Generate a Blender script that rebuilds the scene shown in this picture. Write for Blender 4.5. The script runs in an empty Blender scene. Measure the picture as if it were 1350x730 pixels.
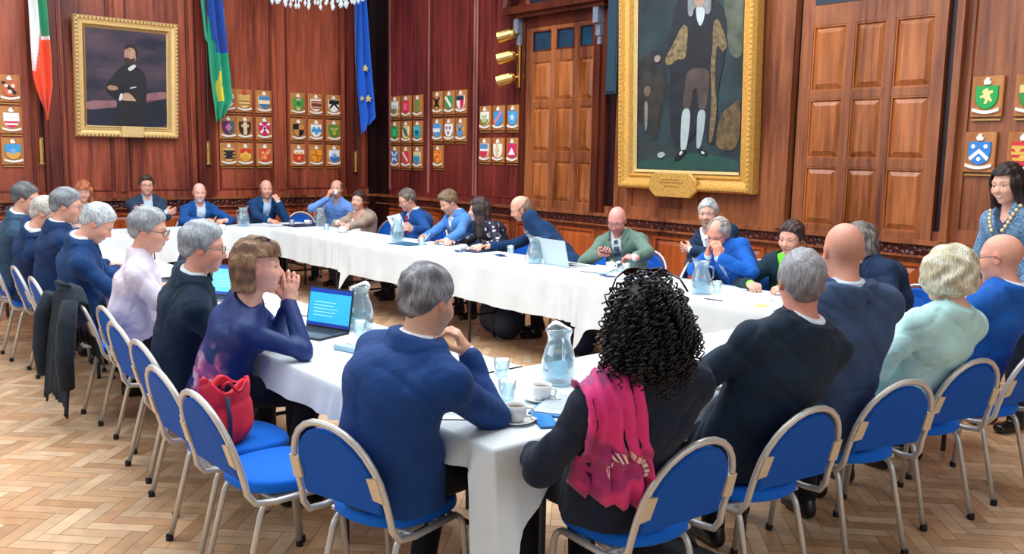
import bpy, bmesh, math, random
import numpy as np
from mathutils import Vector, Matrix

PI = math.pi
rad = math.radians
scene = bpy.context.scene
COL = scene.collection

# ------------------------------------------------------------------ camera
YAW, PITCH, ROLL, FPX, CAMZ = rad(-49.646), rad(7.8148), rad(-1.0551), 1185.95, 1.72
_f = np.array([math.sin(YAW) * math.cos(PITCH), math.cos(YAW) * math.cos(PITCH), -math.sin(PITCH)])
_r = np.array([math.cos(YAW), -math.sin(YAW), 0.0])
_d = np.cross(_f, _r)
_r2 = math.cos(ROLL) * _r + math.sin(ROLL) * _d
_d2 = -math.sin(ROLL) * _r + math.cos(ROLL) * _d
cam_data = bpy.data.cameras.new('camera')
cam_data.sensor_width = 36.0
cam_data.lens = FPX / 1350 * 36.0
cam_data.clip_start = 0.05
cam = bpy.data.objects.new('camera', cam_data)
cam.matrix_world = Matrix(((_r2[0], -_d2[0], -_f[0], 0), (_r2[1], -_d2[1], -_f[1], 0), (_r2[2], -_d2[2], -_f[2], CAMZ), (0, 0, 0, 1)))
COL.objects.link(cam)
scene.camera = cam

# ------------------------------------------------------------------ light
scene.view_settings.view_transform = 'Standard'
scene.view_settings.look = 'None'
scene.view_settings.gamma = 1.0
scene.view_settings.use_curve_mapping = False
scene.view_settings.exposure = -0.17
world = bpy.data.worlds.new('daylight')
scene.world = world
world.use_nodes = True
world.node_tree.nodes['Background'].inputs[0].default_value = (0.80, 0.90, 1.0, 1)
world.node_tree.nodes['Background'].inputs[1].default_value = 0.40

def area_light(name, loc, target, sx, sy, power, color):
    l = bpy.data.lights.new(name, 'AREA')
    l.shape = 'RECTANGLE'; l.size = sx; l.size_y = sy; l.energy = power; l.color = color
    o = bpy.data.objects.new(name, l)
    o.location = loc
    o.rotation_euler = (Vector(target) - Vector(loc)).to_track_quat('-Z', 'Y').to_euler()
    COL.objects.link(o)
    return o

area_light('window_daylight_left', (-6.5, -3.4, 3.6), (-6.5, 4.5, 1.0), 9.0, 3.0, 210, (0.86, 0.94, 1.0))
area_light('window_daylight_near', (3.6, 2.6, 3.4), (-5.0, 3.6, 1.0), 6.0, 3.0, 90, (0.86, 0.94, 1.0))
area_light('ceiling_daylight', (-6.0, 3.4, 5.2), (-6.0, 3.4, 0.0), 8.5, 6.0, 930, (0.87, 0.95, 1.0))  # added overhead panel to brighten tabletops and glint on panel bevels; no skylight there

# ------------------------------------------------------------------ helpers
def lin(h):
    h = h.lstrip('#')
    c = [int(h[i:i + 2], 16) / 255 for i in (0, 2, 4)]
    return tuple(((x / 12.92) if x <= 0.04045 else ((x + 0.055) / 1.055) ** 2.4) for x in c)

MATS = {}
def mat(name, hexcol, rough=0.5, metal=0.0, vary=0.0, vscale=8.0, bump=0.0, bscale=200.0, stretch=(1, 1, 1), spec=0.5, emit=0.0, sheen=0.0):
    if name in MATS:
        return MATS[name]
    m = bpy.data.materials.new(name)
    m.use_nodes = True
    nt = m.node_tree
    b = nt.nodes['Principled BSDF']
    c = lin(hexcol)
    b.inputs['Base Color'].default_value = (*c, 1)
    b.inputs['Roughness'].default_value = rough
    b.inputs['Metallic'].default_value = metal
    b.inputs['Specular IOR Level'].default_value = spec
    if sheen:
        b.inputs['Sheen Weight'].default_value = sheen
    if emit:
        b.inputs['Emission Color'].default_value = (*c, 1)
        b.inputs['Emission Strength'].default_value = emit
    if vary or bump:
        tc = nt.nodes.new('ShaderNodeTexCoord')
        mp = nt.nodes.new('ShaderNodeMapping')
        mp.inputs['Scale'].default_value = stretch
        nt.links.new(tc.outputs['Object'], mp.inputs['Vector'])
    if vary:
        n = nt.nodes.new('ShaderNodeTexNoise')
        n.inputs['Scale'].default_value = vscale
        n.inputs['Detail'].default_value = 4
        nt.links.new(mp.outputs['Vector'], n.inputs['Vector'])
        r = nt.nodes.new('ShaderNodeValToRGB')
        r.color_ramp.elements[0].position = 0.3
        r.color_ramp.elements[1].position = 0.7
        r.color_ramp.elements[0].color = (*[x * (1 - vary) for x in c], 1)
        r.color_ramp.elements[1].color = (*[min(1, x * (1 + vary)) for x in c], 1)
        nt.links.new(n.outputs['Fac'], r.inputs['Fac'])
        nt.links.new(r.outputs['Color'], b.inputs['Base Color'])
    if bump:
        n2 = nt.nodes.new('ShaderNodeTexNoise')
        n2.inputs['Scale'].default_value = bscale
        n2.inputs['Detail'].default_value = 3
        nt.links.new(mp.outputs['Vector'], n2.inputs['Vector'])
        bp = nt.nodes.new('ShaderNodeBump')
        bp.inputs['Strength'].default_value = bump
        bp.inputs['Distance'].default_value = 0.01
        nt.links.new(n2.outputs['Fac'], bp.inputs['Height'])
        nt.links.new(bp.outputs['Normal'], b.inputs['Normal'])
    MATS[name] = m
    return m

def wood(name, dark, light, rough=0.32, gx=16.0, gz=1.1, horizontal=False, carve=0.0):
    if name in MATS:
        return MATS[name]
    m = bpy.data.materials.new(name)
    m.use_nodes = True
    nt = m.node_tree
    b = nt.nodes['Principled BSDF']
    tc = nt.nodes.new('ShaderNodeTexCoord')
    mp = nt.nodes.new('ShaderNodeMapping')
    mp.inputs['Scale'].default_value = (gz, gz, gx) if horizontal else (gx, gx, gz)
    nt.links.new(tc.outputs['Object'], mp.inputs['Vector'])
    n = nt.nodes.new('ShaderNodeTexNoise'); n.inputs['Scale'].default_value = 1.0; n.inputs['Detail'].default_value = 6; n.inputs['Roughness'].default_value = 0.65
    nt.links.new(mp.outputs['Vector'], n.inputs['Vector'])
    mp2 = nt.nodes.new('ShaderNodeMapping'); mp2.inputs['Scale'].default_value = (1.7, 1.7, 0.5)
    nt.links.new(tc.outputs['Object'], mp2.inputs['Vector'])
    n2 = nt.nodes.new('ShaderNodeTexNoise'); n2.inputs['Scale'].default_value = 1.0; n2.inputs['Detail'].default_value = 2
    nt.links.new(mp2.outputs['Vector'], n2.inputs['Vector'])
    add = nt.nodes.new('ShaderNodeMath'); add.operation = 'MULTIPLY_ADD'
    add.inputs[1].default_value = 0.55
    nt.links.new(n.outputs['Fac'], add.inputs[0])
    mul = nt.nodes.new('ShaderNodeMath'); mul.operation = 'MULTIPLY'; mul.inputs[1].default_value = 0.45
    nt.links.new(n2.outputs['Fac'], mul.inputs[0])
    nt.links.new(mul.outputs[0], add.inputs[2])
    r = nt.nodes.new('ShaderNodeValToRGB')
    r.color_ramp.elements[0].position = 0.38; r.color_ramp.elements[1].position = 0.62
    r.color_ramp.elements[0].color = (*lin(dark), 1); r.color_ramp.elements[1].color = (*lin(light), 1)
    nt.links.new(add.outputs[0], r.inputs['Fac'])
    nt.links.new(r.outputs['Color'], b.inputs['Base Color'])
    b.inputs['Roughness'].default_value = rough
    b.inputs['Specular IOR Level'].default_value = 0.4
    bp = nt.nodes.new('ShaderNodeBump'); bp.inputs['Strength'].default_value = 0.08; bp.inputs['Distance'].default_value = 0.01
    nt.links.new(n.outputs['Fac'], bp.inputs['Height'])
    if carve:
        v = nt.nodes.new('ShaderNodeTexVoronoi'); v.inputs['Scale'].default_value = 22
        nt.links.new(tc.outputs['Object'], v.inputs['Vector'])
        bp.inputs['Strength'].default_value = carve; bp.inputs['Distance'].default_value = 0.02
        nt.links.new(v.outputs['Distance'], bp.inputs['Height'])
    nt.links.new(bp.outputs['Normal'], b.inputs['Normal'])
    MATS[name] = m
    return m

def vcol_mat(name, rough=0.6, vary=0.0, vscale=30.0, bump=0.0, bscale=150.0, spec=0.35, stretch=(1, 1, 1), sss=0.0):
    if name in MATS:
        return MATS[name]
    m = bpy.data.materials.new(name)
    m.use_nodes = True
    nt = m.node_tree
    b = nt.nodes['Principled BSDF']
    at = nt.nodes.new('ShaderNodeAttribute'); at.attribute_name = 'Col'
    b.inputs['Roughness'].default_value = rough
    b.inputs['Specular IOR Level'].default_value = spec
    src = at.outputs['Color']
    tc = nt.nodes.new('ShaderNodeTexCoord')
    mp = nt.nodes.new('ShaderNodeMapping'); mp.inputs['Scale'].default_value = stretch
    nt.links.new(tc.outputs['Object'], mp.inputs['Vector'])
    if vary:
        n = nt.nodes.new('ShaderNodeTexNoise'); n.inputs['Scale'].default_value = vscale; n.inputs['Detail'].default_value = 4
        nt.links.new(mp.outputs['Vector'], n.inputs['Vector'])
        mr = nt.nodes.new('ShaderNodeMapRange')
        mr.inputs['From Min'].default_value = 0.3; mr.inputs['From Max'].default_value = 0.7
        mr.inputs['To Min'].default_value = 1 - vary; mr.inputs['To Max'].default_value = 1 + vary
        nt.links.new(n.outputs['Fac'], mr.inputs['Value'])
        mx = nt.nodes.new('ShaderNodeVectorMath'); mx.operation = 'SCALE'
        nt.links.new(src, mx.inputs[0]); nt.links.new(mr.outputs[0], mx.inputs['Scale'])
        src = mx.outputs[0]
    nt.links.new(src, b.inputs['Base Color'])
    if bump:
        n2 = nt.nodes.new('ShaderNodeTexNoise'); n2.inputs['Scale'].default_value = bscale; n2.inputs['Detail'].default_value = 3
        nt.links.new(mp.outputs['Vector'], n2.inputs['Vector'])
        bp = nt.nodes.new('ShaderNodeBump'); bp.inputs['Strength'].default_value = bump; bp.inputs['Distance'].default_value = 0.01
        nt.links.new(n2.outputs['Fac'], bp.inputs['Height']); nt.links.new(bp.outputs['Normal'], b.inputs['Normal'])
    MATS[name] = m
    return m

def glassy(name, hexcol, opacity=0.12):
    """thin clear glass: mostly transparent, with glossy edges"""
    if name in MATS:
        return MATS[name]
    m = bpy.data.materials.new(name)
    m.use_nodes = True
    nt = m.node_tree
    nt.nodes.clear()
    out = nt.nodes.new('ShaderNodeOutputMaterial')
    tr = nt.nodes.new('ShaderNodeBsdfTransparent'); tr.inputs[0].default_value = (*lin(hexcol), 1)
    gl = nt.nodes.new('ShaderNodeBsdfGlossy'); gl.inputs['Roughness'].default_value = 0.04; gl.inputs[0].default_value = (0.95, 0.98, 1, 1)
    df = nt.nodes.new('ShaderNodeBsdfDiffuse'); df.inputs[0].default_value = (*lin('#dfeef4'), 1)
    lw = nt.nodes.new('ShaderNodeLayerWeight'); lw.inputs['Blend'].default_value = 0.35
    m1 = nt.nodes.new('ShaderNodeMixShader'); m2 = nt.nodes.new('ShaderNodeMixShader')
    nt.links.new(lw.outputs['Facing'], m1.inputs[0]); nt.links.new(tr.outputs[0], m1.inputs[1]); nt.links.new(gl.outputs[0], m1.inputs[2])
    m2.inputs[0].default_value = opacity
    nt.links.new(m1.outputs[0], m2.inputs[1]); nt.links.new(df.outputs[0], m2.inputs[2])
    nt.links.new(m2.outputs[0], out.inputs[0])
    MATS[name] = m
    return m

def link(name, me, m=None, parent=None, loc=None, rotz=None):
    o = bpy.data.objects.new(name, me)
    COL.objects.link(o)
    if m is not None:
        for mm in (m if isinstance(m, (list, tuple)) else [m]):
            me.materials.append(mm)
    if parent is not None:
        o.parent = parent
    if loc is not None:
        o.location = loc
    if rotz is not None:
        o.rotation_euler = (0, 0, rotz)
    return o

def obj(name, bm, m, parent=None, smooth=False, loc=None, rotz=None):
    me = bpy.data.meshes.new(name)
    bmesh.ops.recalc_face_normals(bm, faces=bm.faces)
    if smooth:
        for f in bm.faces:
            f.smooth = True
    bm.to_mesh(me); bm.free()
    return link(name, me, m, parent, loc, rotz)

def tag(o, label, cat, group=None, kind=None):
    o['label'] = label; o['category'] = cat
    if group: o['group'] = group
    if kind: o['kind'] = kind
    return o

def empty(name, loc=(0, 0, 0), rotz=0.0):
    o = bpy.data.objects.new(name, None)
    o.empty_display_size = 0.1
    o.location = loc; o.rotation_euler = (0, 0, rotz)
    COL.objects.link(o)
    return o

def struct(o, label=None):
    o['kind'] = 'structure'
    if label:
        o['label'] = label
    return o

def dup(root, loc, rotz):
    r = root.copy(); COL.objects.link(r)
    r.location = loc; r.rotation_euler = (0, 0, rotz)
    for ch in list(root.children):
        c = ch.copy(); COL.objects.link(c); c.parent = r
        for g in list(ch.children):
            d = g.copy(); COL.objects.link(d); d.parent = c
    return r

def box(bm, x0, x1, y0, y1, z0, z1, bev=0.0, M=None):
    vs = [bm.verts.new(p) for p in ((x0, y0, z0), (x1, y0, z0), (x1, y1, z0), (x0, y1, z0), (x0, y0, z1), (x1, y0, z1), (x1, y1, z1), (x0, y1, z1))]
    fs = [bm.faces.new([vs[i] for i in q]) for q in ((3, 2, 1, 0), (4, 5, 6, 7), (0, 1, 5, 4), (1, 2, 6, 5), (2, 3, 7, 6), (3, 0, 4, 7))]
    if bev:
        es = list({e for f in fs for e in f.edges})
        r = bmesh.ops.bevel(bm, geom=es, offset=bev, segments=2, affect='EDGES', profile=0.5)
        vs = list({v for f in r['faces'] for v in f.verts} | {v for v in vs if v.is_valid})
    if M is not None:
        for v in vs:
            v.co = M @ v.co
    return vs

def tube(bm, pts, r, n=8, closed=False, caps=True):
    pts = [Vector(p) for p in pts]
    N = len(pts)
    rs = r if isinstance(r, (list, tuple)) else [r] * N
    rings = []
    prev = None
    for i, p in enumerate(pts):
        a = pts[(i - 1) % N] if (closed or i > 0) else p
        b = pts[(i + 1) % N] if (closed or i < N - 1) else p
        t = (b - a).normalized()
        if prev is None:
            up = Vector((0, 0, 1)) if abs(t.z) < 0.9 else Vector((1, 0, 0))
            u = t.cross(up).normalized()
        else:
            u = (prev - t * prev.dot(t)).normalized()
        prev = u
        w = t.cross(u)
        rings.append([bm.verts.new(p + (u * math.cos(2 * PI * k / n) + w * math.sin(2 * PI * k / n)) * rs[i]) for k in range(n)])
    for i in range(N if closed else N - 1):
        A, B = rings[i], rings[(i + 1) % N]
        for k in range(n):
            bm.faces.new((A[k], A[(k + 1) % n], B[(k + 1) % n], B[k]))
    if caps and not closed:
        bm.faces.new(rings[0][::-1]); bm.faces.new(rings[-1])

def lathe(bm, prof, n=20, c=(0, 0, 0), cap0=True, cap1=False):
    rings = []
    for r, z in prof:
        rings.append([bm.verts.new((c[0] + r * math.cos(2 * PI * k / n), c[1] + r * math.sin(2 * PI * k / n), c[2] + z)) for k in range(n)])
    for A, B in zip(rings[:-1], rings[1:]):
        for k in range(n):
            bm.faces.new((A[k], A[(k + 1) % n], B[(k + 1) % n], B[k]))
    if cap0: bm.faces.new(rings[0][::-1])
    if cap1: bm.faces.new(rings[-1])

def arc(pts, r=0.05, n=5):
    """round the corners of a polyline"""
    pts = [Vector(p) for p in pts]
    out = [pts[0]]
    for a, b, c in zip(pts[:-2], pts[1:-1], pts[2:]):
        d1 = (a - b); d2 = (c - b)
        k = min(r, d1.length * 0.45, d2.length * 0.45)
        p = b + d1.normalized() * k; q = b + d2.normalized() * k
        for i in range(n + 1):
            t = i / n
            out.append(p * (1 - t) ** 2 + b * 2 * t * (1 - t) + q * t * t)
    out.append(pts[-1])
    return out

def prism(bm, poly, fn, d0, d1, bev=0.0):
    """poly of (u, v); fn(u, v, d) -> point"""
    A = [bm.verts.new(fn(u, v, d0)) for u, v in poly]
    if bev:
        cu = sum(p[0] for p in poly) / len(poly); cv = sum(p[1] for p in poly) / len(poly)
        mid = [bm.verts.new(fn(u, v, d1 - bev)) for u, v in poly]
        def ins(u, v):
            L = math.hypot(u - cu, v - cv) or 1
            return cu + (u - cu) * (1 - bev / L), cv + (v - cv) * (1 - bev / L)
        B = [bm.verts.new(fn(*ins(u, v), d1)) for u, v in poly]
        loops = [A, mid, B]
    else:
        B = [bm.verts.new(fn(u, v, d1)) for u, v in poly]
        loops = [A, B]
    n = len(poly)
    for P, Q in zip(loops[:-1], loops[1:]):
        for k in range(n):
            bm.faces.new((P[k], P[(k + 1) % n], Q[(k + 1) % n], Q[k]))
    bm.faces.new(A[::-1]); bm.faces.new(loops[-1])

# ------------------------------------------------------------------ materials
W_BACK = wood('mahogany_back', '#5c231c', '#b05a40')
W_BACKD = wood('mahogany_back_dark', '#4a1a17', '#7c3426')
W_RIGHT = wood('mahogany_right', '#57281a', '#a3603a')  # same mahogany as the back wall; the difference in light is mixed into the colours
W_RIGHTD = wood('mahogany_right_dark', '#38130d', '#622a18')
W_RED = wood('mahogany_corner', '#431519', '#84352e')  # same wood again, with the corner's darker, redder light put into the colour
W_FIELDED = wood('mahogany_door', '#64300f', '#b86c3c', rough=.24)
W_BLACK = wood('bog_dark_wood', '#12060a', '#2a0e12')
W_ORANGE = wood('dado_orange', '#8a3c1c', '#c0602e')
W_CARVE = wood('carved_rail', '#2a0c0b', '#55201a', carve=1.0)
W_PLQ = wood('oak_plaque', '#a05a2c', '#c98a4e', rough=0.45)
M_BRASS = mat('brass', '#d9b26a', 0.28, 1.0)
M_GILT = mat('gilt', '#d8a552', 0.45, 0.3, vary=0.25, vscale=60, bump=0.4, bscale=90)
M_GILT2 = mat('gilt_pale', '#e2c084', 0.45, 0.3, vary=0.2, vscale=70, bump=0.4, bscale=120)
M_GILTD = mat('gilt_antique', '#b0905c', 0.5, 0.5, vary=0.4, vscale=80, bump=0.8, bscale=120)
M_STEEL = mat('chair_tube_silver', '#cfccc6', 0.32, 0.45)
M_STEELD = mat('steel_dark', '#3d3f44', 0.35, 0.8)
M_BLUE = mat('blue_upholstery', '#0a6ad8', 0.8, vary=0.12, vscale=240, bump=0.25, bscale=500, sheen=0.05, spec=.2)
M_BLUEB = mat('blue_chair_shell', '#0854b4', 0.7, vary=0.08, vscale=200, bump=0.15, bscale=400, spec=.2)
M_CLIP = mat('champagne_clip', '#d6c6aa', 0.4, 0.25)
M_CLOTH = mat('white_damask', '#d9e1e6', 0.8, vary=0.05, vscale=5, bump=0.3, bscale=12, spec=.25)
M_TABLE = mat('table_board', '#8a6a4a', 0.6, vary=0.1)
M_WHITE = mat('white_china', '#eef1f0', 0.18)
M_COFFEE = mat('coffee', '#5a3018', 0.15)
M_PAPER = mat('paper_white', '#eef4f6', 0.7)
M_GLASS = glassy('clear_glass', '#eef8fb', 0.10)
M_WATER = glassy('still_water', '#d6e8f0', 0.08)
M_BLACK = mat('black_plastic', '#0f1014', 0.4)
M_RUB = mat('rubber_black', '#15151a', 0.7)

# ------------------------------------------------------------------ the room
XW, YW = -12.6, 7.8
X1, Y0, ZC = 4.2, -4.0, 5.6

# floor: herringbone oak blocks in one mesh
def build_floor():
    W, L = 0.075, 0.30
    rng = random.Random(4)
    base = [lin(h) for h in ('#d8b08a', '#cfa47c', '#deb994', '#c99c74', '#e0be9a', '#d4aa82')]
    verts, faces, cols = [], [], []
    c45 = math.cos(rad(45)); s45 = c45
    cx, cy = (XW + X1) / 2, (Y0 + YW) / 2
    g = 0.0012
    for a in range(-150, 151):
        for b in range(-36, 37):
            for kind in (0, 1):
                ox, oy = a * W + b * L, a * W - b * L
                if kind == 0:
                    x0, x1, y0, y1 = ox, ox + L, oy, oy + W
                else:
                    x0, x1, y0, y1 = ox, ox + W, oy + W, oy + W + L
                mx, my = (x0 + x1) / 2, (y0 + y1) / 2
                wx, wy = cx + mx * c45 - my * s45, cy + mx * s45 + my * c45
                if not (XW - .3 < wx < X1 + .3 and Y0 - .3 < wy < YW + .3):
                    continue
                k = len(verts)
                for x, y in ((x0 + g, y0 + g), (x1 - g, y0 + g), (x1 - g, y1 - g), (x0 + g, y1 - g)):
                    verts.append((cx + x * c45 - y * s45, cy + x * s45 + y * c45, 0.0))
                faces.append((k, k + 1, k + 2, k + 3))
                t = rng.choice(base); f = rng.uniform(0.86, 1.12)
                cols += [(t[0] * f, t[1] * f, t[2] * f, 1)] * 4
    me = bpy.data.meshes.new('floor')
    k = len(verts)
    verts += [(XW - .2, Y0 - .2, -0.003), (X1 + .2, Y0 - .2, -0.003), (X1 + .2, YW + .2, -0.003), (XW - .2, YW + .2, -0.003)]
    faces.append((k, k + 1, k + 2, k + 3))
    cols += [(*lin('#4a2a16'), 1)] * 4
    me.from_pydata(verts, [], faces)
    at = me.color_attributes.new('Col', 'FLOAT_COLOR', 'POINT')
    at.data.foreach_set('color', np.array(cols, dtype=np.float32).ravel())
    m = vcol_mat('herringbone_oak', rough=0.34, vary=0.14, vscale=9.0, spec=0.45)
    return struct(link('floor', me, m))
build_floor()

bm = bmesh.new(); box(bm, XW - .3, XW, Y0, YW + .3, 0, ZC)
struct(obj('wall_back', bm, W_BACK))
bm = bmesh.new(); box(bm, XW, X1, YW, YW + .3, 0, ZC)
struct(obj('wall_right', bm, W_RIGHT))
bm = bmesh.new(); box(bm, XW - .3, X1, Y0, YW + .3, ZC, ZC + .2)
struct(obj('ceiling', bm, mat('ceiling_plaster', '#e8e4dc', 0.9)))

# ---- panelling helpers on the two walls; s runs along the wall, p is how far it stands out
def wb(s, z, p): return (XW + p, s, z)
def wr(s, z, p): return (s, YW - p, z)
def wbox(bm, fn, s0, s1, z0, z1, p0, p1):
    A = [fn(s, z, p0) for s, z in ((s0, z0), (s1, z0), (s1, z1), (s0, z1))]
    B = [fn(s, z, p1) for s, z in ((s0, z0), (s1, z0), (s1, z1), (s0, z1))]
    a = [bm.verts.new(p) for p in A]; b = [bm.verts.new(p) for p in B]
    for k in range(4):
        bm.faces.new((a[k], a[(k + 1) % 4], b[(k + 1) % 4], b[k]))
    bm.faces.new(a); bm.faces.new(b)
def wraised(bm, fn, s0, s1, z0, z1, p0, p1, ch=0.04):
    """raised and fielded panel: chamfered border rising to a flat field"""
    loops = []
    for i, (ins, p) in enumerate(((0, p0), (ch, p1))):
        loops.append([bm.verts.new(fn(s, z, p)) for s, z in ((s0 + ins, z0 + ins), (s1 - ins, z0 + ins), (s1 - ins, z1 - ins), (s0 + ins, z1 - ins))])
    for k in range(4):
        bm.faces.new((loops[0][k], loops[0][(k + 1) % 4], loops[1][(k + 1) % 4], loops[1][k]))
    bm.faces.new(loops[1]); bm.faces.new(loops[0][::-1])
def wframe(bm, fn, s0, s1, z0, z1, w, p0, p1):
    """moulding round a panel"""
    for a, b, c, d in ((s0, s0 + w, z0, z1), (s1 - w, s1, z0, z1), (s0 + w, s1 - w, z0, z0 + w), (s0 + w, s1 - w, z1 - w, z1)):
        wbox(bm, fn, a, b, c, d, p0, p1)

def trim(n, bm, m): return struct(obj('trim_%d' % n, bm, m))

# back wall: stiles, pilasters, mouldings
bm = bmesh.new()
for s0, s1, p in ((-4.0, -3.0, .03), (-.1, .1, .03), (1.15, 1.35, .03), (2.80, 2.88, .03), (3.11, 3.16, .03), (3.74, 3.92, .035), (4.78, 4.84, .03), (5.10, 5.16, .03), (6.00, 6.20, .035), (7.14, 7.2, .03), (7.40, 7.45, .03)):
    wbox(bm, wb, s0, s1, 1.12, ZC, 0, p)
    wbox(bm, wb, s0 + (s1 - s0) * .3, s1 - (s1 - s0) * .3, 1.12, ZC, p, p + .02)
wbox(bm, wb, Y0, YW, 1.04, 1.12, 0, .03)
trim(1, bm, W_BACK)
bm = bmesh.new()
for s0, s1 in ((2.90, 3.09), (4.86, 5.08), (7.22, 7.38)):
    wbox(bm, wb, s0, s1, 1.04, ZC, 0, .07)
    wbox(bm, wb, s0 + .05, s1 - .05, 1.04, ZC, .07, .09)
trim(2, bm, W_BACKD)
bm = bmesh.new()
wbox(bm, wb, 7.62, YW, 0, ZC, 0, .06)
wbox(bm, wr, XW + .06, -12.22, 0, ZC, 0, .06)
trim(3, bm, W_BLACK)
bm = bmesh.new()
edges = [(-2.95, -.15), (.15, 1.1), (1.4, 2.78), (3.18, 3.72), (3.94, 4.76), (5.18, 5.98), (6.22, 7.12), (7.46, 7.60)]
for s0, s1 in edges:
    wframe(bm, wb, s0, s1, 1.125, 5.0, .022, 0, .022)
trim(4, bm, W_BACKD)
# dado: rail, carved band, panels, baseboard
bm = bmesh.new()
wbox(bm, wb, Y0, YW, 1.0, 1.04, 0, .075); wbox(bm, wb, Y0, YW, .885, .905, 0, .06)
wbox(bm, wr, XW, X1, 1.0, 1.04, 0, .09); wbox(bm, wr, XW, X1, .885, .905, 0, .07)
trim(5, bm, W_RIGHT)
bm = bmesh.new()
wbox(bm, wb, Y0, YW, .905, 1.0, 0, .05); wbox(bm, wr, XW, X1, .905, 1.0, 0, .055)
trim(6, bm, W_CARVE)
bm = bmesh.new()
s = Y0 + .1
while s < YW - .6:
    wframe(bm, wb, s, s + .62, .2, .83, .03, 0, .02); wraised(bm, wb, s + .05, s + .57, .25, .78, 0, .02, .04); s += .74
s = XW + .3
while s < X1 - .6:
    wframe(bm, wr, s, s + .66, .2, .83, .03, 0, .02); wraised(bm, wr, s + .05, s + .61, .25, .78, 0, .02, .04); s += .80
trim(7, bm, W_ORANGE)
bm = bmesh.new(); wbox(bm, wb, Y0, YW, 0, .16, 0, .03)
struct(obj('baseboard_back', bm, W_BACKD))
bm = bmesh.new(); wbox(bm, wr, XW, X1, 0, .16, 0, .03)
struct(obj('baseboard_right', bm, W_RIGHTD))
# right wall upper panels near the corner
bm = bmesh.new()
for s0, s1 in ((-12.18, -11.13), (-11.07, -10.03), (-9.97, -9.04)):
    wframe(bm, wr, s0, s1, 1.125, 5.0, .025, 0, .028)
for s0, s1 in ((-12.22, -12.14), (-11.17, -11.04), (-10.08, -9.94)):
    wbox(bm, wr, s0, s1, 1.12, ZC, 0, .03)
wbox(bm, wr, -12.2, -9.1, 1.04, 1.12, 0, .03)
trim(8, bm, W_RED)
bm = bmesh.new()
for s0, s1 in ((-12.15, -11.16), (-11.05, -10.06), (-9.95, -9.04)):
    wbox(bm, wr, s0, s1, 1.12, 5.0, 0, .006)
trim(9, bm, W_RED)
bm = bmesh.new()
for s in (-12.16, -11.11, -10.02, -9.96):
    wbox(bm, wr, s - .012, s + .012, 1.12, 5.0, .028, .042)
trim(18, bm, wood('bead_pale', '#8a5148', '#b8837a', rough=.25))  # paler strips paint in the bright lines along the stile edges
# panelling behind the big painting and right of the second door-like panelling
bm = bmesh.new()
for s0, s1 in ((-7.20, -7.08), (-6.27, -6.13), (-5.42, -5.30), (-3.46, -3.38), (-1.9, -1.75), (.2, .35)):
    wbox(bm, wr, s0, s1, 1.12, ZC, 0, .03)
for s0, s1 in ((-7.08, -6.27), (-6.13, -5.42), (-3.38, -1.9), (-1.75, .2), (.35, 2.0)):
    wframe(bm, wr, s0, s1, 1.12, 5.0, .03, 0, .026)
wbox(bm, wr, -7.48, X1, 1.04, 1.12, 0, .03)
trim(10, bm, W_RIGHT)
bm = bmesh.new()
for s0, s1, p in ((-5.30, -5.20, .05), (-5.20, -5.10, .09), (-5.08, -4.97, .12), (-3.47, -3.41, .10)):
    wbox(bm, wr, s0, s1, 1.04, ZC, 0, p)
trim(11, bm, W_RIGHT)
bm = bmesh.new()
wbox(bm, wr, -3.555, -3.47, 1.04, ZC, 0, .012); wbox(bm, wr, -4.97, -4.93, 1.04, ZC, 0, .02); wbox(bm, wr, -7.48, -7.36, 1.04, ZC, 0, .012)  # near-black strips painted in for the shade of the narrow gaps
trim(12, bm, W_BLACK)

def door_like_panel(n, s0, s1, z0, z1, cols, rows, label, glazed=None, stile=.075, p=.06):
    """a panelled door leaf: rails and stiles, fielded panels"""
    bm = bmesh.new()
    wbox(bm, wr, s0, s1, z0, z1, 0, p - .03)
    ss = [s0]; 
    for a, b in cols: ss += [a, b]
    ss.append(s1)
    for i in range(0, len(ss), 2):
        wbox(bm, wr, ss[i], ss[i + 1], z0, z1, p - .03, p)
    zs = [z0]
    for a, b in sorted(rows + ([glazed] if glazed else [])): zs += [a, b]
    zs.append(z1)
    for (a, b) in cols:
        for i in range(0, len(zs), 2):
            wbox(bm, wr, a, b, zs[i], zs[i + 1], p - .03, p - .002)
    d = struct(obj('door_%d' % n, bm, W_RIGHT), label)  # wall panelling in a door-like surround above the dado, not an actual door
    for a, b in cols:
        for c, e in rows:
            bm = bmesh.new()
            wframe(bm, wr, a, b, c, e, .016, p - .03, p - .008)
            wraised(bm, wr, a + .016, b - .016, c + .016, e - .016, p - .026, p - .002, .05)
            obj('door_panel', bm, W_FIELDED, d)
    if glazed:
        for a, b in cols:
            bm = bmesh.new()
            wbox(bm, wr, a, b, glazed[0], glazed[1], p - .03, p - .02)
            obj('door_pane', bm, mat('dark_blue_glass', '#16384e', 0.12, vary=.25, vscale=9), d)
            bm = bmesh.new()
            wframe(bm, wr, a, b, glazed[0], glazed[1], .014, p - .01, p + .004)
            obj('glazing_bead', bm, W_RIGHTD, d)
    return d

door_like_panel(1, -8.90, -7.66, 1.04, 3.30, [(-8.78, -8.44), (-8.34, -8.03), (-7.93, -7.70)],
           [(1.13, 1.64), (1.75, 2.31), (2.38, 2.88)], 'panelled wooden door with three glazed lights above, under carved lintel', glazed=(3.0, 3.25))
door_like_panel(2, -4.93, -3.56, 1.04, 3.75, [(-4.81, -4.47), (-4.39, -4.09), (-4.01, -3.66)],
           [(1.10, 1.65), (1.73, 2.28), (2.35, 2.95)], 'panelled wooden door right of the large gilt painting')
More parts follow.
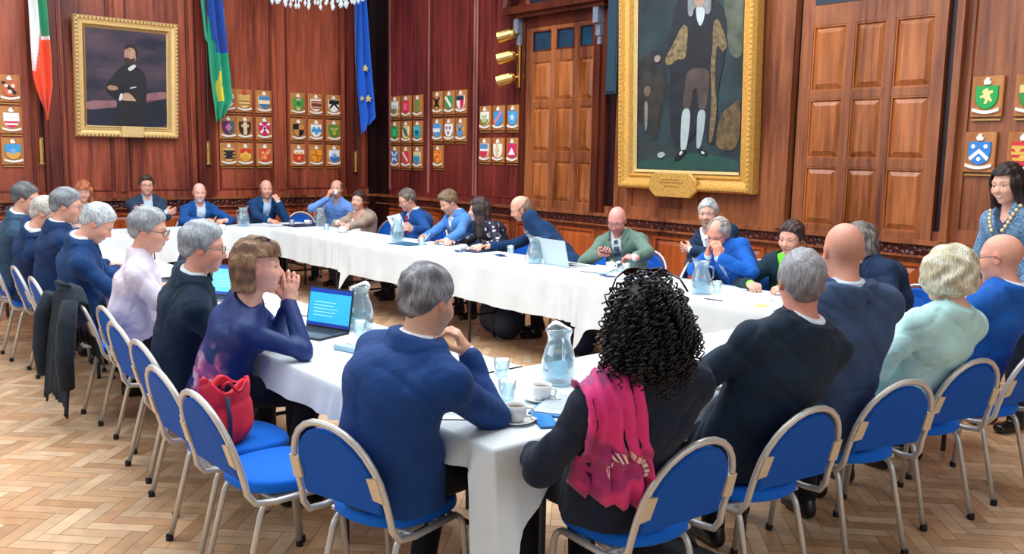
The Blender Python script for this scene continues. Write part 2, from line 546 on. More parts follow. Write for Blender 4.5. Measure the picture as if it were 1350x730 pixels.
# architrave, lintel, pediment and brackets of the first door-like panelling
bm = bmesh.new()
for s0, s1, p in ((-9.03, -8.96, .06), (-8.96, -8.90, .09), (-7.66, -7.56, .09), (-7.56, -7.48, .06)):
    wbox(bm, wr, s0, s1, 1.04, 3.40, 0, p)
wbox(bm, wr, -9.02, -7.52, 3.30, 3.42, 0, .07)
wbox(bm, wr, -9.12, -7.44, 3.42, 3.47, 0, .18); wbox(bm, wr, -9.18, -7.40, 3.47, 3.56, 0, .24)
trim(13, bm, W_RIGHTD)
bm = bmesh.new()
wbox(bm, wr, -8.9, -7.7, 3.56, 3.9, 0, .03)
trim(14, bm, mat('dark_tympanum', '#151a2c', 0.4, vary=.3, vscale=20))
bm = bmesh.new()
pts = []
for i in range(11):
    a = PI * i / 10
    pts.append(wr(-8.29 - .95 * math.cos(a), 3.50 + .62 * math.sin(a), .14))
tube(bm, pts, .075, 8)
trim(15, bm, W_RIGHTD)
bm = bmesh.new()
for s in (-9.0, -7.58):
    wbox(bm, wr, s - .04, s + .04, 3.24, 3.42, .06, .17); wbox(bm, wr, s - .035, s + .035, 3.10, 3.24, .06, .12); wbox(bm, wr, s - .025, s + .025, 3.0, 3.10, .06, .10)
trim(16, bm, mat('grey_bracket', '#6f7686', 0.4, vary=.2, vscale=30))
# second panelling: top rail above the panels and dark transom edge
bm = bmesh.new(); wbox(bm, wr, -4.80, -3.66, 3.14, 3.6, .062, .066)
trim(17, bm, mat('dark_transom', '#20303e', 0.25))

# ------------------------------------------------------------------ wall-hung things
def chain_clip(poly, a, b, c):
    """keep the part of a convex polygon where a*u + b*v + c >= 0"""
    out = []
    n = len(poly)
    for i in range(n):
        p, q = poly[i], poly[(i + 1) % n]
        dp, dq = a * p[0] + b * p[1] + c, a * q[0] + b * q[1] + c
        if dp >= 0: out.append(p)
        if dp * dq < 0:
            t = dp / (dp - dq)
            out.append((p[0] + (q[0] - p[0]) * t, p[1] + (q[1] - p[1]) * t))
    return out

SHIELD = [(-.088, .085), (.088, .085), (.09, .0), (.082, -.045), (.06, -.078), (.03, -.098), (0, -.106), (-.03, -.098), (-.06, -.078), (-.082, -.045), (-.09, .0)]
def disc(cu, cv, r, n=12): return [(cu + r * math.cos(2 * PI * i / n), cv + r * math.sin(2 * PI * i / n)) for i in range(n)]
def bandpoly(a, b, c, w):
    """stripe of the shield where |a u + b v + c| < w, (a, b) unit"""
    return chain_clip(chain_clip(SHIELD, a, b, c + w), -a, -b, -c + w)
def charge_polys(kind):
    P = []
    if kind == 'fess': P = [bandpoly(0, 1, .005, .028)]
    elif kind == 'chief': P = [chain_clip(SHIELD, 0, 1, -.02)]
    elif kind == 'base': P = [chain_clip(SHIELD, 0, -1, -.015)]
    elif kind == 'pale': P = [bandpoly(1, 0, 0, .028)]
    elif kind == 'half': P = [chain_clip(SHIELD, 1, 0, 0)]
    elif kind == 'bend': P = [bandpoly(.707, .707, 0, .022)]
    elif kind == 'bendsin': P = [bandpoly(-.707, .707, 0, .022)]
    elif kind == 'saltire': P = [bandpoly(.707, .707, 0, .018), bandpoly(-.707, .707, 0, .018)]
    elif kind == 'cross': P = [bandpoly(1, 0, 0, .016), bandpoly(0, 1, 0, .016)]
    elif kind == 'bars': P = [bandpoly(0, 1, -.045, .013), bandpoly(0, 1, .005, .013), bandpoly(0, 1, .055, .012)]
    elif kind == 'chevron': P = [[(0, .055), (.085, -.03), (.078, -.062), (0, .012), (-.078, -.062), (-.085, -.03)]]
    elif kind == 'chevron3': P = [[(0, .03), (.085, -.045), (.07, -.075), (0, -.008), (-.07, -.075), (-.085, -.045)], disc(-.052, .05, .018), disc(.052, .05, .018), disc(0, -.058, .018)]
    elif kind == 'pile': P = [[(0, .04), (.07, -.06), (-.07, -.06)]]
    elif kind == 'discs': P = [disc(-.04, .03, .024), disc(.04, .03, .024), disc(0, -.045, .026)]
    elif kind == 'diamond': P = [[(0, .065), (.05, 0), (0, -.065), (-.05, 0)]]
    elif kind == 'star': P = [[((.06 if i % 2 == 0 else .026) * math.sin(PI * i / 5), (.06 if i % 2 == 0 else .026) * math.cos(PI * i / 5)) for i in range(10)]]
    elif kind == 'lion': P = [[(-.02, .062), (.005, .07), (.018, .045), (.05, .05), (.052, .03), (.03, .02), (.032, -.005), (.05, -.03), (.04, -.05), (.02, -.028), (.005, -.062), (-.018, -.062), (-.006, -.025), (-.028, -.008), (-.05, -.018), (-.052, .002), (-.022, .018), (-.04, .04)]]
    elif kind == 'tower': P = [[(-.05, -.06), (.05, -.06), (.05, .02), (.06, .02), (.06, .05), (.03, .05), (.03, .035), (.015, .035), (.015, .05), (-.015, .05), (-.015, .035), (-.03, .035), (-.03, .05), (-.06, .05), (-.06, .02), (-.05, .02)]]
    elif kind == 'quarter': P = [chain_clip(chain_clip(SHIELD, 1, 0, 0), 0, 1, 0), chain_clip(chain_clip(SHIELD, -1, 0, 0), 0, -1, 0)]
    elif kind == 'lozenges': P = [[(-.045, .07), (-.01, .04), (-.045, .01), (-.08, .04)], [(.045, .07), (.08, .04), (.045, .01), (.01, .04)], [(0, -.01), (.04, -.045), (0, -.08), (-.04, -.045)]]
    return P

def flatmat(h): return mat('paint_' + h.strip('#'), h, 0.42)

def plaque(fn, s, z, field, charges, label, group, crest='#f2f0ea'):
    root = empty('crest_plaque', fn(s, z - .165, 0.012))
    tag(root, label, 'plaque', group)
    inv = Vector(root.location)
    F = lambda u, v, d: Vector(fn(s + (u if fn is wr or fn is wb else -u), z + v, d)) - inv
    bm = bmesh.new(); prism(bm, [(-.125, -.165), (.125, -.165), (.125, .165), (-.125, .165)], F, .012, .034, .006)
    obj('backing_board', bm, W_PLQ, root)
    bm = bmesh.new(); prism(bm, SHIELD, F, .034, .048, .005)
    sh = obj('shield', bm, flatmat(field), root)
    for i, (kind, col) in enumerate(charges):
        bm = bmesh.new()
        for P in charge_polys(kind):
            if len(P) > 2:
                d1 = .0495 + .0012 * (i + 1)
                prism(bm, [(p[0] * .95, p[1] * .95) for p in P], F, .046, d1)
        obj('charge', bm, flatmat(col), sh)
    bm = bmesh.new()
    R = [(-.105 + .21 * i / 10, -.118 - .022 * math.sin(PI * i / 10)) for i in range(11)]
    prism(bm, R + [(u, v + .026) for u, v in reversed(R)], F, .034, .052)
    obj('motto_ribbon', bm, flatmat('#eeeae0'), root)
    bm = bmesh.new(); prism(bm, [(-.022, .095), (.022, .095), (.03, .118), (.012, .128), (.016, .146), (-.004, .152), (-.018, .138), (-.03, .12)], F, .034, .05)
    obj('crest_ornament', bm, flatmat(crest), root)
    bm = bmesh.new(); prism(bm, [(-.115, -.193), (.115, -.193), (.115, -.179), (-.115, -.179)], F, .012, .026)
    obj('caption_strip', bm, mat('caption_brass', '#b98a4c', 0.4, 0.5), root)
    return root

RZ = (2.40, 2.017, 1.635)
GB = 'crest plaques on the back wall'
GR = 'crest plaques on the right wall'
cols_b = [(5.305, 5.555, 5.855), (6.40, 6.695, 7.0)]
PB = [
 (2.54, 0, '#c9643e', [('bend', '#1a1418'), ('discs', '#f0d9c0')], 'brown and black coat of arms plaque, topmost of the three beside the orange-tipped flag'),
 (2.54, 1, '#f1eee8', [('base', '#cf2452'), ('bars', '#f5e9e4')], 'white and crimson coat of arms plaque, middle of the three beside the orange-tipped flag'),
 (2.54, 2, '#3a9ad6', [('base', '#e0a33a'), ('star', '#7aa8d8')], 'sky blue and amber coat of arms plaque, lowest of the three beside the orange-tipped flag'),
 (5.305, 0, '#efe7dc', [('fess', '#8c2f2c')], 'coat of arms plaque half hidden behind the tail of the green flag'),
 (5.555, 0, '#e9cc96', [('bars', '#b8772a'), ('chief', '#d8ae66')], 'sandy plaque with barred shield and red crest, just right of the green flag tail'),
 (5.855, 0, '#efe3cb', [('chief', '#4f86b8'), ('base', '#3f74a6'), ('fess', '#eed9b0')], 'cream and steel blue plaque, top right of the nine beside the green flag'),
 (5.305, 1, '#6a2a60', [('half', '#3c6b70'), ('diamond', '#c978a8')], 'round purple and teal coat of arms plaque directly under the green flag tip'),
 (5.555, 1, '#3a2620', [('discs', '#d8b48c'), ('pale', '#e6c8a2')], 'dark brown and buff coat of arms plaque, centre of the nine beside the green flag'),
 (5.855, 1, '#cf2466', [('saltire', '#f6eef2'), ('discs', '#cf2466')], 'pink plaque with a white saltire, middle right of the nine beside the green flag'),
 (5.305, 2, '#d7a869', [('bars', '#2f2f36'), ('tower', '#23262e')], 'tan plaque with black bars and small tower, bottom left beside the green flag'),
 (5.555, 2, '#e3a43c', [('chief', '#d8342f'), ('chevron', '#e9c25a')], 'red and amber chevron plaque, bottom middle of the nine beside the green flag'),
 (5.855, 2, '#dc4a3f', [('bendsin', '#e9894f'), ('discs', '#e8b070')], 'red plaque with an orange diagonal band, bottom right beside the green flag'),
 (6.40, 0, '#4f9a47', [('pale', '#d8c68a'), ('diamond', '#3d7f3c')], 'green and straw plaque, top left of the nine beside the blue starred flag'),
 (6.695, 0, '#efe6da', [('bars', '#b3572f'), ('fess', '#7c3d28')], 'white plaque with brown bars, top middle of the nine beside the blue starred flag'),
 (7.0, 0, '#f1efea', [('chevron', '#17181c'), ('chief', '#1d1e22')], 'white plaque with a black chevron, top right of the nine beside the blue starred flag'),
 (6.40, 1, '#17151a', [('quarter', '#c98a52')], 'black and tan quartered coat of arms plaque, middle left beside the blue starred flag'),
 (6.695, 1, '#f0f1f0', [('fess', '#3f9ad8'), ('discs', '#5a9fc8')], 'white plaque with one sky blue band, centre of the nine beside the blue starred flag'),
 (7.0, 1, '#4c8a34', [('discs', '#c9b060'), ('star', '#a9a84e')], 'olive green plaque with gold charges, middle right of the nine beside the blue starred flag'),
 (6.40, 2, '#d8382f', [('chief', '#f1ece6'), ('discs', '#e8a83c')], 'red plaque with gold discs, bottom left of the nine beside the blue starred flag'),
 (6.695, 2, '#ee9420', [('cross', '#b85a18'), ('quarter', '#f2a030')], 'orange plaque with a brown cross, bottom middle beside the blue starred flag'),
 (7.0, 2, '#eef0f2', [('base', '#2f6fc0'), ('star', '#6aa0dc')], 'blue and white starred plaque, bottom right of the nine beside the blue starred flag'),
]
for s, r, f, ch, lab in PB:
    plaque(wb, s, RZ[r], f, ch, lab, GB, '#d8343f' if 'red crest' in lab else '#f2f0ea')
PR = [
 (-12.02, 2.40, '#e6efe8', [('base', '#7a7f4a'), ('fess', '#b9cfc4')], 'pale mint and olive plaque, top left of the nine nearest the room corner'),
 (-11.71, 2.40, '#d92b4c', [('tower', '#e86a80')], 'crimson plaque, top middle of the nine nearest the room corner'),
 (-11.40, 2.40, '#b07a44', [('discs', '#4b8f3a'), ('pale', '#5a9a48')], 'brown plaque with green shapes, top right of the nine nearest the room corner'),
 (-12.02, 2.017, '#159a48', [('tower', '#3cc07a')], 'bright green plaque, middle left of the nine nearest the room corner'),
 (-11.71, 2.017, '#e6dc9a', [('diamond', '#3a6a5c'), ('bend', '#49705c')], 'pale yellow plaque with dark green emblem, centre of the nine nearest the room corner'),
 (-11.40, 2.017, '#2aa8b0', [('diamond', '#1d4f8a'), ('chief', '#4cc0b8')], 'turquoise plaque with navy emblem, middle right of the nine nearest the room corner'),
 (-12.02, 1.635, '#2f6fc4', [('saltire', '#dfe8f4')], 'blue plaque with a white saltire, bottom left of the nine nearest the room corner'),
 (-11.71, 1.635, '#d63a4c', [('bend', '#f0c9cc')], 'red plaque with a pale bend, bottom middle of the nine nearest the room corner'),
 (-11.40, 1.635, '#e2cf9a', [('fess', '#2f9ad0'), ('base', '#3a8fc0')], 'cream and blue banded plaque, bottom right of the nine nearest the room corner'),
 (-10.89, 2.43, '#c98a52', [('saltire', '#17151a'), ('diamond', '#1d1a1e')], 'tan plaque with black charges, top left of the group of seven'),
 (-10.60, 2.43, '#3f9a5c', [('bend', '#f2f2ec')], 'green plaque with a white bend, top middle of the group of seven'),
 (-10.32, 2.43, '#f0eeea', [('half', '#d8285a'), ('chief', '#2c3350')], 'white and crimson halved plaque, top right of the group of seven'),
 (-10.89, 2.04, '#4f9ede', [('fess', '#eef2f2')], 'sky blue plaque with a white band, first in the middle row of seven'),
 (-10.60, 2.04, '#f2f0ee', [('discs', '#8a6fa0')], 'white plaque with small mauve discs, second in the middle row of seven'),
 (-10.32, 2.04, '#d99a4a', [('saltire', '#5a93c8'), ('base', '#5f95c4')], 'amber plaque with blue saltire, third in the middle row of seven'),
 (-10.87, 1.655, '#f08a28', [('bendsin', '#e0562a'), ('discs', '#f2b04a')], 'lone bright orange plaque hanging under the group of seven'),
 (-9.77, 2.19, '#eef0e4', [('base', '#7d8a3c'), ('tower', '#b9c6a0')], 'white and olive plaque, top left of the six left of the glazed-top door'),
 (-9.48, 2.19, '#3d98e0', [('bendsin', '#e08a9c')], 'blue plaque with pink diagonal, top middle of the six left of the glazed-top door'),
 (-9.18, 2.19, '#4aa2e0', [('star', '#cfe0f0')], 'blue plaque with pale star, top right of the six left of the glazed-top door'),
 (-9.77, 1.76, '#eef0f2', [('base', '#d82c50'), ('chief', '#5f8fb8')], 'white, blue and crimson plaque, bottom left of the six left of the glazed-top door'),
 (-9.48, 1.76, '#f2efe6', [('diamond', '#d0a86a'), ('pale', '#e0c89a')], 'white plaque with a buff diamond, bottom middle of the six left of the glazed-top door'),
 (-9.18, 1.76, '#d42e60', [('pile', '#f4f0f0')], 'crimson plaque with a white triangle, bottom right of the six left of the glazed-top door'),
 (-3.205, 2.25, '#12a04a', [('lion', '#e9d98a')], 'green plaque with a gold lion, upper plaque right of the panelled door'),
 (-3.225, 1.80, '#2f7fd0', [('chevron3', '#f2f4f6')], 'blue plaque with white chevron and three discs, under the gold lion plaque'),
 (-2.87, 2.25, '#2f8a3c', [('chief', '#e2c27a'), ('star', '#c24a3a')], 'green and gold plaque cut by the frame edge, beside the gold lion plaque'),
 (-2.89, 1.80, '#d22a34', [('discs', '#e9c25a'), ('bars', '#e3b14c')], 'red plaque with gold charges behind the standing woman'),
]
for s, z, f, ch, lab in PR:
    plaque(wr, s, z, f, ch, lab, GR)

# --- portrait on the back wall (tilts forward a little)
def painting(root, F, s0, s1, z0, z1, fw, mframe, minner, mcanvas, figures, depth=.10):
    """picture frame mitred from four mouldings, canvas and painted shapes"""
    bm = bmesh.new()
    prof = [(0.0, 0.0), (0.0, depth * .7), (.12, depth), (.30, depth), (.42, depth * .72), (.66, depth * .62), (.78, depth * .75), (.88, depth * .5), (1.0, depth * .3), (1.0, 0)]
    loops = []
    for t, d in prof:
        i = t * fw
        loops.append([bm.verts.new(F(s, z, d)) for s, z in ((s0 + i, z0 + i), (s1 - i, z0 + i), (s1 - i, z1 - i), (s0 + i, z1 - i))])
    for a, b in zip(loops[:-1], loops[1:]):
        for k in range(4):
            bm.faces.new((a[k], a[(k + 1) % 4], b[(k + 1) % 4], b[k]))
    fr = obj('picture_frame', bm, mframe, root)
    # beaded / rope edge
    bm = bmesh.new()
    n = int((s1 - s0) / .05); m = int((z1 - z0) / .05)
    spots = [(s0 + fw * .21 + (s1 - s0 - fw * .42) * i / n, z) for i in range(n + 1) for z in (z0 + fw * .21, z1 - fw * .21)]
    spots += [(s, z0 + fw * .21 + (z1 - z0 - fw * .42) * i / m) for i in range(1, m) for s in (s0 + fw * .21, s1 - fw * .21)]
    for s, z in spots:
        c = Vector(F(s, z, depth)); r = .016
        vs = [bm.verts.new(c + Vector(p) * r) for p in ((1, 0, 0), (-1, 0, 0), (0, 1, 0), (0, -1, 0), (0, 0, 1), (0, 0, -1))]
        for q in ((0, 2, 4), (2, 1, 4), (1, 3, 4), (3, 0, 4), (2, 0, 5), (1, 2, 5), (3, 1, 5), (0, 3, 5)):
            bm.faces.new([vs[i] for i in q])
    obj('beading', bm, M_GILTD if fw < .15 else mframe, fr, smooth=True)
    bm = bmesh.new()
    loops = []
    for i, d in ((fw * .98, depth * .55), (fw * 1.12, depth * .3)):
        loops.append([bm.verts.new(F(s, z, d)) for s, z in ((s0 + i, z0 + i), (s1 - i, z0 + i), (s1 - i, z1 - i), (s0 + i, z1 - i))])
    for k in range(4):
        bm.faces.new((loops[0][k], loops[0][(k + 1) % 4], loops[1][(k + 1) % 4], loops[1][k]))
    obj('gilt_slip', bm, minner, fr)
    bm = bmesh.new()
    i = fw * 1.0
    prism(bm, [(s0 + i, z0 + i), (s1 - i, z0 + i), (s1 - i, z1 - i), (s0 + i, z1 - i)], F, .005, .03)
    cv = obj('painted_canvas', bm, mcanvas, root)
    for k, (nm, poly, m) in enumerate(figures):
        bm = bmesh.new()
        prism(bm, poly, F, .029, .031 + .0008 * k)
        obj(nm, bm, m, cv)
    return fr

def cmat(h, v=.25, sc=7): return mat('oil_' + h.strip('#'), h, 0.5, vary=v, vscale=sc)
def ell_poly(cu, cv, ru, rv, n=16): return [(cu + ru * math.cos(2 * PI * i / n), cv + rv * math.sin(2 * PI * i / n)) for i in range(n)]

canvas1 = bpy.data.materials.new('portrait_background')
canvas1.use_nodes = True
nt = canvas1.node_tree; b = nt.nodes['Principled BSDF']; b.inputs['Roughness'].default_value = .5
tc = nt.nodes.new('ShaderNodeTexCoord'); mp = nt.nodes.new('ShaderNodeMapping'); mp.inputs['Scale'].default_value = (1, .9, 2.6)
nz = nt.nodes.new('ShaderNodeTexNoise'); nz.inputs['Scale'].default_value = 1.6; nz.inputs['Detail'].default_value = 3
cr = nt.nodes.new('ShaderNodeValToRGB')
cr.color_ramp.elements[0].position = .35; cr.color_ramp.elements[0].color = (*lin('#151b30'), 1)
cr.color_ramp.elements[1].position = .68; cr.color_ramp.elements[1].color = (*lin('#54414e'), 1)
nt.links.new(tc.outputs['Object'], mp.inputs[0]); nt.links.new(mp.outputs[0], nz.inputs[0]); nt.links.new(nz.outputs[0], cr.inputs[0]); nt.links.new(cr.outputs[0], b.inputs['Base Color'])

PS0, PS1, PZ0, PZ1 = 3.26, 4.57, 1.84, 3.36
p1 = empty('portrait_painting', (XW + .03, (PS0 + PS1) / 2, PZ0))
tag(p1, 'gilt framed portrait of a bearded man in a dark suit, left of the green flag', 'painting')
p1.rotation_euler = (0, rad(4), 0)
F1 = lambda s, z, d: Vector((d, s - (PS0 + PS1) / 2, z - PZ0))
def M1(u, v):  # picture fractions -> wall
    a = .13; return (PS0 + a + (PS1 - PS0 - 2 * a) * u, PZ0 + a + (PZ1 - PZ0 - 2 * a) * v)
def poly1(pts):
    P = [M1(u, v) for u, v in pts]
    for _ in range(2):
        Q = []
        for a, b in zip(P, P[1:] + P[:1]):
            Q += [(a[0] * .78 + b[0] * .22, a[1] * .78 + b[1] * .22), (a[0] * .22 + b[0] * .78, a[1] * .22 + b[1] * .78)]
        P = Q
    return P
figs1 = [
 ('sky_band', poly1([(0, .16), (0, .26), (.3, .27), (1, .30), (1, .40), (.7, .36), (.6, .22), (.3, .2)]), cmat('#8a5f66')),
 ('hills', poly1([(0, 0), (1, 0), (1, .2), (.9, .3), (.82, .26), (.75, .14), (.3, .12), (.1, .13), (0, .1)]), cmat('#141c2e')),
 ('suit_body', poly1([(.34, .0), (.72, .0), (.72, .2), (.74, .40), (.73, .54), (.66, .61), (.58, .645), (.5, .645), (.40, .61), (.33, .52), (.24, .43), (.24, .37), (.30, .31), (.38, .27), (.34, .12)]), cmat('#1b1c22')),
 ('folded_sleeve', poly1([(.25, .44), (.32, .48), (.48, .42), (.62, .33), (.6, .27), (.42, .30), (.30, .32), (.25, .37)]), cmat('#15161b')),
 ('shirt_collar', poly1([(.5, .61), (.58, .655), (.615, .64), (.57, .60), (.53, .58)]), cmat('#cfd0ce', .05)),
 ('painted_hand', poly1([(.25, .40), (.28, .43), (.38, .42), (.39, .385), (.30, .37)]), cmat('#a07a62', .15)),
 ('painted_cuffed_hand', poly1([(.41, .30), (.45, .355), (.52, .36), (.58, .31), (.61, .275), (.53, .28), (.45, .275)]), cmat('#b59078', .15)),
 ('painted_cuff', poly1([(.39, .27), (.41, .35), (.44, .35), (.43, .28)]), cmat('#d6d6d6', .05)),
 ('pocket_square', poly1([(.53, .40), (.61, .42), (.61, .43), (.53, .415)]), cmat('#c8ccd2', .05)),
 ('painted_face', poly1([(.475, .80), (.49, .83), (.55, .845), (.61, .82), (.62, .76), (.60, .69), (.555, .645), (.51, .65), (.475, .70), (.465, .74)]), cmat('#b08670', .2, 14)),
 ('painted_hair', poly1([(.47, .79), (.475, .84), (.54, .86), (.61, .845), (.63, .79), (.625, .72), (.60, .73), (.60, .80), (.54, .83)]), cmat('#241d20')),
 ('painted_beard', poly1([(.47, .71), (.50, .72), (.555, .70), (.60, .73), (.59, .68), (.55, .635), (.51, .635), (.48, .67)]), cmat('#382a26')),
]
fr1 = painting(p1, F1, PS0, PS1, PZ0, PZ1, .13, M_GILT2, M_GILT2, canvas1, figs1)
bm = bmesh.new(); prism(bm, [(3.81, 1.85), (4.09, 1.85), (4.09, 1.99), (3.81, 1.99)], F1, .08, .112, .004)
obj('name_plate', bm, M_GILT2, p1)

# --- the big full-length portrait on the right wall
canvas2 = mat('canvas_dark_teal', '#243439', .4, vary=.6, vscale=2.6)
QS0, QS1, QZ0, QZ1 = -7.14, -5.33, 1.36, 3.96
p2 = empty('full_length_painting', ((QS0 + QS1) / 2, YW - .035, QZ0))
tag(p2, 'huge gold framed full-length painting of a robed figure with white stockings', 'painting')
p2.rotation_euler = (rad(2.4), 0, 0)
F2 = lambda s, z, d: Vector((s - (QS0 + QS1) / 2, -d, z - QZ0))
def M2(u, v):
    a = .19; return (QS0 + a + (QS1 - QS0 - 2 * a) * u, QZ0 + a + (QZ1 - QZ0 - 2 * a) * v)
def chaikin(P, it=2):
    for _ in range(it):
        Q = []
        for a, b in zip(P, P[1:] + P[:1]):
            Q += [(a[0] * .78 + b[0] * .22, a[1] * .78 + b[1] * .22), (a[0] * .22 + b[0] * .78, a[1] * .22 + b[1] * .78)]
        P = Q
    return P
def poly2(pts): return chaikin([M2(u, min(1, v * .845 + .01)) for u, v in pts])
figs2 = [
 ('green_carpet', poly2([(0, 0), (1, 0), (1, .06), (.6, .11), (.3, .07), (0, .05)]), cmat('#1f463e')),
 ('dim_floor', poly2([(0, .05), (.3, .07), (.45, .09), (.35, .14), (0, .17)]), cmat('#2a3438')),
 ('dim_drapery', poly2([(.0, .25), (.16, .3), (.3, .42), (.3, .6), (.2, .7), (.05, .66), (0, .6)]), cmat('#23262a', .5)),
 ('dim_attendant', poly2([(.07, .58), (.17, .55), (.24, .58), (.28, .50), (.26, .34), (.21, .17), (.17, .17), (.17, .30), (.1, .27), (.09, .42)]), cmat('#2c2a26', .5)),
 ('attendant_face', poly2(ell_poly(.11, .46, .035, .03)), cmat('#6b5a4e', .3)),
 ('attendant_stocking', poly2([(.08, .40), (.12, .40), (.115, .24), (.09, .22)]), cmat('#7c776c', .3)),
 ('gilt_chair', poly2([(.78, .12), (.98, .12), (.98, .40), (.9, .36), (.83, .33), (.77, .22)]), cmat('#5c4a30', .6, 16)),
 ('light_window', poly2([(.86, .62), (1, .6), (1, 1), (.8, 1)]), cmat('#4f5548', .5)),
 ('robe', poly2([(.40, .98), (.50, .94), (.62, .96), (.76, .93), (.86, .80), (.83, .60), (.78, .44), (.78, .16), (.70, .14), (.66, .30), (.52, .14), (.36, .15), (.33, .36), (.34, .58), (.29, .62), (.32, .74)]), cmat('#1b1f28', .4)),
 ('robe_trim', poly2([(.45, .82), (.50, .80), (.50, .72), (.48, .62), (.40, .63), (.35, .60), (.29, .60), (.29, .64), (.36, .71)]), cmat('#7c6a48', .55, 22)),
 ('robe_trim_strip', poly2([(.73, .82), (.78, .82), (.86, .68), (.82, .64), (.76, .70), (.75, .50), (.78, .34), (.74, .16), (.71, .16), (.73, .40), (.71, .60)]), cmat('#6f5e40', .55, 22)),
 ('waistcoat', poly2([(.51, .84), (.72, .84), (.73, .66), (.70, .58), (.52, .57), (.49, .66)]), cmat('#191c24')),
 ('breeches', poly2([(.50, .57), (.71, .57), (.70, .44), (.68, .34), (.61, .34), (.60, .46), (.56, .46), (.54, .345), (.46, .35), (.48, .46)]), cmat('#4a3e3a', .35)),
 ('white_stocking', poly2([(.46, .35), (.54, .35), (.53, .22), (.50, .11), (.45, .11), (.45, .22)]), cmat('#a4afb0', .15)),
 ('white_stocking', poly2([(.605, .34), (.68, .34), (.67, .24), (.635, .125), (.60, .125), (.60, .22)]), cmat('#97a3a6', .15)),
 ('painted_shoe', poly2([(.39, .055), (.44, .06), (.50, .10), (.50, .12), (.45, .115), (.40, .08)]), cmat('#15161a')),
 ('painted_shoe', poly2([(.60, .125), (.64, .13), (.70, .10), (.69, .085), (.63, .10)]), cmat('#17181c')),
 ('shoe_buckle', poly2([(.445, .085), (.475, .10), (.465, .115), (.44, .10)]), cmat('#c9cdd0', .05)),
 ('shoe_buckle', poly2([(.65, .115), (.68, .105), (.675, .095), (.645, .10)]), cmat('#c9cdd0', .05)),
 ('lace_jabot', poly2([(.57, .90), (.63, .91), (.66, .88), (.645, .82), (.615, .79), (.585, .83)]), cmat('#b4bdc2', .1)),
 ('powdered_wig', poly2([(.50, .86), (.50, .97), (.55, 1.0), (.66, 1.0), (.71, .96), (.71, .86), (.665, .85), (.64, .90), (.56, .90), (.545, .85)]), cmat('#7f8488', .25, 14)),
 ('painted_face', poly2(ell_poly(.605, .945, .05, .05)), cmat('#a88a7a', .15)),
 ('paper_scrap', poly2([(.22, .09), (.27, .11), (.31, .085), (.25, .065)]), cmat('#98a2a2', .2)),
 ('painted_hand', poly2(ell_poly(.215, .64, .03, .02)), cmat('#8f7f74', .2)),
]
fr2 = painting(p2, F2, QS0, QS1, QZ0, QZ1, .19, M_GILT, M_GILT2, canvas2, figs2, depth=.15)
bm = bmesh.new()
sc_, zc_ = -6.31, 1.42
octo = [(-.32, -.06), (-.24, -.13), (.24, -.13), (.32, -.06), (.32, .06), (.24, .13), (-.24, .13), (-.32, .06)]
prism(bm, [(sc_ + u, zc_ + v) for u, v in octo], F2, .13, .175, .012)
pl = obj('name_plaque', bm, M_GILT, p2)
bm = bmesh.new()
for v, w in ((.05, .13), (.02, .17), (-.02, .10)):
    for i in range(int(w * 2 / .03)):
        u = -w + .03 * i
        prism(bm, [(sc_ + u, zc_ + v), (sc_ + u + .019, zc_ + v), (sc_ + u + .019, zc_ + v + .014), (sc_ + u, zc_ + v + .014)], F2, .174, .1765)
obj('engraved_lines', bm, mat('engraving_brown', '#8a6228', .6), pl)

# --- brass picture spotlights on a bar beside the first door-like panelling
sp = empty('wall_spotlight_bar', (-9.0, YW - .065, 2.56))
tag(sp, 'brass upright bar with three spotlights, left of the glazed-top door', 'wall light')
bm = bmesh.new(); box(bm, -.03, .03, -.05, 0, 0, .78, .006); obj('mounting_bar', bm, M_BRASS, sp)
for k, z in enumerate((.14, .42, .69)):
    bm = bmesh.new()
    a = Vector((-.02, -.08, z)); d = Vector((-.62, -.55, .20 if k == 0 else -.22 if k == 2 else -.05)).normalized()
    d = Vector((-.72, -.60, -.25)).normalized()
    tube(bm, [a, a + d * .03, a + d * .06, a + d * .20, a + d * .24], [.03, .065, .075, .08, .078], 16)
    h = obj('spotlight_head', bm, M_BRASS, sp, smooth=False)
    bm = bmesh.new(); tube(bm, [a + d * .239, a + d * .243], [.066, .066], 16); obj('lens', bm, mat('lamp_lens', '#fff2d8', .2), h)
    bm = bmesh.new(); tube(bm, [Vector((0, -.03, z)), a + d * .05], .012, 8); obj('swivel_arm', bm, M_BRASS, h)

# --- slim column loudspeaker left of the big painting
ls = empty('column_loudspeaker', (-7.28, YW - .03, 2.41))
tag(ls, 'tall slim dark teal column loudspeaker between the door and the large painting', 'loudspeaker')
bm = bmesh.new(); box(bm, -.085, .085, -.16, -.03, 0, 1.45, .012); obj('cabinet_body', bm, mat('teal_casing', '#0f2c3c', .4), ls)
bm = bmesh.new(); box(bm, -.07, .07, -.168, -.158, .03, 1.42, .004); obj('speaker_grille', bm, mat('teal_grille', '#12394e', .6, bump=.8, bscale=300), ls)
bm = bmesh.new()
for z in (.2, 1.2): box(bm, -.03, .03, -.04, 0, z, z + .08)
obj('wall_bracket', bm, M_BLACK, ls)

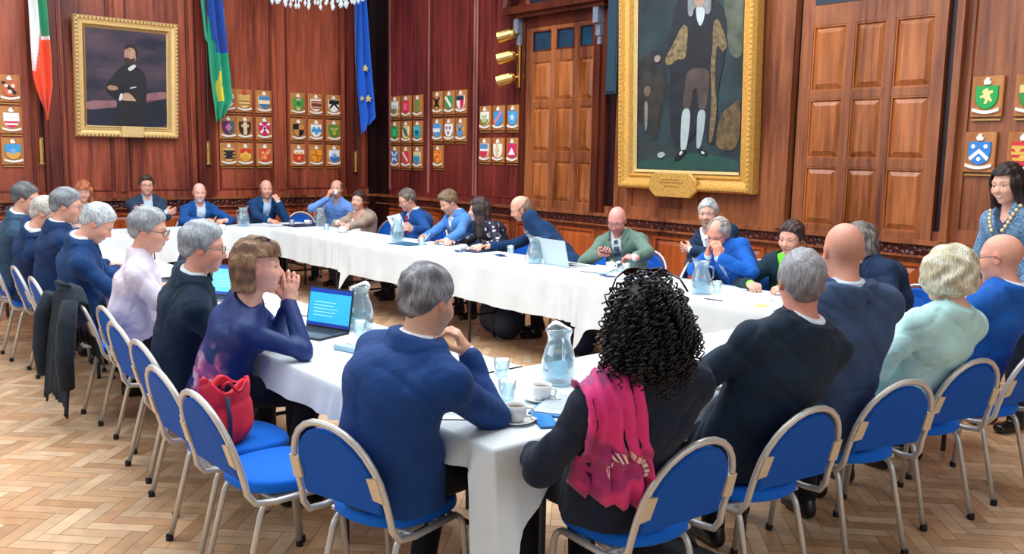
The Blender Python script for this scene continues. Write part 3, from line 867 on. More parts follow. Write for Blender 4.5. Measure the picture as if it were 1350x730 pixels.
# --- flags
def flag(y, z_bot, z_top, prof, colour_fn, label, mats, seed, pole_lean=0.0):
    root = empty('flag_on_pole', (XW + .09, y, z_bot - .45))
    tag(root, label, 'flag', 'flags on the back wall')
    O = Vector(root.location)
    bm = bmesh.new()
    tube(bm, [Vector((XW + .13, y, z_bot - .42)) - O, Vector((XW + .22, y + pole_lean, 5.2)) - O], .017, 8)
    obj('flag_pole', bm, mat('dark_pole', '#2a0f10', .35), root)
    bm = bmesh.new()
    tube(bm, [Vector((XW + .13, y, z_bot - .55 + i * .28)) - O for i in (0, 1)], .027, 10)
    tube(bm, [Vector((XW + .13, y, z_bot - .57)) - O, Vector((XW + .13, y, z_bot - .55)) - O], .04, 10)
    box(bm, 0, .06, -.02, .02, .02, .12); box(bm, 0, .06, -.02, .02, .17, .21)
    for v in bm.verts: pass
    obj('brass_bracket', bm, M_BRASS, root)
    rng = random.Random(seed)
    me = bpy.data.meshes.new('flag_cloth')
    nu, nv = 36, 70
    V, Fc, mi = [], [], []
    ph = rng.uniform(0, 6)
    for j in range(nv + 1):
        t = j / nv
        l, r, zl, zr = prof(t)
        for i in range(nu + 1):
            u = i / nu
            zz = zl * (1 - u) + zr * u
            amp = .045 + .02 * t
            dx = .20 + amp * math.sin(u * 2 * PI * 2.2 + ph + t * 2.0) + .012 * math.sin(u * 19 + t * 6)
            V.append(Vector((XW + dx + .02, y + l * (1 - u) + r * u + .010 * math.sin(u * 13 + ph + t * 5), zz)) - O)
    for j in range(nv):
        for i in range(nu):
            a = j * (nu + 1) + i
            Fc.append((a, a + 1, a + nu + 2, a + nu + 1))
            v = V[a] + O
            mi.append(colour_fn((i + .5) / nu, v.z, v.y))
    me.from_pydata([tuple(v) for v in V], [], Fc)
    for p, k in zip(me.polygons, mi):
        p.material_index = k; p.use_smooth = True
    fo = link('flag_cloth', me, mats, root)
    md = fo.modifiers.new('thick', 'SOLIDIFY'); md.thickness = .004
    return root, O

def fm(h): return mat('flag_' + h.strip('#'), h, .75, vary=.06, vscale=4, sheen=.2)
lerp = lambda a, b, t: a + (b - a) * t
# tricolour: white left with a green sliver, orange tail
def prof_ie(t):
    z = lerp(5.0, 2.02, t)
    l = -.12 + .06 * t + (max(0, t - .80) / .20) ** 1.5 * .13
    r = .02 + .14 * min(1, t / .75) - (max(0, t - .86) / .14) * .10
    return l, r, z + .10 * (t > .8) * (t - .8) * 2, z - .0
def col_ie(u, z, y):
    edge = 2.80 - .9 * (u - .45)
    if z < (2.62 + .62 * min(1, max(0, (u - .15) / .4)) if u < .55 else 3.02): return 2
    return 1 if (u > .62 and z > 3.05) else 0
flag(2.84, 2.05, 5.0, prof_ie, col_ie, 'white and orange flag with a green edge, drooping left of the portrait', [fm('#eef1f2'), fm('#1f9a6a'), fm('#f2582a')], 1)
def prof_gr(t):
    z = lerp(5.0, 2.06, t)
    l = -.14 + .19 * t + (max(0, t - .8) / .2) * .03 - (.09 if t < .62 else 0) * (1 - t)
    r = .06 + .30 * t - (max(0, t - .90) / .10) * .17
    return l, r, z, z + .10 * max(0, t - .85) / .15
def col_gr(u, z, y):
    if z > 3.62 and u > .42: return 3 if abs(u - .62) < .1 and z > 3.75 else 1
    if z > 3.05 and u > .42 - (z - 3.05) * .1 and u < .98: return 1
    if 2.40 < z < 2.58 and .3 < u < .68: return 2
    if 2.58 <= z < 2.82 and .28 + (z - 2.58) * .9 < u < .44 + (z - 2.58) * .95: return 2
    return 0
flag(4.97, 2.06, 5.0, prof_gr, col_gr, 'green flag with a blue field and yellow emblem, hanging right of the portrait', [fm('#12a07c'), fm('#1a4aa8'), fm('#f0d23a'), fm('#d9e0e6')], 2)
def prof_eu(t):
    z = lerp(5.0, 1.96, t)
    l = -.06 + .02 * t + (max(0, t - .62) / .38) * .10
    r = .04 + .26 * t + .06 * t * t - (max(0, t - .93) / .07) * .16
    return l, r, z, z + .22 * max(0, t - .88) / .12
r_, O_ = flag(7.33, 1.96, 5.0, prof_eu, lambda u, z, y: 0, 'blue flag with yellow stars hanging in the corner of the room', [fm('#1565d8')], 3)
for sy, sz, rr in ((7.42, 2.98, .055), (7.36, 2.52, .035), (7.47, 2.52, .06)):
    bm = bmesh.new()
    prism(bm, [((rr if i % 2 == 0 else rr * .42) * math.sin(PI * i / 5), (rr if i % 2 == 0 else rr * .42) * math.cos(PI * i / 5)) for i in range(10)],
          lambda u, v, d: Vector((XW + .26 + d, sy + u, sz + v)) - O_, 0.0, .035)
    obj('flag_star', bm, fm('#f0e08a'), r_)

# --- crystal chandelier, only its lowest drops show
ch = empty('crystal_chandelier', (-7.0, 3.70, 2.94))
tag(ch, 'crystal chandelier whose lowest drops show at the top edge', 'chandelier')
bm = bmesh.new()
tube(bm, [(0, 0, .5), (0, 0, ZC - 2.94)], .02, 8)
for r, z in ((.42, .16), (.30, .42)):
    tube(bm, [(r * math.cos(2 * PI * i / 32), r * math.sin(2 * PI * i / 32), z) for i in range(32)], .012, 6, closed=True)
for k in range(8):
    a = 2 * PI * k / 8
    tube(bm, [(.42 * math.cos(a), .42 * math.sin(a), .16), (.3 * math.cos(a), .3 * math.sin(a), .42), (0, 0, .75)], .008, 6)
obj('chandelier_frame', bm, M_BRASS, ch)
rng = random.Random(3)
MCR = glassy('crystal', '#f4f8ff', .45)
n = 0
for r, cnt, zt in ((.43, 54, .17), (.36, 30, .13), (.28, 16, .10)):
    for k in range(cnt):
        a = 2 * PI * k / cnt + rng.uniform(-.03, .03)
        bm = bmesh.new()
        L = rng.uniform(.08, .13)
        zz = zt - rng.uniform(0, .03)
        lathe(bm, [(.002, zz), (.011, zz - .02), (.006, zz - .045), (.005, zz - L * .6), (.016, zz - L * .8), (.002, zz - L)], 6, (r * math.cos(a), r * math.sin(a), 0))
        obj('crystal_drop', bm, MCR, ch)

# ------------------------------------------------------------------ tables and cloths
TOP = 0.752
def trestle(x0, x1, y0, y1, label):
    """six-foot folding table: board and two U-shaped steel legs"""
    cx, cy = (x0 + x1) / 2, (y0 + y1) / 2
    root = empty('trestle_table', (cx, cy, 0))
    tag(root, label, 'table', 'folding tables under the white cloths')
    lx, ly = (x1 - x0) / 2 - .01, (y1 - y0) / 2 - .01
    bm = bmesh.new(); box(bm, -lx, lx, -ly, ly, .715, .745, .006); obj('tabletop', bm, M_TABLE, root)
    along_x = lx > ly
    a, b = (lx, ly) if along_x else (ly, lx)
    for s in (-1, 1):
        bm = bmesh.new()
        e = s * (a - .28); w = b - .06
        P = [(e, -w, 0.0), (e, -w, .70), (e, w, .70), (e, w, 0.0)]
        if not along_x: P = [(q, p, r) for p, q, r in P]
        tube(bm, arc(P, .06), .014, 8)
        Q = [(e, -w, .25), (e, w, .25)]
        if not along_x: Q = [(q, p, r) for p, q, r in Q]
        tube(bm, Q, .011, 8)
        B = [(e, 0, .25), (e - s * .30, 0, .705)]
        if not along_x: B = [(q, p, r) for p, q, r in B]
        tube(bm, B, .009, 6)
        obj('leg', bm, M_STEELD, root)
    return root

def tablecloth(x0, x1, y0, y1, drops, label, seed, TOP=TOP):
    """drops: side -> (hem drop, tail at the low end, tail at the high end, join low, join high); sides n/s run along x, e/w along y"""
    rng = random.Random(seed)
    V, F = [], []
    nx, ny = max(4, int((x1 - x0) / .08)), max(4, int((y1 - y0) / .08))
    for j in range(ny + 1):
        for i in range(nx + 1):
            x, y = x0 + (x1 - x0) * i / nx, y0 + (y1 - y0) * j / ny
            e = min(x - x0, x1 - x, y - y0, y1 - y)
            V.append((x, y, TOP + .0012 * math.sin(x * 9 + seed) * math.sin(y * 7) * min(1, e * 8)))
    for j in range(ny):
        for i in range(nx):
            a = j * (nx + 1) + i
            F.append((a, a + 1, a + nx + 2, a + nx + 1))
    # perimeter walk, counter-clockwise: s, e, n, w
    sides = {'s': ((x0, y0), (x1, y0), (0, -1)), 'e': ((x1, y0), (x1, y1), (1, 0)), 'n': ((x1, y1), (x0, y1), (0, 1)), 'w': ((x0, y1), (x0, y0), (-1, 0))}
    order = ['s', 'e', 'n', 'w']
    runs = []
    start = 0
    for k in range(4):
        if order[k] in drops and order[k - 1] not in drops: start = k
    cur = None
    for q in range(4):
        sd = order[(start + q) % 4]
        if sd not in drops:
            cur = None; continue
        (ax, ay), (bx, by), nrm = sides[sd]
        L = math.hypot(bx - ax, by - ay)
        hem, ta, tb = drops[sd]
        pts = []
        n = int(L / .025)
        for i in range(n + 1):
            s = i / n * L
            pts.append((ax + (bx - ax) * i / n, ay + (by - ay) * i / n, nrm[0], nrm[1], hem, (ta(s) if callable(ta) else ta * math.exp(-(s / .085) ** 1.5)) + (tb(L - s) if callable(tb) else tb * math.exp(-((L - s) / .085) ** 1.5)), min(s, L - s)))
        if cur is None:
            cur = pts; runs.append(cur)
        else:
            p0, p1_ = cur[-1], pts[0]
            for i in range(1, 6):
                t = i / 6; a = t * PI / 2
                nx_, ny_ = p0[2] * math.cos(a) + p1_[2] * math.sin(a), p0[3] * math.cos(a) + p1_[3] * math.sin(a)
                cur.append((p0[0], p0[1], nx_, ny_, lerp(p0[4], p1_[4], t), lerp(p0[5], p1_[5], t) , 0))
            cur += pts
    for run in runs:
        base = len(V)
        nv = 14
        f1, f2 = rng.uniform(0, 6), rng.uniform(0, 6)
        run_s = 0
        for i, (px, py, nx_, ny_, hem, tail, de) in enumerate(run):
            if i: run_s += math.hypot(px - run[i - 1][0], py - run[i - 1][1]) + .02 * (de == 0)
            near = math.exp(-(de / .22) ** 2)
            D = hem + tail + .008 * math.sin(run_s * 4 + f1)
            for j in range(nv + 1):
                v = j / nv
                if j == 0: out, z = 0.0, TOP
                elif j == 1: out, z = .008, TOP - .003
                elif j == 2: out, z = .012, TOP - .012
                else:
                    vv = (v - 2 / nv) / (1 - 2 / nv)
                    fold = (.010 + .016 * near) * math.sin(run_s * (16 + 10 * near) + f2) + .008 * math.sin(run_s * 37 + f1) * (.3 + near)
                    out = .014 + .022 * vv + fold * vv ** 1.2
                    z = TOP - .012 - (D - .012) * vv
                    if tail > .05: out += min(tail, .2) * .14 * vv * vv
                V.append((px + nx_ * out, py + ny_ * out, z))
        m = nv + 1
        for i in range(len(run) - 1):
            for j in range(nv):
                a = base + i * m + j
                F.append((a, a + 1, a + m + 1, a + m))
    me = bpy.data.meshes.new('tablecloth')
    me.from_pydata(V, [], F)
    me.polygons.foreach_set('use_smooth', [True] * len(F))
    b2 = bmesh.new(); b2.from_mesh(me); bmesh.ops.recalc_face_normals(b2, faces=b2.faces); b2.to_mesh(me); b2.free()
    o = link('tablecloth', me, M_CLOTH)
    return tag(o, label, 'tablecloth', 'white cloths on the hollow square of tables')

XF0, XF1 = -11.12, -10.335
YL0, YL1 = 1.83, 2.645
YR0, YR1 = 4.87, 5.665
XN0, XN1 = -3.03, -2.22
seams = [-10.33, -8.53, -6.69, -4.90, -3.04]
for k in range(4):
    a, b = seams[k], seams[k + 1]
    who = ['by the woman in the white top', 'by the man with the red tie', 'by the silver laptop', 'nearest, by the woman in the lime top'][k]
    trestle(a, b, YR0, YR1, 'white-clothed folding table of the long right-hand run, ' + who)
    d = {'s': (.335 if k else .31, .06 if k == 0 else .20, .04 if k < 3 else .2), 'n': (.30, .1, .1)}
    if k == 3: d['e'] = (.3, .1, .1)
    if k == 0: d['s'] = (.32, .06, .04)
    tablecloth(a - .02, b + .02, YR0 - .002 * k, YR1 + .002 * k, d, 'white cloth hanging over the right-hand table ' + who, 10 + k, TOP + .0008 * k)
lseams = [-10.33, -8.52, -6.69, -4.86, -3.04]
for k in range(4):
    a, b = lseams[k], lseams[k + 1]
    who = ['farthest from the camera', 'by the man in the pale slate suit', 'by the man in the pink-white shirt', 'under the open black laptop'][k]
    trestle(a, b, YL0, YL1, 'white-clothed folding table of the left run, ' + who)
    d = {'s': (.15 if k == 3 else .2, .03, .03), 'n': (.3, .06, .06)}
    if k == 0: pass
    tablecloth(a - .02, b + (.02 if k < 3 else -.006), YL0 - .002 * k, YL1 + .002 * k, d, 'white cloth on the left run of tables ' + who, 20 + k, TOP + .0008 * k)
nseams = [1.82, 3.65, 5.66]
for k in range(2):
    a, b = nseams[k], nseams[k + 1]
    who = ['with the coffee cups and water jug', 'in front of the woman in mint'][k]
    trestle(XN0, XN1, a, b, 'white-clothed folding table of the near run, ' + who)
    if k == 0: d = {'e': (.16, lambda s: .17 * max(0, 1 - s / .22) + .28 * math.exp(-(s / .03) ** 2), .05), 's': (.10, .10, lambda s: .48 * math.exp(-(s / .045) ** 6))}
    else: d = {'e': (.2, .05, .1), 'n': (.3, .1, .1)}
    tablecloth(XN0, XN1, a + .002, b - .004, d, 'white cloth on the near run of tables ' + who, 30 + k)
fse = [1.83, 3.45, 5.66]
for k in range(2):
    a, b = fse[k], fse[k + 1]
    who = ['in front of the red-haired woman', 'by the bald man with the pen'][k]
    trestle(XF0, XF1, a, b, 'white-clothed folding table of the far run, ' + who)
    d = {'e': (.33, .05, .05), 'w': (.3, .05, .05)}
    if k == 1: d['n'] = (.3, .1, .1)
    tablecloth(XF0, XF1, a + .004, b - .004, d, 'white cloth on the far run of tables ' + who, 40 + k)

# ------------------------------------------------------------------ chairs (local +x is the front)
def make_chair():
    root = empty('conference_chair')
    # seat cushion, rounded at the front
    def seat_loop(k, z):
        pts = []
        for x, y in [(-.20, -.195), (-.20, .195)]:
            pass
        P = [(-.20, -.19), (.05, -.215), (.14, -.20), (.20, -.15), (.225, -.06), (.225, .06), (.20, .15), (.14, .20), (.05, .215), (-.20, .19)]
        return [(x * k, y * k, z) for x, y in P]
    bm = bmesh.new()
    rings = []
    for k, z in ((.93, .425), (.99, .432), (1.0, .45), (.985, .468), (.93, .48), (.6, .486)):
        rings.append([bm.verts.new(p) for p in seat_loop(k, z)])
    n = len(rings[0])
    for A, B in zip(rings[:-1], rings[1:]):
        for k in range(n):
            bm.faces.new((A[k], A[(k + 1) % n], B[(k + 1) % n], B[k]))
    bm.faces.new(rings[0][::-1]); bm.faces.new(rings[-1])
    so = obj('seat', bm, M_BLUE, root, smooth=True)
    md = so.modifiers.new('s', 'SUBSURF'); md.levels = 1; md.render_levels = 2
    # back loop running forward as the seat rail
    def backx(z): return -.215 - .27 * (z - .45) - .10 * max(0, z - .45) ** 2
    loop = [(.10, -.225, .425), (-.12, -.225, .42), (-.195, -.222, .43), (-.225, -.218, .47)]
    side = [(.52, .214), (.58, .213), (.64, .207), (.69, .192), (.735, .168), (.77, .138), (.80, .095), (.818, .048), (.823, 0)]
    for z, y in side: loop.append((backx(z), -y, z))
    for z, y in reversed(side[:-1]): loop.append((backx(z), y, z))
    loop += [(-.225, .218, .47), (-.195, .222, .43), (-.12, .225, .42), (.10, .225, .425)]
    bm = bmesh.new(); tube(bm, loop, .0125, 10)
    obj('back_frame', bm, M_STEEL, root, smooth=True)
    # padded back, blue on both sides
    bm = bmesh.new()
    outl = [(.515, .185), (.56, .190), (.62, .188), (.67, .176), (.715, .155), (.75, .125), (.78, .085), (.797, .043), (.802, 0)]
    full = [(z, -y) for z, y in outl] + [(z, y) for z, y in reversed(outl[:-1])]
    rings = []
    zc = .64
    for k, dx in ((.96, -.012), (1.0, -.004), (1.0, .008), (.94, .022), (.6, .03)):
        rings.append([bm.verts.new((backx(z) + dx + .10 * y * y, y * k, zc + (z - zc) * k)) for z, y in full])
    n = len(full)
    for A, B in zip(rings[:-1], rings[1:]):
        for k in range(n):
            bm.faces.new((A[k], A[(k + 1) % n], B[(k + 1) % n], B[k]))
    bm.faces.new(rings[0][::-1]); bm.faces.new(rings[-1])
    obj('backrest', bm, M_BLUEB, root, smooth=False)
    for s in (-1, 1):
        bm = bmesh.new()
        vs = []
        for z, y in ((.575, .218), (.665, .208), (.66, .165), (.58, .172)):
            vs.append((z, y))
        prism(bm, [(s * y, z) for z, y in (vs if s > 0 else vs[::-1])], lambda u, v, d: (backx(v) - d, u, v), -.004, .018)
        obj('clip', bm, M_CLIP, root)
    for s in (-1, 1):
        bm = bmesh.new(); tube(bm, arc([(.0, s * .19, .408), (.17, s * .195, .405), (.215, s * .205, .0)], .06), .0125, 10); lg = obj('leg', bm, M_STEEL, root, smooth=True)
        bm = bmesh.new(); lathe(bm, [(.016, 0), (.017, .02), (.014, .03)], 10, (.215, s * .205, 0), cap1=True); obj('foot_cap', bm, M_RUB, lg)
        bm = bmesh.new(); tube(bm, arc([(.0, s * .15, .408), (-.13, s * .155, .405), (-.235, s * .165, .0)], .05), .0125, 10); lg = obj('leg', bm, M_STEEL, root, smooth=True)
        bm = bmesh.new(); lathe(bm, [(.016, 0), (.017, .02), (.014, .03)], 10, (-.235, s * .165, 0), cap1=True); obj('foot_cap', bm, M_RUB, lg)
    bm = bmesh.new(); tube(bm, [(.06, -.2, .41), (.06, .2, .41)], .01, 8); tube(bm, [(-.1, -.2, .41), (-.1, .2, .41)], .01, 8)
    obj('cross_bar', bm, M_STEEL, root)
    return root

chair0 = make_chair()
_first = [True]
def chair(x, y, deg, label):
    if _first[0]:
        o = chair0; _first[0] = False
        o.location = (x, y, 0); o.rotation_euler = (0, 0, rad(deg))
    else:
        o = dup(chair0, (x, y, 0), rad(deg))
    return tag(o, label, 'chair', 'blue conference chairs')
def chair_top(x, y, deg, label, back=.325):
    """place a chair by where the top of its back stands"""
    a = rad(deg)
    return chair(x + back * math.cos(a), y + back * math.sin(a), deg, label)

chair_top(-2.60, 1.40, 104, 'blue chair with silver frame carrying the man in navy at the near corner')
chair_top(-3.22, 1.20, 92, 'empty blue chair, nearest of the left row, its bare seat in view')
chair_top(-3.68, 1.22, 90, 'blue chair with the red bag on its seat')
chair_top(-4.24, 1.33, 90, 'blue chair carrying the brown-haired woman in navy satin')
chair_top(-4.76, 1.38, 90, 'blue chair carrying the grey-haired man in a dark suit and glasses')
chair_top(-5.27, 1.47, 90, 'blue chair carrying the man in the pink-white shirt')
chair_top(-5.92, 1.47, 92, 'blue chair draped with a dark coat in the left row')
chair_top(-6.72, 1.43, 88, 'blue chair carrying the white-haired man bent over his papers')
chair_top(-7.40, 1.46, 88, 'blue chair with its back seen edge-on, far left of the photo')
chair_top(-8.1, 1.42, 90, 'blue chair carrying the man with thinning white hair at the left row')
chair_top(-8.8, 1.42, 90, 'blue chair carrying the man in grey suit and glasses, far end of the left row')
chair_top(-1.71, 2.27, 176, 'blue chair with silver frame carrying the curly-haired woman with the magenta scarf')
chair_top(-1.70, 2.90, 172, 'blue chair carrying the grey-haired man in a black jacket, beside the curly-haired woman')
chair_top(-1.69, 3.58, 164, 'blue chair carrying the bald man in the creased blue-grey jacket')
chair_top(-1.68, 4.24, 166, 'blue chair carrying the blonde woman in mint')
chair_top(-1.62, 4.85, 172, 'blue chair carrying the bald man in bright blue at the right edge')
for x, y, a, lab in ((-10.85, 6.15, -60, 'blue chair carrying the man drinking from a white cup'), (-10.0, 6.1, -84, 'blue chair carrying the woman in the white top and beige cardigan'), (-8.95, 6.12, -90, 'blue chair carrying the man with the red tie'),
                     (-8.0, 6.1, -90, 'blue chair carrying the fair-haired man writing notes'), (-7.35, 6.12, -90, 'blue chair carrying the woman in the spotted dress'), (-6.15, 6.1, -90, 'blue chair carrying the bald man leaning across'),
                     (-5.6, 6.22, -80, 'blue chair carrying the bald man in the green jacket'), (-5.16, 5.98, -150, 'empty blue chair turned sideways, beside the man in the green jacket'), (-5.05, 6.62, -90, 'empty blue chair standing behind, between the green jacket and the striped tie'),
                     (-4.55, 6.55, -80, 'blue chair carrying the man with folded arms and the striped tie'), (-4.05, 6.15, -90, 'blue chair carrying the man with clasped hands in a bright blue suit'), (-3.6, 6.2, -90, 'blue chair carrying the woman in the lime top'), (-3.05, 6.15, -95, 'blue chair carrying the woman with grey-brown hair and dark jacket')):
    chair(x, y, a, lab)
for y, lab in ((3.05, 'blue chair carrying the red-haired woman by the far wall'), (3.85, 'blue chair carrying the dark-haired man with glasses under the portrait'), (4.45, 'blue chair carrying the bald man holding a pen at the far table'), (5.3, 'blue chair carrying the bald man with a hand at his chin')):
    chair(-11.55, y, 0, lab)
chair(-11.62, 5.98, -20, 'empty blue chair at the far corner, left of the man drinking')

# ------------------------------------------------------------------ people: smooth-blended volumes meshed on a grid
def nrm(v):
    v = np.asarray(v, float); return v / (np.linalg.norm(v) or 1)

class Vol:
    def __init__(s, lo, hi, h):
        s.h = h; s.lo = np.array(lo, float) - 3 * h
        s.n = np.ceil((np.array(hi, float) + 3 * h - s.lo) / h).astype(int) + 1
        s.F = np.full(s.n, 0.5, np.float32)
        s.ax = [(s.lo[i] + h * np.arange(s.n[i])).astype(np.float32) for i in range(3)]
    def sl(s, lo, hi):
        a = np.clip(np.floor((np.array(lo) - s.lo) / s.h).astype(int), 0, s.n)
        b = np.clip(np.ceil((np.array(hi) - s.lo) / s.h).astype(int) + 1, 0, s.n)
        sl = tuple(slice(a[i], b[i]) for i in range(3))
        return sl, s.ax[0][sl[0]][:, None, None], s.ax[1][sl[1]][None, :, None], s.ax[2][sl[2]][None, None, :]
    def mix(s, sl, d, k, op):
        c = s.F[sl]
        if op == 'add':
            h = np.maximum(k - np.abs(c - d), 0) / k
            s.F[sl] = np.minimum(c, d) - h * h * k * .25
        else:
            d = -d
            h = np.maximum(k - np.abs(c - d), 0) / k
            s.F[sl] = np.maximum(c, d) + h * h * k * .25
    def cap(s, a, b, ra, rb, k=.02, op='add'):
        a = np.array(a, float); b = np.array(b, float)
        m = max(ra, rb) + k + 3 * s.h
        sl, x, y, z = s.sl(np.minimum(a, b) - m, np.maximum(a, b) + m)
        d = b - a; L2 = max(d @ d, 1e-9)
        px, py, pz = x - a[0], y - a[1], z - a[2]
        t = np.clip((px * d[0] + py * d[1] + pz * d[2]) / L2, 0, 1)
        dist = np.sqrt((px - t * d[0]) ** 2 + (py - t * d[1]) ** 2 + (pz - t * d[2]) ** 2) - (ra + (rb - ra) * t)
        s.mix(sl, dist, k, op)
    def ell(s, c, r, R=None, k=.02, op='add'):
        c = np.array(c, float); r = np.array(r, float)
        m = max(r) + k + 3 * s.h
        sl, x, y, z = s.sl(c - m, c + m)
        px, py, pz = x - c[0], y - c[1], z - c[2]
        if R is not None:
            q = [px * R[0, i] + py * R[1, i] + pz * R[2, i] for i in range(3)]
        else: q = [px, py, pz]
        k0 = np.sqrt((q[0] / r[0]) ** 2 + (q[1] / r[1]) ** 2 + (q[2] / r[2]) ** 2)
        k1 = np.sqrt((q[0] / r[0] ** 2) ** 2 + (q[1] / r[1] ** 2) ** 2 + (q[2] / r[2] ** 2) ** 2) + 1e-6
        s.mix(sl, k0 * (k0 - 1) / k1, k, op)
    def ecap(s, a, b, lat, A, B, k=.02):
        """elliptic tapered capsule: A, B = (half width along lat, half depth)"""
        a = np.array(a, float); b = np.array(b, float); d = b - a; L2 = max(d @ d, 1e-9)
        u = d / math.sqrt(L2); l = nrm(np.array(lat) - u * (np.array(lat) @ u)); f = np.cross(l, u)
        m = max(A + B) + k + 3 * s.h
        sl, x, y, z = s.sl(np.minimum(a, b) - m, np.maximum(a, b) + m)
        px, py, pz = x - a[0], y - a[1], z - a[2]
        t0 = (px * d[0] + py * d[1] + pz * d[2]) / L2
        t = np.clip(t0, 0, 1)
        ru = A[0] + (B[0] - A[0]) * t; rv = A[1] + (B[1] - A[1]) * t
        ql = px * l[0] + py * l[1] + pz * l[2]; qf = px * f[0] + py * f[1] + pz * f[2]
        qa = (t0 - t) * math.sqrt(L2)
        rw = np.minimum(ru, rv)
        k0 = np.sqrt((ql / ru) ** 2 + (qf / rv) ** 2 + (qa / rw) ** 2)
        k1 = np.sqrt((ql / ru ** 2) ** 2 + (qf / rv ** 2) ** 2 + (qa / rw ** 2) ** 2) + 1e-6
        s.mix(sl, k0 * (k0 - 1) / k1, k, 'add')
    def coords(s):
        return s.ax[0][:, None, None], s.ax[1][None, :, None], s.ax[2][None, None, :]
    def at(s, p):
        i = np.clip(np.round((np.array(p) - s.lo) / s.h).astype(int), 0, s.n - 1)
        return s.F[tuple(i)]
    def mesh(s):
        F = s.F; S = F < 0
        c = [S[i:S.shape[0] - 1 + i, j:S.shape[1] - 1 + j, k:S.shape[2] - 1 + k] for i in (0, 1) for j in (0, 1) for k in (0, 1)]
        al = c[0].copy(); an = c[0].copy()
        for q in c[1:]:
            al &= q; an |= q
        act = an & ~al
        I = np.argwhere(act)
        if len(I) == 0: return np.zeros((0, 3)), np.zeros((0, 4), int)
        idx = np.full(act.shape, -1, np.int32); idx[act] = np.arange(len(I))
        acc = np.zeros((len(I), 3)); cnt = np.zeros(len(I))
        offs = [np.array(o) for o in ((0, 0, 0), (0, 0, 1), (0, 1, 0), (0, 1, 1), (1, 0, 0), (1, 0, 1), (1, 1, 0), (1, 1, 1))]
        vals = [F[I[:, 0] + o[0], I[:, 1] + o[1], I[:, 2] + o[2]] for o in offs]
        for a in range(8):
            for b in range(a + 1, 8):
                if np.abs(offs[a] - offs[b]).sum() == 1:
                    va, vb = vals[a], vals[b]
                    m = (va < 0) != (vb < 0)
                    t = np.where(m, va / np.where(m, va - vb, 1), 0)
                    p = offs[a] + (offs[b] - offs[a]) * t[:, None]
                    acc += p * m[:, None]; cnt += m
        V = s.lo + (I + acc / np.maximum(cnt, 1)[:, None]) * s.h
        Q = []
        for axis in range(3):
            sa = [slice(None)] * 3; sb = [slice(None)] * 3
            sa[axis] = slice(0, -1); sb[axis] = slice(1, None)
            A, B = S[tuple(sa)], S[tuple(sb)]
            E = A != B
            o1, o2 = [i for i in range(3) if i != axis]
            g = [slice(None)] * 3; g[o1] = slice(1, -1); g[o2] = slice(1, -1)
            E2 = np.zeros_like(E); E2[tuple(g)] = E[tuple(g)]
            J = np.argwhere(E2)
            if len(J) == 0: continue
            fl = A[J[:, 0], J[:, 1], J[:, 2]]
            def cell(d1, d2):
                K = J.copy(); K[:, o1] += d1; K[:, o2] += d2
                return idx[K[:, 0], K[:, 1], K[:, 2]]
            q = np.stack([cell(-1, -1), cell(0, -1), cell(0, 0), cell(-1, 0)], 1)
            if axis == 1: fl = ~fl
            q[~fl] = q[~fl][:, ::-1]
            Q.append(q)
        return V, np.concatenate(Q)

def fast_mesh(name, V, Q, cols=None):
    me = bpy.data.meshes.new(name)
    n, m = len(V), len(Q)
    me.vertices.add(n); me.vertices.foreach_set('co', np.asarray(V, np.float32).ravel())
    me.loops.add(4 * m); me.loops.foreach_set('vertex_index', np.asarray(Q, np.int32).ravel())
    me.polygons.add(m)
    me.polygons.foreach_set('loop_start', np.arange(0, 4 * m, 4, dtype=np.int32))
    try: me.polygons.foreach_set('loop_total', np.full(m, 4, np.int32))
    except Exception: pass
    me.update(calc_edges=True)
    me.polygons.foreach_set('use_smooth', np.ones(m, bool))
    if cols is not None:
        at = me.color_attributes.new('Col', 'FLOAT_COLOR', 'POINT')
        at.data.foreach_set('color', np.asarray(cols, np.float32).ravel())
    me.validate()
    return me

def smooth_verts(V, Q, it=1, w=.5):
    for _ in range(it):
        acc = np.zeros_like(V); cnt = np.zeros(len(V))
        for a in range(4):
            b = (a + 1) % 4
            np.add.at(acc, Q[:, a], V[Q[:, b]]); np.add.at(cnt, Q[:, a], 1)
            np.add.at(acc, Q[:, b], V[Q[:, a]]); np.add.at(cnt, Q[:, b], 1)
        V = V * (1 - w) + w * acc / np.maximum(cnt, 1)[:, None]
    return V

def wrinkle(V3, seed, amp, freq=26.0):
    r = np.random.RandomState(seed)
    x, y, z = V3
    out = 0
    for i in range(3):
        k = r.normal(size=3); k[2] *= .8; k = k / np.linalg.norm(k) * freq * r.uniform(.7, 1.3)
        k2 = r.normal(size=3); k2 = k2 / np.linalg.norm(k2) * freq * .45
        out = out + (1 - np.abs(np.sin((x * k[0] + y * k[1] + z * k[2]) * .5 + r.uniform(0, 6) + 1.6 * np.sin(x * k2[0] + y * k2[1] + z * k2[2] + r.uniform(0, 6))))) ** 3
    return (out - .8) * amp

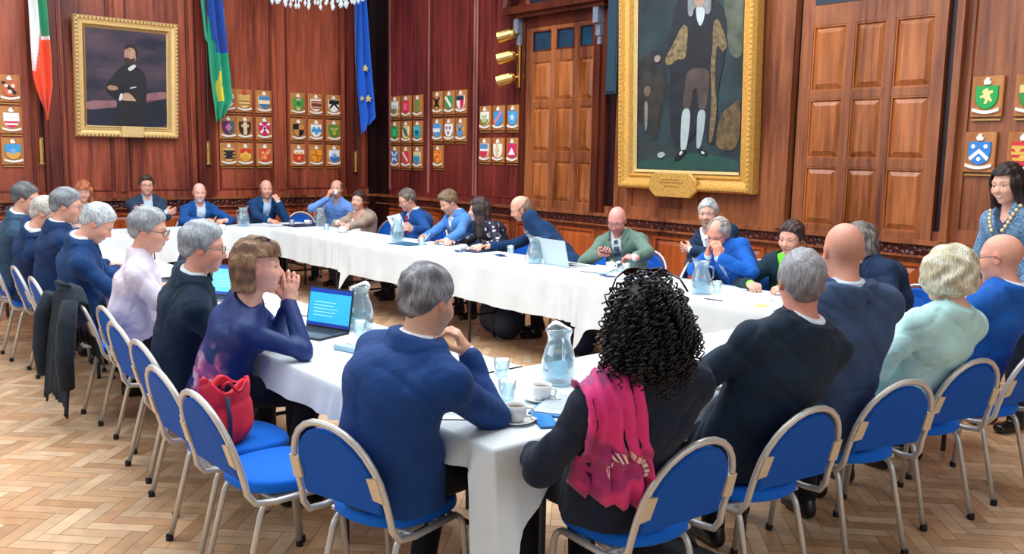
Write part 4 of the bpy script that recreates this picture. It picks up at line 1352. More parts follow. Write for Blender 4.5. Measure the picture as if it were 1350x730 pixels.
M_SKIN = vcol_mat('skin', rough=0.52, vary=.06, vscale=60, bump=.06, bscale=220, spec=.35)
M_HAIR = vcol_mat('hair_strands', rough=0.5, vary=.45, vscale=1.0, bump=.35, bscale=2.2, spec=.35, stretch=(140, 140, 26))
def cloth_mat(h, vary=.10, rough=.82, sheen=.15, bump=.22, bs=420):
    sheen = .04
    key = 'cloth_' + h.strip('#')
    if key in MATS: return MATS[key]
    m = mat(key, h, rough, vary=vary, vscale=14, bump=bump, bscale=bs, sheen=sheen, spec=.25)
    nt = m.node_tree; b = nt.nodes['Principled BSDF']
    fine = [n for n in nt.nodes if n.type == 'BUMP'][0]
    tc = [n for n in nt.nodes if n.type == 'TEX_COORD'][0]
    n = nt.nodes.new('ShaderNodeTexNoise'); n.inputs['Scale'].default_value = 7.5; n.inputs['Detail'].default_value = 3; n.inputs['Distortion'].default_value = .3
    nt.links.new(tc.outputs['Object'], n.inputs['Vector'])
    fold = nt.nodes.new('ShaderNodeBump'); fold.inputs['Strength'].default_value = .45; fold.inputs['Distance'].default_value = .05
    nt.links.new(n.outputs['Fac'], fold.inputs['Height']); nt.links.new(fold.outputs['Normal'], fine.inputs['Normal'])
    return m
M_SHOE = mat('black_leather', '#0c0c0f', .3)
M_SPEC = mat('spectacle_frame', '#1b1716', .35)
M_SPECM = mat('spectacle_metal', '#6d6a6a', .3, .8)

def rot_head(yaw, pitch, roll=0):
    f = np.array([math.cos(yaw) * math.cos(pitch), math.sin(yaw) * math.cos(pitch), -math.sin(pitch)])
    l = np.array([-math.sin(yaw), math.cos(yaw), 0.0])
    u = np.cross(f, l)
    c, s = math.cos(roll), math.sin(roll)
    l2 = c * l + s * u; u2 = -s * l + c * u
    return np.stack([f, l2, u2], 1)

def ik(S, W, a, b, pole):
    S = np.array(S, float); W = np.array(W, float)
    D = W - S; d = np.linalg.norm(D); u = D / d
    d = min(max(d, abs(a - b) + .03), (a + b) * .985); W = S + u * d
    ca = np.clip((a * a + d * d - b * b) / (2 * a * d), -1, 1)
    p = np.array(pole, float); p = p - u * (p @ u); p = nrm(p)
    return S + u * a * ca + p * a * math.sqrt(1 - ca * ca), W

def hand(f, W, d, n, side, curl=.5, spread=1.0, sc=1.0):
    """W wrist, d along the palm, n out of the palm, side +1 when the thumb lies on the +lat side"""
    d = nrm(d); n = nrm(np.array(n, float) - d * (np.array(n) @ d)); lat = np.cross(d, n) * side
    R = np.stack([d, lat, n], 1)
    P = lambda a, b, c: W + (d * a + lat * b + n * c) * sc
    f.ell(P(.045, 0, 0), np.array((.052, .040, .017)) * sc, R, .012)
    f.cap(P(-.02, 0, 0), P(.02, 0, 0), .026 * sc, .027 * sc, .014)
    for b, L in ((.031, .072), (.0105, .082), (-.0105, .076), (-.030, .060)):
        base = P(.082, b, 0); ang = 0
        p = base
        dirv = nrm(d + lat * b * 4.0 * spread)
        for seg, (l, r0, r1) in enumerate(((.45, .0098, .0092), (.31, .0090, .0084), (.24, .0082, .0072))):
            ang += curl * (.75, 1.0, .7)[seg]
            q = p + (dirv * math.cos(ang) + n * math.sin(ang)) * l * L * 1.12 * sc
            f.cap(p, q, r0 * sc, r1 * sc, .005)
            p = q
    t0 = P(.022, .030, .006); t1 = P(.052, .058, .016 + .012 * curl); t2 = P(.082, .060 - .012 * curl, .020 + .028 * curl)
    f.cap(t0, t1, .0135 * sc, .0115 * sc, .008); f.cap(t1, t2, .011 * sc, .0088 * sc, .005)

HLX = np.array([-.14, -.10, -.07, -.045, -.025, .0, .018, .032, .052, .075, .10])
def hairline(style):
    if style == 'high': z = [-.075, -.075, -.06, -.035, -.012, -.002, -.022, .020, .062, .085, .11]
    elif style == 'low': z = [-.095, -.095, -.08, -.055, -.022, -.010, -.035, .010, .040, .058, .075]
    else: z = [-.085, -.085, -.07, -.045, -.018, -.006, -.030, .014, .050, .070, .09]
    return np.array(z)

def build_hair(hs, hscale):
    """hair in head space; returns V, Q, cols"""
    st = hs['style']; h = hs.get('h', .0048)
    long = st in ('bob', 'long', 'shoulder', 'wavy')
    lo = (-.19, -.17, -.34 if st in ('long', 'shoulder') else -.20); hi = (.16, .17, .18)
    f = Vol(lo, hi, h)
    t = hs.get('t', .013)
    f.ell((-.012, 0, .028), (.102 + t, .079 + t * .8, .098 + t), None, .02)
    f.ell((.0, 0, .0), (.085 + t, .074 + t * .7, .09 + t * .3), None, .03)
    f.ell((-.06, 0, -.03), (.045 + t, .058 + t * .6, .06), None, .03)
    if hs.get('quiff'): f.ell((.055, 0, .095), (.045, .05, .028), None, .03)
    if st == 'bob':
        for s in (-1, 1):
            f.ecap((-.02, s * .062, .02), (-.015, s * .078, -.095), (1, 0, 0), (.075, .035), (.07, .028), .03)
        f.ecap((-.07, 0, .02), (-.075, 0, -.10), (0, 1, 0), (.08, .05), (.085, .04), .03)
        f.ell((.040, .01, .085), (.048, .066, .026), None, .03)
    if st in ('long', 'shoulder'):
        zb = -.28 if st == 'long' else -.20
        for s in (-1, 1):
            f.ecap((-.01, s * .068, .02), (.01 if st == 'long' else -.02, s * .095, zb), (1, 0, 0), (.065, .03), (.05, .03), .03)
        f.ecap((-.07, 0, .02), (-.09, 0, zb), (0, 1, 0), (.08, .045), (.10, .035), .03)
    if st == 'wavy':
        f.ell((-.025, 0, .045), (.115, .100, .098), None, .03)
        f.ell((-.055, 0, -.025), (.075, .092, .072), None, .03)
        for s in (-1, 1): f.ell((.02, s * .075, .0), (.07, .038, .085), None, .03)
    if st == 'bun':
        f.ell((-.125, 0, .03), (.045, .048, .045), None, .015)
    x, y, z = f.coords()
    r = np.random.RandomState(hs.get('seed', 1))
    if st == 'wavy':
        nz = .005 * np.sin(46 * y + 30 * x + 3 * np.sin(25 * z)) * np.sin(34 * z + 20 * x) + .002 * np.sin(150 * y + 60 * z + 3 * np.sin(30 * x))
    elif long or st == 'bun':
        nz = .0030 * np.sin(210 * y + 60 * x + 2 * np.sin(20 * z)) + .0025 * np.sin(120 * x - 50 * y + r.uniform(0, 6))
    else:
        nz = .0016 * np.sin(170 * y + 5 * np.sin(22 * x) + 3 * np.sin(27 * z)) + .0016 * np.sin(75 * (x + .6 * z) + 3 * np.sin(40 * y) + r.uniform(0, 6))
    F = f.F + nz * hs.get('rough', 1.0)
    zmin = np.interp(x[:, 0, 0], HLX, hairline(hs.get('line', 'mid')))[:, None, None]
    taper = np.clip((z - zmin) / .045, 0, 1) if not long else np.clip((.12 - np.abs(x - .0)) / .02 + 1, 0, 1)
    F = F + t * .85 * (1 - taper) ** 2
    if not long and st != 'bun':
        low = np.clip((z + .050 + .25 * np.maximum(x, 0)) / .105, 0, 1)
        F = F + (t + .002) * .9 * (1 - low) ** 1.4
    if not long:
        F = np.maximum(F, (zmin - z) * .8 + .4 * np.maximum(0, np.abs(y) - .2))
    else:
        # keep the face clear: a rounded front opening
        top = hs.get('fringe', .055)
        face = np.maximum(np.maximum(-(x - hs.get('fx', .018)) * .9, np.abs(y) - hs.get('open', .062)), z - top)
        F = np.maximum(F, -face)
        if st == 'bob':
            F = np.maximum(F, -.112 - z)
    bald = hs.get('bald', 0)
    if bald:  # bare crown: cut an oval from the top and the front
        if bald < .6:
            cut = np.sqrt(((x - .045) / (.10 * bald + .01)) ** 2 + (y / (.075 * bald + .012)) ** 2 + ((z - .13) / (.05 + .05 * bald)) ** 2) - 1
            F = np.maximum(F, -cut * .05)
        else:
            F = np.maximum(F, (z - (lerp(.10, .012, (bald - .6) / .4) - x * .42)) * .9)
    f.F = F.astype(np.float32)
    V, Q = f.mesh()
    if len(V) == 0: return None
    c1 = np.array(lin(hs['col'])); c2 = np.array(lin(hs.get('col2', hs['col'])))
    w = .5 + .5 * np.sin(60 * V[:, 1] + 25 * V[:, 0] + 2 * np.sin(50 * V[:, 2]))
    if hs.get('side2'): w = np.clip((.05 - V[:, 2]) / .08, 0, 1) * .8 + w * .2   # darker nape or sides
    cols = np.ones((len(V), 4)); cols[:, :3] = c1 * (1 - w[:, None]) + c2 * w[:, None]
    return V, Q, cols

def curly_hair(parent, R, C, col):
    rng = random.Random(8)
    verts, faces, cl = [], [], []
    f = Vol((-.22, -.22, -.34), (.17, .22, .22), .009)
    f.ell((-.02, 0, .03), (.110, .105, .108), None, .03)
    f.ell((-.05, 0, -.05), (.088, .125, .11), None, .04)
    f.ell((-.060, 0, -.105), (.060, .098, .080), None, .04)
    x, y, z = f.coords()
    f.F = (f.F + .010 * np.sin(70 * x + 3 * np.sin(40 * y)) * np.sin(66 * y) * np.sin(60 * z)).astype(np.float32)
    face = np.maximum(np.maximum(-(x - .045), np.abs(y) - .07), z - .06)
    f.F = np.maximum(f.F, -face)
    V, Q = f.mesh()
    Vw = V @ R.T + C
    cols = np.ones((len(V), 4)); cols[:, :3] = np.array(lin(col)) * .6
    me = fast_mesh('hair', Vw, Q, cols)
    ob = link('hair', me, M_HAIR, parent)
    # ringlets: thin helical tubes lying over the mass
    bm = bmesh.new()
    def surf(dirn):
        o = np.array((-.04, 0, -.04)); t = .05
        while t < .36 and f.at(o + dirn * t) < 0: t += .006
        return o + dirn * t
    for i in range(520):
        u = rng.uniform(-1, 1); a = rng.uniform(0, 2 * PI)
        dirn = nrm((math.sqrt(1 - u * u) * math.cos(a) - .35, math.sqrt(1 - u * u) * math.sin(a), u * 1.1 - .1))
        p = surf(dirn)
        if p[0] > .06 and abs(p[1]) < .08 and p[2] < .06: continue
        out = nrm(p - np.array((-.03, 0, .0)))
        L = rng.uniform(.05, .10); rad_ = rng.uniform(.005, .009); turns = L / rng.uniform(.020, .030)
        down = nrm(np.array((0, 0, -1.0)) + out * rng.uniform(.05, .55) + np.array((rng.uniform(-.2, .2), rng.uniform(-.3, .3), 0)))
        e1 = nrm(np.cross(down, out)); e2 = np.cross(down, e1)
        n = int(turns * 9) + 4
        ph = rng.uniform(0, 6)
        pts = []
        for k in range(n):
            t = k / (n - 1)
            q = p + np.array((0, 0, .030)) - out * .006 + down * L * t + out * .012 * math.sin(t * 3) + (e1 * math.cos(ph + turns * 2 * PI * t) + e2 * math.sin(ph + turns * 2 * PI * t)) * rad_
            pts.append(Vector(R @ q + C))
        tube(bm, pts, [.0036 * (1 - .4 * k / n) for k in range(n)], 4)
    obj('ringlets', bm, mat('curl_black', col, .35, vary=.5, vscale=40), ob, smooth=True)
    return ob

def person(label, at, face, head, hyaw=None, hpitch=8, hroll=0, q=.0065, top=None, jacket=None, trousers='#15161c', hair=None, skin='#d9a48c', beard=None,
           L=None, Rr=None, tie=None, glasses=None, stand=False, build=1.0, female=False, earring=False, collar='#e8eef4', seed=1, bald_tone=None, stubble=None, shaved=None, hs=1.0, group=None, shoulder_turn=0.0, legs=True, smile=0, lean_up=0.0):
    """a seated or standing figure. at: pelvis (x, y); face: body heading in degrees; head: world centre of the head"""
    A = rad(face); ca, sa = math.cos(A), math.sin(A)
    def loc(p):
        p = np.array(p, float); d = p[:2] - np.array(at)
        return np.array((d[0] * ca + d[1] * sa, -d[0] * sa + d[1] * ca, p[2]))
    def ldir(v):
        v = np.array(v, float); return np.array((v[0] * ca + v[1] * sa, -v[0] * sa + v[1] * ca, v[2]))
    C = loc(head)
    hy = rad((hyaw if hyaw is not None else face) - face)
    R = rot_head(hy, rad(hpitch), rad(hroll))
    hp = lambda a, b, c: C + R @ (np.array((a, b, c)) * hs)
    zp = .585 if not stand else .95
    P0 = np.array((0, 0, zp))
    N = C - R[:, 2] * .150 * hs - R[:, 0] * .030
    N = N * .85 + (C - np.array((0.02, 0, .155))) * .15
    Lsp = .50
    D = N - P0; dl = np.linalg.norm(D); u = D / dl
    lat = np.array((0, 1.0, 0)); ts = rad(shoulder_turn)
    latc = np.array((-math.sin(ts), math.cos(ts), 0)); latc = nrm(latc - u * (latc @ u))
    fw = np.cross(latc, u)
    bow = min(.085, math.sqrt(max(0, Lsp * Lsp - dl * dl)) * .45 + .012)
    P1 = P0 + D * .33 - fw * bow * .9; P2 = P0 + D * .68 - fw * bow
    W = build * (1.0 if not female else .90)
    S = {}
    for s in (-1, 1): S[s] = N - u * .092 + latc * s * .172 * W - fw * .010
    ua, fa = .295, .265
    # wrists
    hands = {}
    for s, spec in ((1, L), (-1, Rr)):
        if spec is None: spec = {}
        if 'w' in spec: w = loc(spec['w'])
        else: w = np.array((.42, s * .17, .79)) if not stand else S[s] + np.array((.10, s * .05, -.5))
        pole = ldir(spec['pole']) if 'pole' in spec else np.array((-.25, s * .6, -1.0))
        E, w = ik(S[s], w, ua * (1 if not female else .94), fa * (1 if not female else .94), pole)
        dv = ldir(spec['d']) if 'd' in spec else nrm((w - E) * np.array((1, 1, .3)))
        nv = ldir(spec['n']) if 'n' in spec else np.array((0, -s * .35, -1.0))
        hands[s] = (E, w, dv, nv, spec.get('curl', .45), spec.get('hide', False))

    def torso(f, off, k=.05, belly=0.0):
        f.ecap(P0 + u * -.02, P1, lat, (.155 * W + off, .115 + off + belly * .5), (.145 * W + off, .108 + off + belly), k)
        f.ecap(P1, P2, latc, (.145 * W + off, .108 + off + belly), (.168 * W + off, .112 + off), k)
        f.ecap(P2, N - u * .125, latc, (.166 * W + off, .110 + off), (.140 * W + off, .080 + off), k)
        if female:
            for s in (-1, 1): f.ell(P2 + fw * (.075 + off * .8) + latc * s * .07 + u * .0, (.062, .062, .062), None, .04)
        for s in (-1, 1):
            f.cap(N - u * .075, S[s], .058 + off, .052 + off, k)
            f.cap(N + u * .012 - fw * .014, S[s] + u * .018, .044 + off * .6, .036 + off * .6, k)
    def arm(f, s, ru, re, rw, frac=1.0, k=.045):
        E, w = hands[s][0], hands[s][1]
        la, lb = np.linalg.norm(E - S[s]), np.linalg.norm(w - E)
        tot = frac * (la + lb)
        if tot <= la:
            f.cap(S[s], S[s] + (E - S[s]) * tot / la, ru, ru + (re - ru) * tot / la, k)
        else:
            t = (tot - la) / lb
            f.cap(S[s], E, ru, re, k)
            f.cap(E, E + (w - E) * t, re, re + (rw - re) * t, .02)
    pts = [P0, N, C, S[1], S[-1]] + [hands[s][i] for s in (1, -1) for i in (0, 1)]
    lo, hi = np.min(pts, 0), np.max(pts, 0)

    # ---- body: head, neck, trunk, arms and hands as one surface
    f = Vol(np.minimum(lo, C - .15) - np.array((.13, .13, .0)), np.maximum(hi, C + .16) + np.array((.14, .14, .03)), q)
    torso(f, -.012, .05)
    f.cap(N - u * .03, hp(-.018, 0, -.05), .056 if not female else .049, .054 if not female else .047, .03)
    for s in (-1, 1):
        arm(f, s, .044 if not female else .036, .038 if not female else .032, .027 if not female else .023)
        E, w, dv, nv, cu, hide = hands[s]
        if not hide: hand(f, w, dv, nv, -s, cu, sc=1.0 if not female else .92)
    H = hs
    e = lambda c, r, k=.02, op='add': f.ell(hp(*c), np.array(r) * H, R, k * H, op)
    e((-.012, 0, .028), (.098, .076, .092), .02)
    e((.020, 0, -.025), (.072, .062, .082), .03)
    e((.030, 0, -.070), (.055, .052 if not female else .046, .040), .03)
    e((.064, 0, -.098), (.022, .024, .018), .02)
    f.cap(hp(.078, 0, .012), hp(.106, 0, -.028), .009, .0135, .014)
    for s in (-1, 1):
        f.cap(hp(.098, s * .010, -.034), hp(.092, s * .013, -.036), .009, .008, .008)
        f.cap(hp(.078, s * .012, .024), hp(.062, s * .048, .022), .012 if not female else .009, .011, .018)
        e((.098, s * .032, .004), (.018, .020, .012), .016, 'sub')
        e((.076, s * .031, .004), (.0135, .0145, .0125), .004)
        e((.062, s * .042, -.030), (.030, .022, .024), .03)
        e((-.006, s * .078, -.002), (.020, .009, .033), .008)
        e((.002, s * .086, -.002), (.010, .006, .018), .006, 'sub')
    e((.088, 0, -.056), (.012, .024, .007), .008); e((.086, 0, -.067), (.012, .020, .007), .008)
    f.cap(hp(.099, -.019, -.0615), hp(.099, .019, -.0615), .0022, .0022, .006, 'sub')
    V, Q = f.mesh()
    V = smooth_verts(V, Q, 1, .35)
    hl = (V - C) @ R / H
    col = np.ones((len(V), 4)); base = np.array(lin(skin)); col[:, :3] = base
    def blot(cx, cy, cz, rx, ry, rz, c, w=1.0, soft=2.0):
        d = np.sqrt(((hl[:, 0] - cx) / rx) ** 2 + ((hl[:, 1] - cy) / ry) ** 2 + ((hl[:, 2] - cz) / rz) ** 2)
        t = np.clip((1.25 - d) * soft, 0, 1)[:, None] * w
        col[:, :3] = col[:, :3] * (1 - t) + np.array(c) * t
    red = base * np.array((1.06, .72, .68))
    for s in (-1, 1):
        blot(.07, s * .045, -.03, .04, .03, .03, red, .45, 1); blot(-.006, s * .085, 0, .03, .02, .04, red, .55)
    blot(.11, 0, -.028, .02, .02, .018, red, .5)
    if bald_tone: blot(.0, 0, .11, .10, .075, .06, lin(bald_tone), .6, 1.2)
    if shaved:
        blot(-.06, 0, -.015, .065, .085, .055, lin(shaved), .5, 1.2)
    if stubble:
        c, w = lin(stubble[0]), stubble[1]
        blot(.06, 0, -.085, .055, .058, .035, c, w, 2.5); blot(.095, 0, -.045, .02, .028, .010, c, w, 2)
        for s in (-1, 1): blot(.03, s * .058, -.055, .045, .02, .035, c, w, 2)
    lipc = np.array(lin('#a8484a' if female else '#a8605a'))
    blot(.094, 0, -.0615, .02, .022, .0085, lipc, .75 if female else .4, 3)
    if smile: blot(.099, 0, -.061, .012, .019, .0045, lin('#f4efe8'), .95, 4)
    browc = np.array(lin(hair['col'] if hair else '#6b5a4c')) * .55
    for s in (-1, 1):
        blot(.085, s * .031, .026, .03, .018, .0042, browc * .7 + base * .3, .6, 2.5)
        blot(.090, s * .031, .003, .012, .0125, .0048, lin('#c8beb6'), .8, 3)
        blot(.091, s * .031, .003, .012, .0062, .0055, lin('#33241e'), .95, 4)
        blot(.088, s * .031, .0095, .012, .016, .0022, lin('#5a3c32'), .7, 3)
        blot(.078, s * .041, .005, .010, .010, .0042, lin('#4a342c'), .7, 3)
        blot(.088, s * .031, .015, .012, .016, .003, base * .75, .4, 2)
    me = fast_mesh('person', V, Q, col)
    root = link('person', me, M_SKIN, None, (at[0], at[1], 0), A)
    tag(root, label, 'person', group)

    # ---- hair
    if hair:
        if hair['style'] == 'curly': curly_hair(root, R, C, hair['col'])
        else:
            r = build_hair(hair, H)
            if r:
                Vh, Qh, ch_ = r
                link('hair', fast_mesh('hair', Vh * H @ R.T + C, Qh, ch_), M_HAIR, root)
    if beard:
        fb = Vol((.0, -.08, -.13), (.12, .08, .0), .005)
        fb.ell((.055, 0, -.085), (.058, .058, .038), None, .02)
        x, y, z = fb.coords()
        F = fb.F + .002 * np.sin(300 * y + 200 * z)
        F = np.maximum(F, .012 - np.sqrt(((x - .1) / 3) ** 2 + (y / 2.2) ** 2 + (z + .0615) ** 2))
        fb.F = F.astype(np.float32)
        Vb, Qb = fb.mesh()
        cb = np.ones((len(Vb), 4)); cb[:, :3] = lin(beard)
        link('beard', fast_mesh('beard', Vb * H @ R.T + C, Qb, cb), M_HAIR, root)

    # ---- garments
    def front_cut(F, f, apex, w0, wa, wt, depth=0.0):
        x, y, z = f.coords()
        px, py, pz = x - P0[0], y - P0[1], z - P0[2]
        t = (px * D[0] + py * D[1] + pz * D[2]) / (dl * dl)
        yy = px * latc[0] + py * latc[1] + pz * latc[2]
        xx = px * fw[0] + py * fw[1] + pz * fw[2]
        w = np.interp(t, [-.3, 0, apex, .86, 1.0, 1.25], [w0, w0, wa, wt * .75, wt, wt])
        cut = np.maximum(np.abs(yy) - w, depth - xx)
        return np.maximum(F, -cut), t, yy, xx, w
    def garment(name, off, sleeve, neck, colr, wr=.004, hem=-.03, ru=.052, re=.046, rw=.036, h=None, cut=None, collar_r=None, k=.05, belly=0.0, lapel=False, mtl=None, flare=0.0):
        h = h or max(q * 1.25, .008)
        g = Vol(np.minimum(lo, P0 - .02) - np.array((.18, .18, .20)), np.maximum(hi, N) + np.array((.16, .16, .06)), h)
        torso(g, off, k, belly)
        if hem < 0 or flare:
            g.ecap(P0 - np.array((0, 0, 1)) * (-hem) - fw * .0, P0 + u * .08, lat, (.175 * W + off + flare, .135 + off + flare), (.158 * W + off, .118 + off + belly), .04)
        if collar_r:
            g.cap(N - u * .035 - fw * .012, N + u * collar_r[2] - fw * .014, collar_r[0], collar_r[1], .022)
        F = g.F
        if cut:
            F, t, yy, xx, w = front_cut(F, g, *cut)
            if lapel:
                band = np.maximum(np.abs(yy) - (w + .050 + .02 * (t - .6)), np.maximum(w - np.abs(yy), np.maximum(cut[0] + .02 - t, -xx)))
                F = np.minimum(F, np.maximum(F - .007, band))
        x, y, z = g.coords()
        if neck == 'scoop':
            c0 = N + fw * .06
            F = np.maximum(F, -(np.sqrt(((x - c0[0]) ** 2 + (y - c0[1]) ** 2) / .010 + (z - c0[2]) ** 2 / .014) - 1) * .09)
        # open above the collar, and the hem below
        tt = (x - N[0]) * u[0] + (y - N[1]) * u[1] + (z - N[2]) * u[2]
        if lapel:
            rd = np.sqrt(np.maximum((x - N[0]) ** 2 + (y - N[1]) ** 2 + (z - N[2]) ** 2 - tt ** 2, 0))
            bk = np.maximum(np.maximum(-.040 - tt, tt - .034), rd - .115)
            F = np.minimum(F, np.maximum(F - .009, bk))
        rad_ = np.sqrt(np.maximum((x - N[0]) ** 2 + (y - N[1]) ** 2 + (z - N[2]) ** 2 - tt ** 2, 0))
        F = np.maximum(F, np.minimum(tt - (collar_r[2] + .004 if collar_r else .012), .098 - rad_))
        F = np.maximum(F, (max(zp + hem - .06, .492) if not stand else zp + hem - .06) - z)
        g.F = F.astype(np.float32)
        for s in (-1, 1):
            arm(g, s, ru, re, rw, sleeve, .028)
        F = g.F
        if wr: F = F + wrinkle(g.coords(), seed * 7 + len(name), wr).astype(np.float32)
        g.F = F.astype(np.float32)
        Vg, Qg = g.mesh()
        Vg = smooth_verts(Vg, Qg, 1, .4)
        o = link(name, fast_mesh(name, Vg, Qg), mtl or cloth_mat(colr), root)
        return o, g
    shirt_v = None
    if top:
        kind = top.get('kind', 'shirt')
        kw = dict(off=.004, sleeve=top.get('sleeve', 1.0), neck='collar', colr=top['col'], wr=top.get('wr', .002), hem=-.02)
        if kind == 'shirt':
            kw.update(ru=.052 if not jacket else .047, re=.044 if not jacket else .040, rw=.034, collar_r=(.064, .0575, .042), belly=top.get('belly', 0), cut=(.93, 0.0, 0.0, .030))
            if not jacket: kw.update(off=.010, wr=.005, ru=.060, re=.052)
        else:
            kw.update(ru=.048, re=.042, rw=.032, neck='scoop' if kind == 'scoop' else 'v', mtl=top.get('mat'))
            if not jacket: kw.update(off=.008, hem=-.05, flare=.01)
            if kind == 'v': kw.update(cut=(.78, 0, 0.0, .05))
            if kind == 'crew': kw.update(neck='none', collar_r=(.075, .07, .0))
        if top.get('mat'): kw['mtl'] = top['mat']
        so, shirt_v = garment(top.get('name', 'shirt' if kind == 'shirt' else 'top'), **kw)
    if jacket:
        cut = jacket.get('cut', (.42, .012, .008, .062))
        jo, jv = garment(jacket.get('name', 'jacket'), jacket.get('off', .019), jacket.get('sleeve', .95), 'collar', jacket['col'], jacket.get('wr', .006), jacket.get('hem', -.10), .060, .054, .045,
                collar_r=(.076, .0625, .034) if jacket.get('collar', True) else (.085, .08, -.005), cut=cut, lapel=jacket.get('lapel', True), mtl=jacket.get('mat'), belly=jacket.get('belly', 0))
    # ---- tie
    if tie and shirt_v is not None:
        bm = bmesh.new()
        prev = None
        for i in range(15):
            t = lerp(.97, tie.get('end', .35), i / 14)
            c = P0 + D * t - fw * bow * math.sin(PI * min(1, max(0, t)))
            d = 0.0
            while shirt_v.at(c + fw * d) < 0 and d < .3: d += .003
            d += .014
            w = .016 if i == 0 else .013 if i == 1 else lerp(.014, .038, min(1, (i - 1) / 11))
            if i == 14: w = .004
            row = [bm.verts.new(c + fw * dd + latc * s * w) for s, dd in ((-1, d), (0, d + .004), (1, d))] + [bm.verts.new(c + fw * (d - .006) + latc * s * w) for s in (1, -1)]
            if prev:
                for a in range(5):
                    bm.faces.new((prev[a], prev[(a + 1) % 5], row[(a + 1) % 5], row[a]))
            else: bm.faces.new(row)
            prev = row
        bm.faces.new(prev[::-1])
        obj('tie', bm, tie['mat'], root)
    # ---- trousers and shoes
    if legs:
        g = Vol((-.24, -.30, .03 if not stand else .03), (.62, .30, .80 if not stand else 1.12), .013)
        foot = {}
        for s in (-1, 1):
            Hp = P0 + np.array((0, s * .085, .0))
            if stand:
                K = np.array((.02, s * .095, .50)); An = np.array((-.02, s * .10, .09))
            else:
                K = np.array((.41, s * .13, .55)); An = np.array((.36 + .05 * s * (seed % 3 - 1), s * .15, .09))
            g.cap(Hp, K, .088 * W, .066, .04); g.cap(K, An, .064, .050, .02)
            foot[s] = An
        g.ecap(P0 - np.array((0, .0, .02)), P0 + u * .06, lat, (.17 * W, .125), (.15 * W, .115), .04)
        if not stand: g.ell((.0, 0, .57), (.15, .17 * W, .085), None, .04)
        g.F = (g.F + wrinkle(g.coords(), seed + 3, .004)).astype(np.float32)
        x, y, z = g.coords(); g.F = np.maximum(g.F, .055 - z)
        Vg, Qg = g.mesh()
        link('trousers', fast_mesh('trousers', Vg, Qg), cloth_mat(trousers), root)
        for s in (-1, 1):
            g = Vol((-.14, -.07, -.005), (.24, .07, .13), .009)
            g.ecap((-.03, 0, .045), (.13, 0, .032), (0, 1, 0), (.038, .045), (.045, .030), .02); g.ell((.0, 0, .08), (.055, .042, .05), None, .02)
            x, y, z = g.coords(); g.F = np.maximum(g.F, .002 - z)
            Vg, Qg = g.mesh()
            link('shoe', fast_mesh('shoe', Vg + np.array((foot[s][0], foot[s][1], 0)), Qg), M_SHOE, root)
    # ---- spectacles
    if glasses:
        gm = M_SPEC if glasses == 'dark' else M_SPECM
        bm = bmesh.new()
        on_head = glasses == 'sun'
        for s in (-1, 1):
            cy = s * .033
            ring = [hp(.108 - .25 * abs(cy + .026 * math.cos(2 * PI * i / 18)) * .6, cy + .026 * math.cos(2 * PI * i / 18), .002 + .018 * math.sin(2 * PI * i / 18)) for i in range(18)]
            tube(bm, ring, .0020, 6, closed=True)
            tube(bm, [hp(.098, s * .060, .008), hp(.06, s * .080, .010), hp(.0, s * .086, .012), hp(-.025, s * .084, -.008)], .0020, 6)
        tube(bm, [hp(.112, -.009, .006), hp(.114, 0, .009), hp(.112, .009, .006)], .0018, 6)
        gl = obj('spectacles', bm, gm, root)
    return dict(root=root, R=R, C=C, hp=hp, N=N, u=u, fw=fw, lat=latc, P0=P0, D=D, S=S, hands=hands, top=shirt_v, jacket=jv if jacket else None, loc=loc)

# ------------------------------------------------------------------ the people
GREY = dict(style='short', col='#a9adb2', col2='#7d8188')
def hair(style='short', col='#a9adb2', col2=None, **k):
    d = dict(style=style, col=col, col2=col2 or col); d.update(k); return d
def stripes(name, c1, c2, scale=60, rough=.6):
    if name in MATS: return MATS[name]
    m = mat(name, c1, rough)
    nt = m.node_tree; b = nt.nodes['Principled BSDF']
    tc = nt.nodes.new('ShaderNodeTexCoord'); w = nt.nodes.new('ShaderNodeTexWave'); w.inputs['Scale'].default_value = scale; w.bands_direction = 'DIAGONAL'
    r = nt.nodes.new('ShaderNodeValToRGB'); r.color_ramp.interpolation = 'CONSTANT'
    r.color_ramp.elements[0].color = (*lin(c1), 1); r.color_ramp.elements[1].color = (*lin(c2), 1); r.color_ramp.elements[1].position = .5
    nt.links.new(tc.outputs['Object'], w.inputs[0]); nt.links.new(w.outputs['Fac'], r.inputs[0]); nt.links.new(r.outputs[0], b.inputs['Base Color'])
    return m
def spotted(name, base, spots, scale=34, thr=.32, rough=.7, soft=.06):
    if name in MATS: return MATS[name]
    m = mat(name, base, rough)
    nt = m.node_tree; b = nt.nodes['Principled BSDF']
    tc = nt.nodes.new('ShaderNodeTexCoord'); v = nt.nodes.new('ShaderNodeTexVoronoi'); v.inputs['Scale'].default_value = scale
    r = nt.nodes.new('ShaderNodeValToRGB')
    r.color_ramp.elements[0].color = (*lin(spots), 1); r.color_ramp.elements[0].position = thr
    r.color_ramp.elements[1].color = (*lin(base), 1); r.color_ramp.elements[1].position = thr + soft
    nt.links.new(tc.outputs['Object'], v.inputs[0]); nt.links.new(v.outputs['Distance'], r.inputs[0]); nt.links.new(r.outputs[0], b.inputs['Base Color'])
    return m

SK, SKP, SKD = '#d8a48a', '#e2ac98', '#c48f74'
UP = (0, 0, 1)
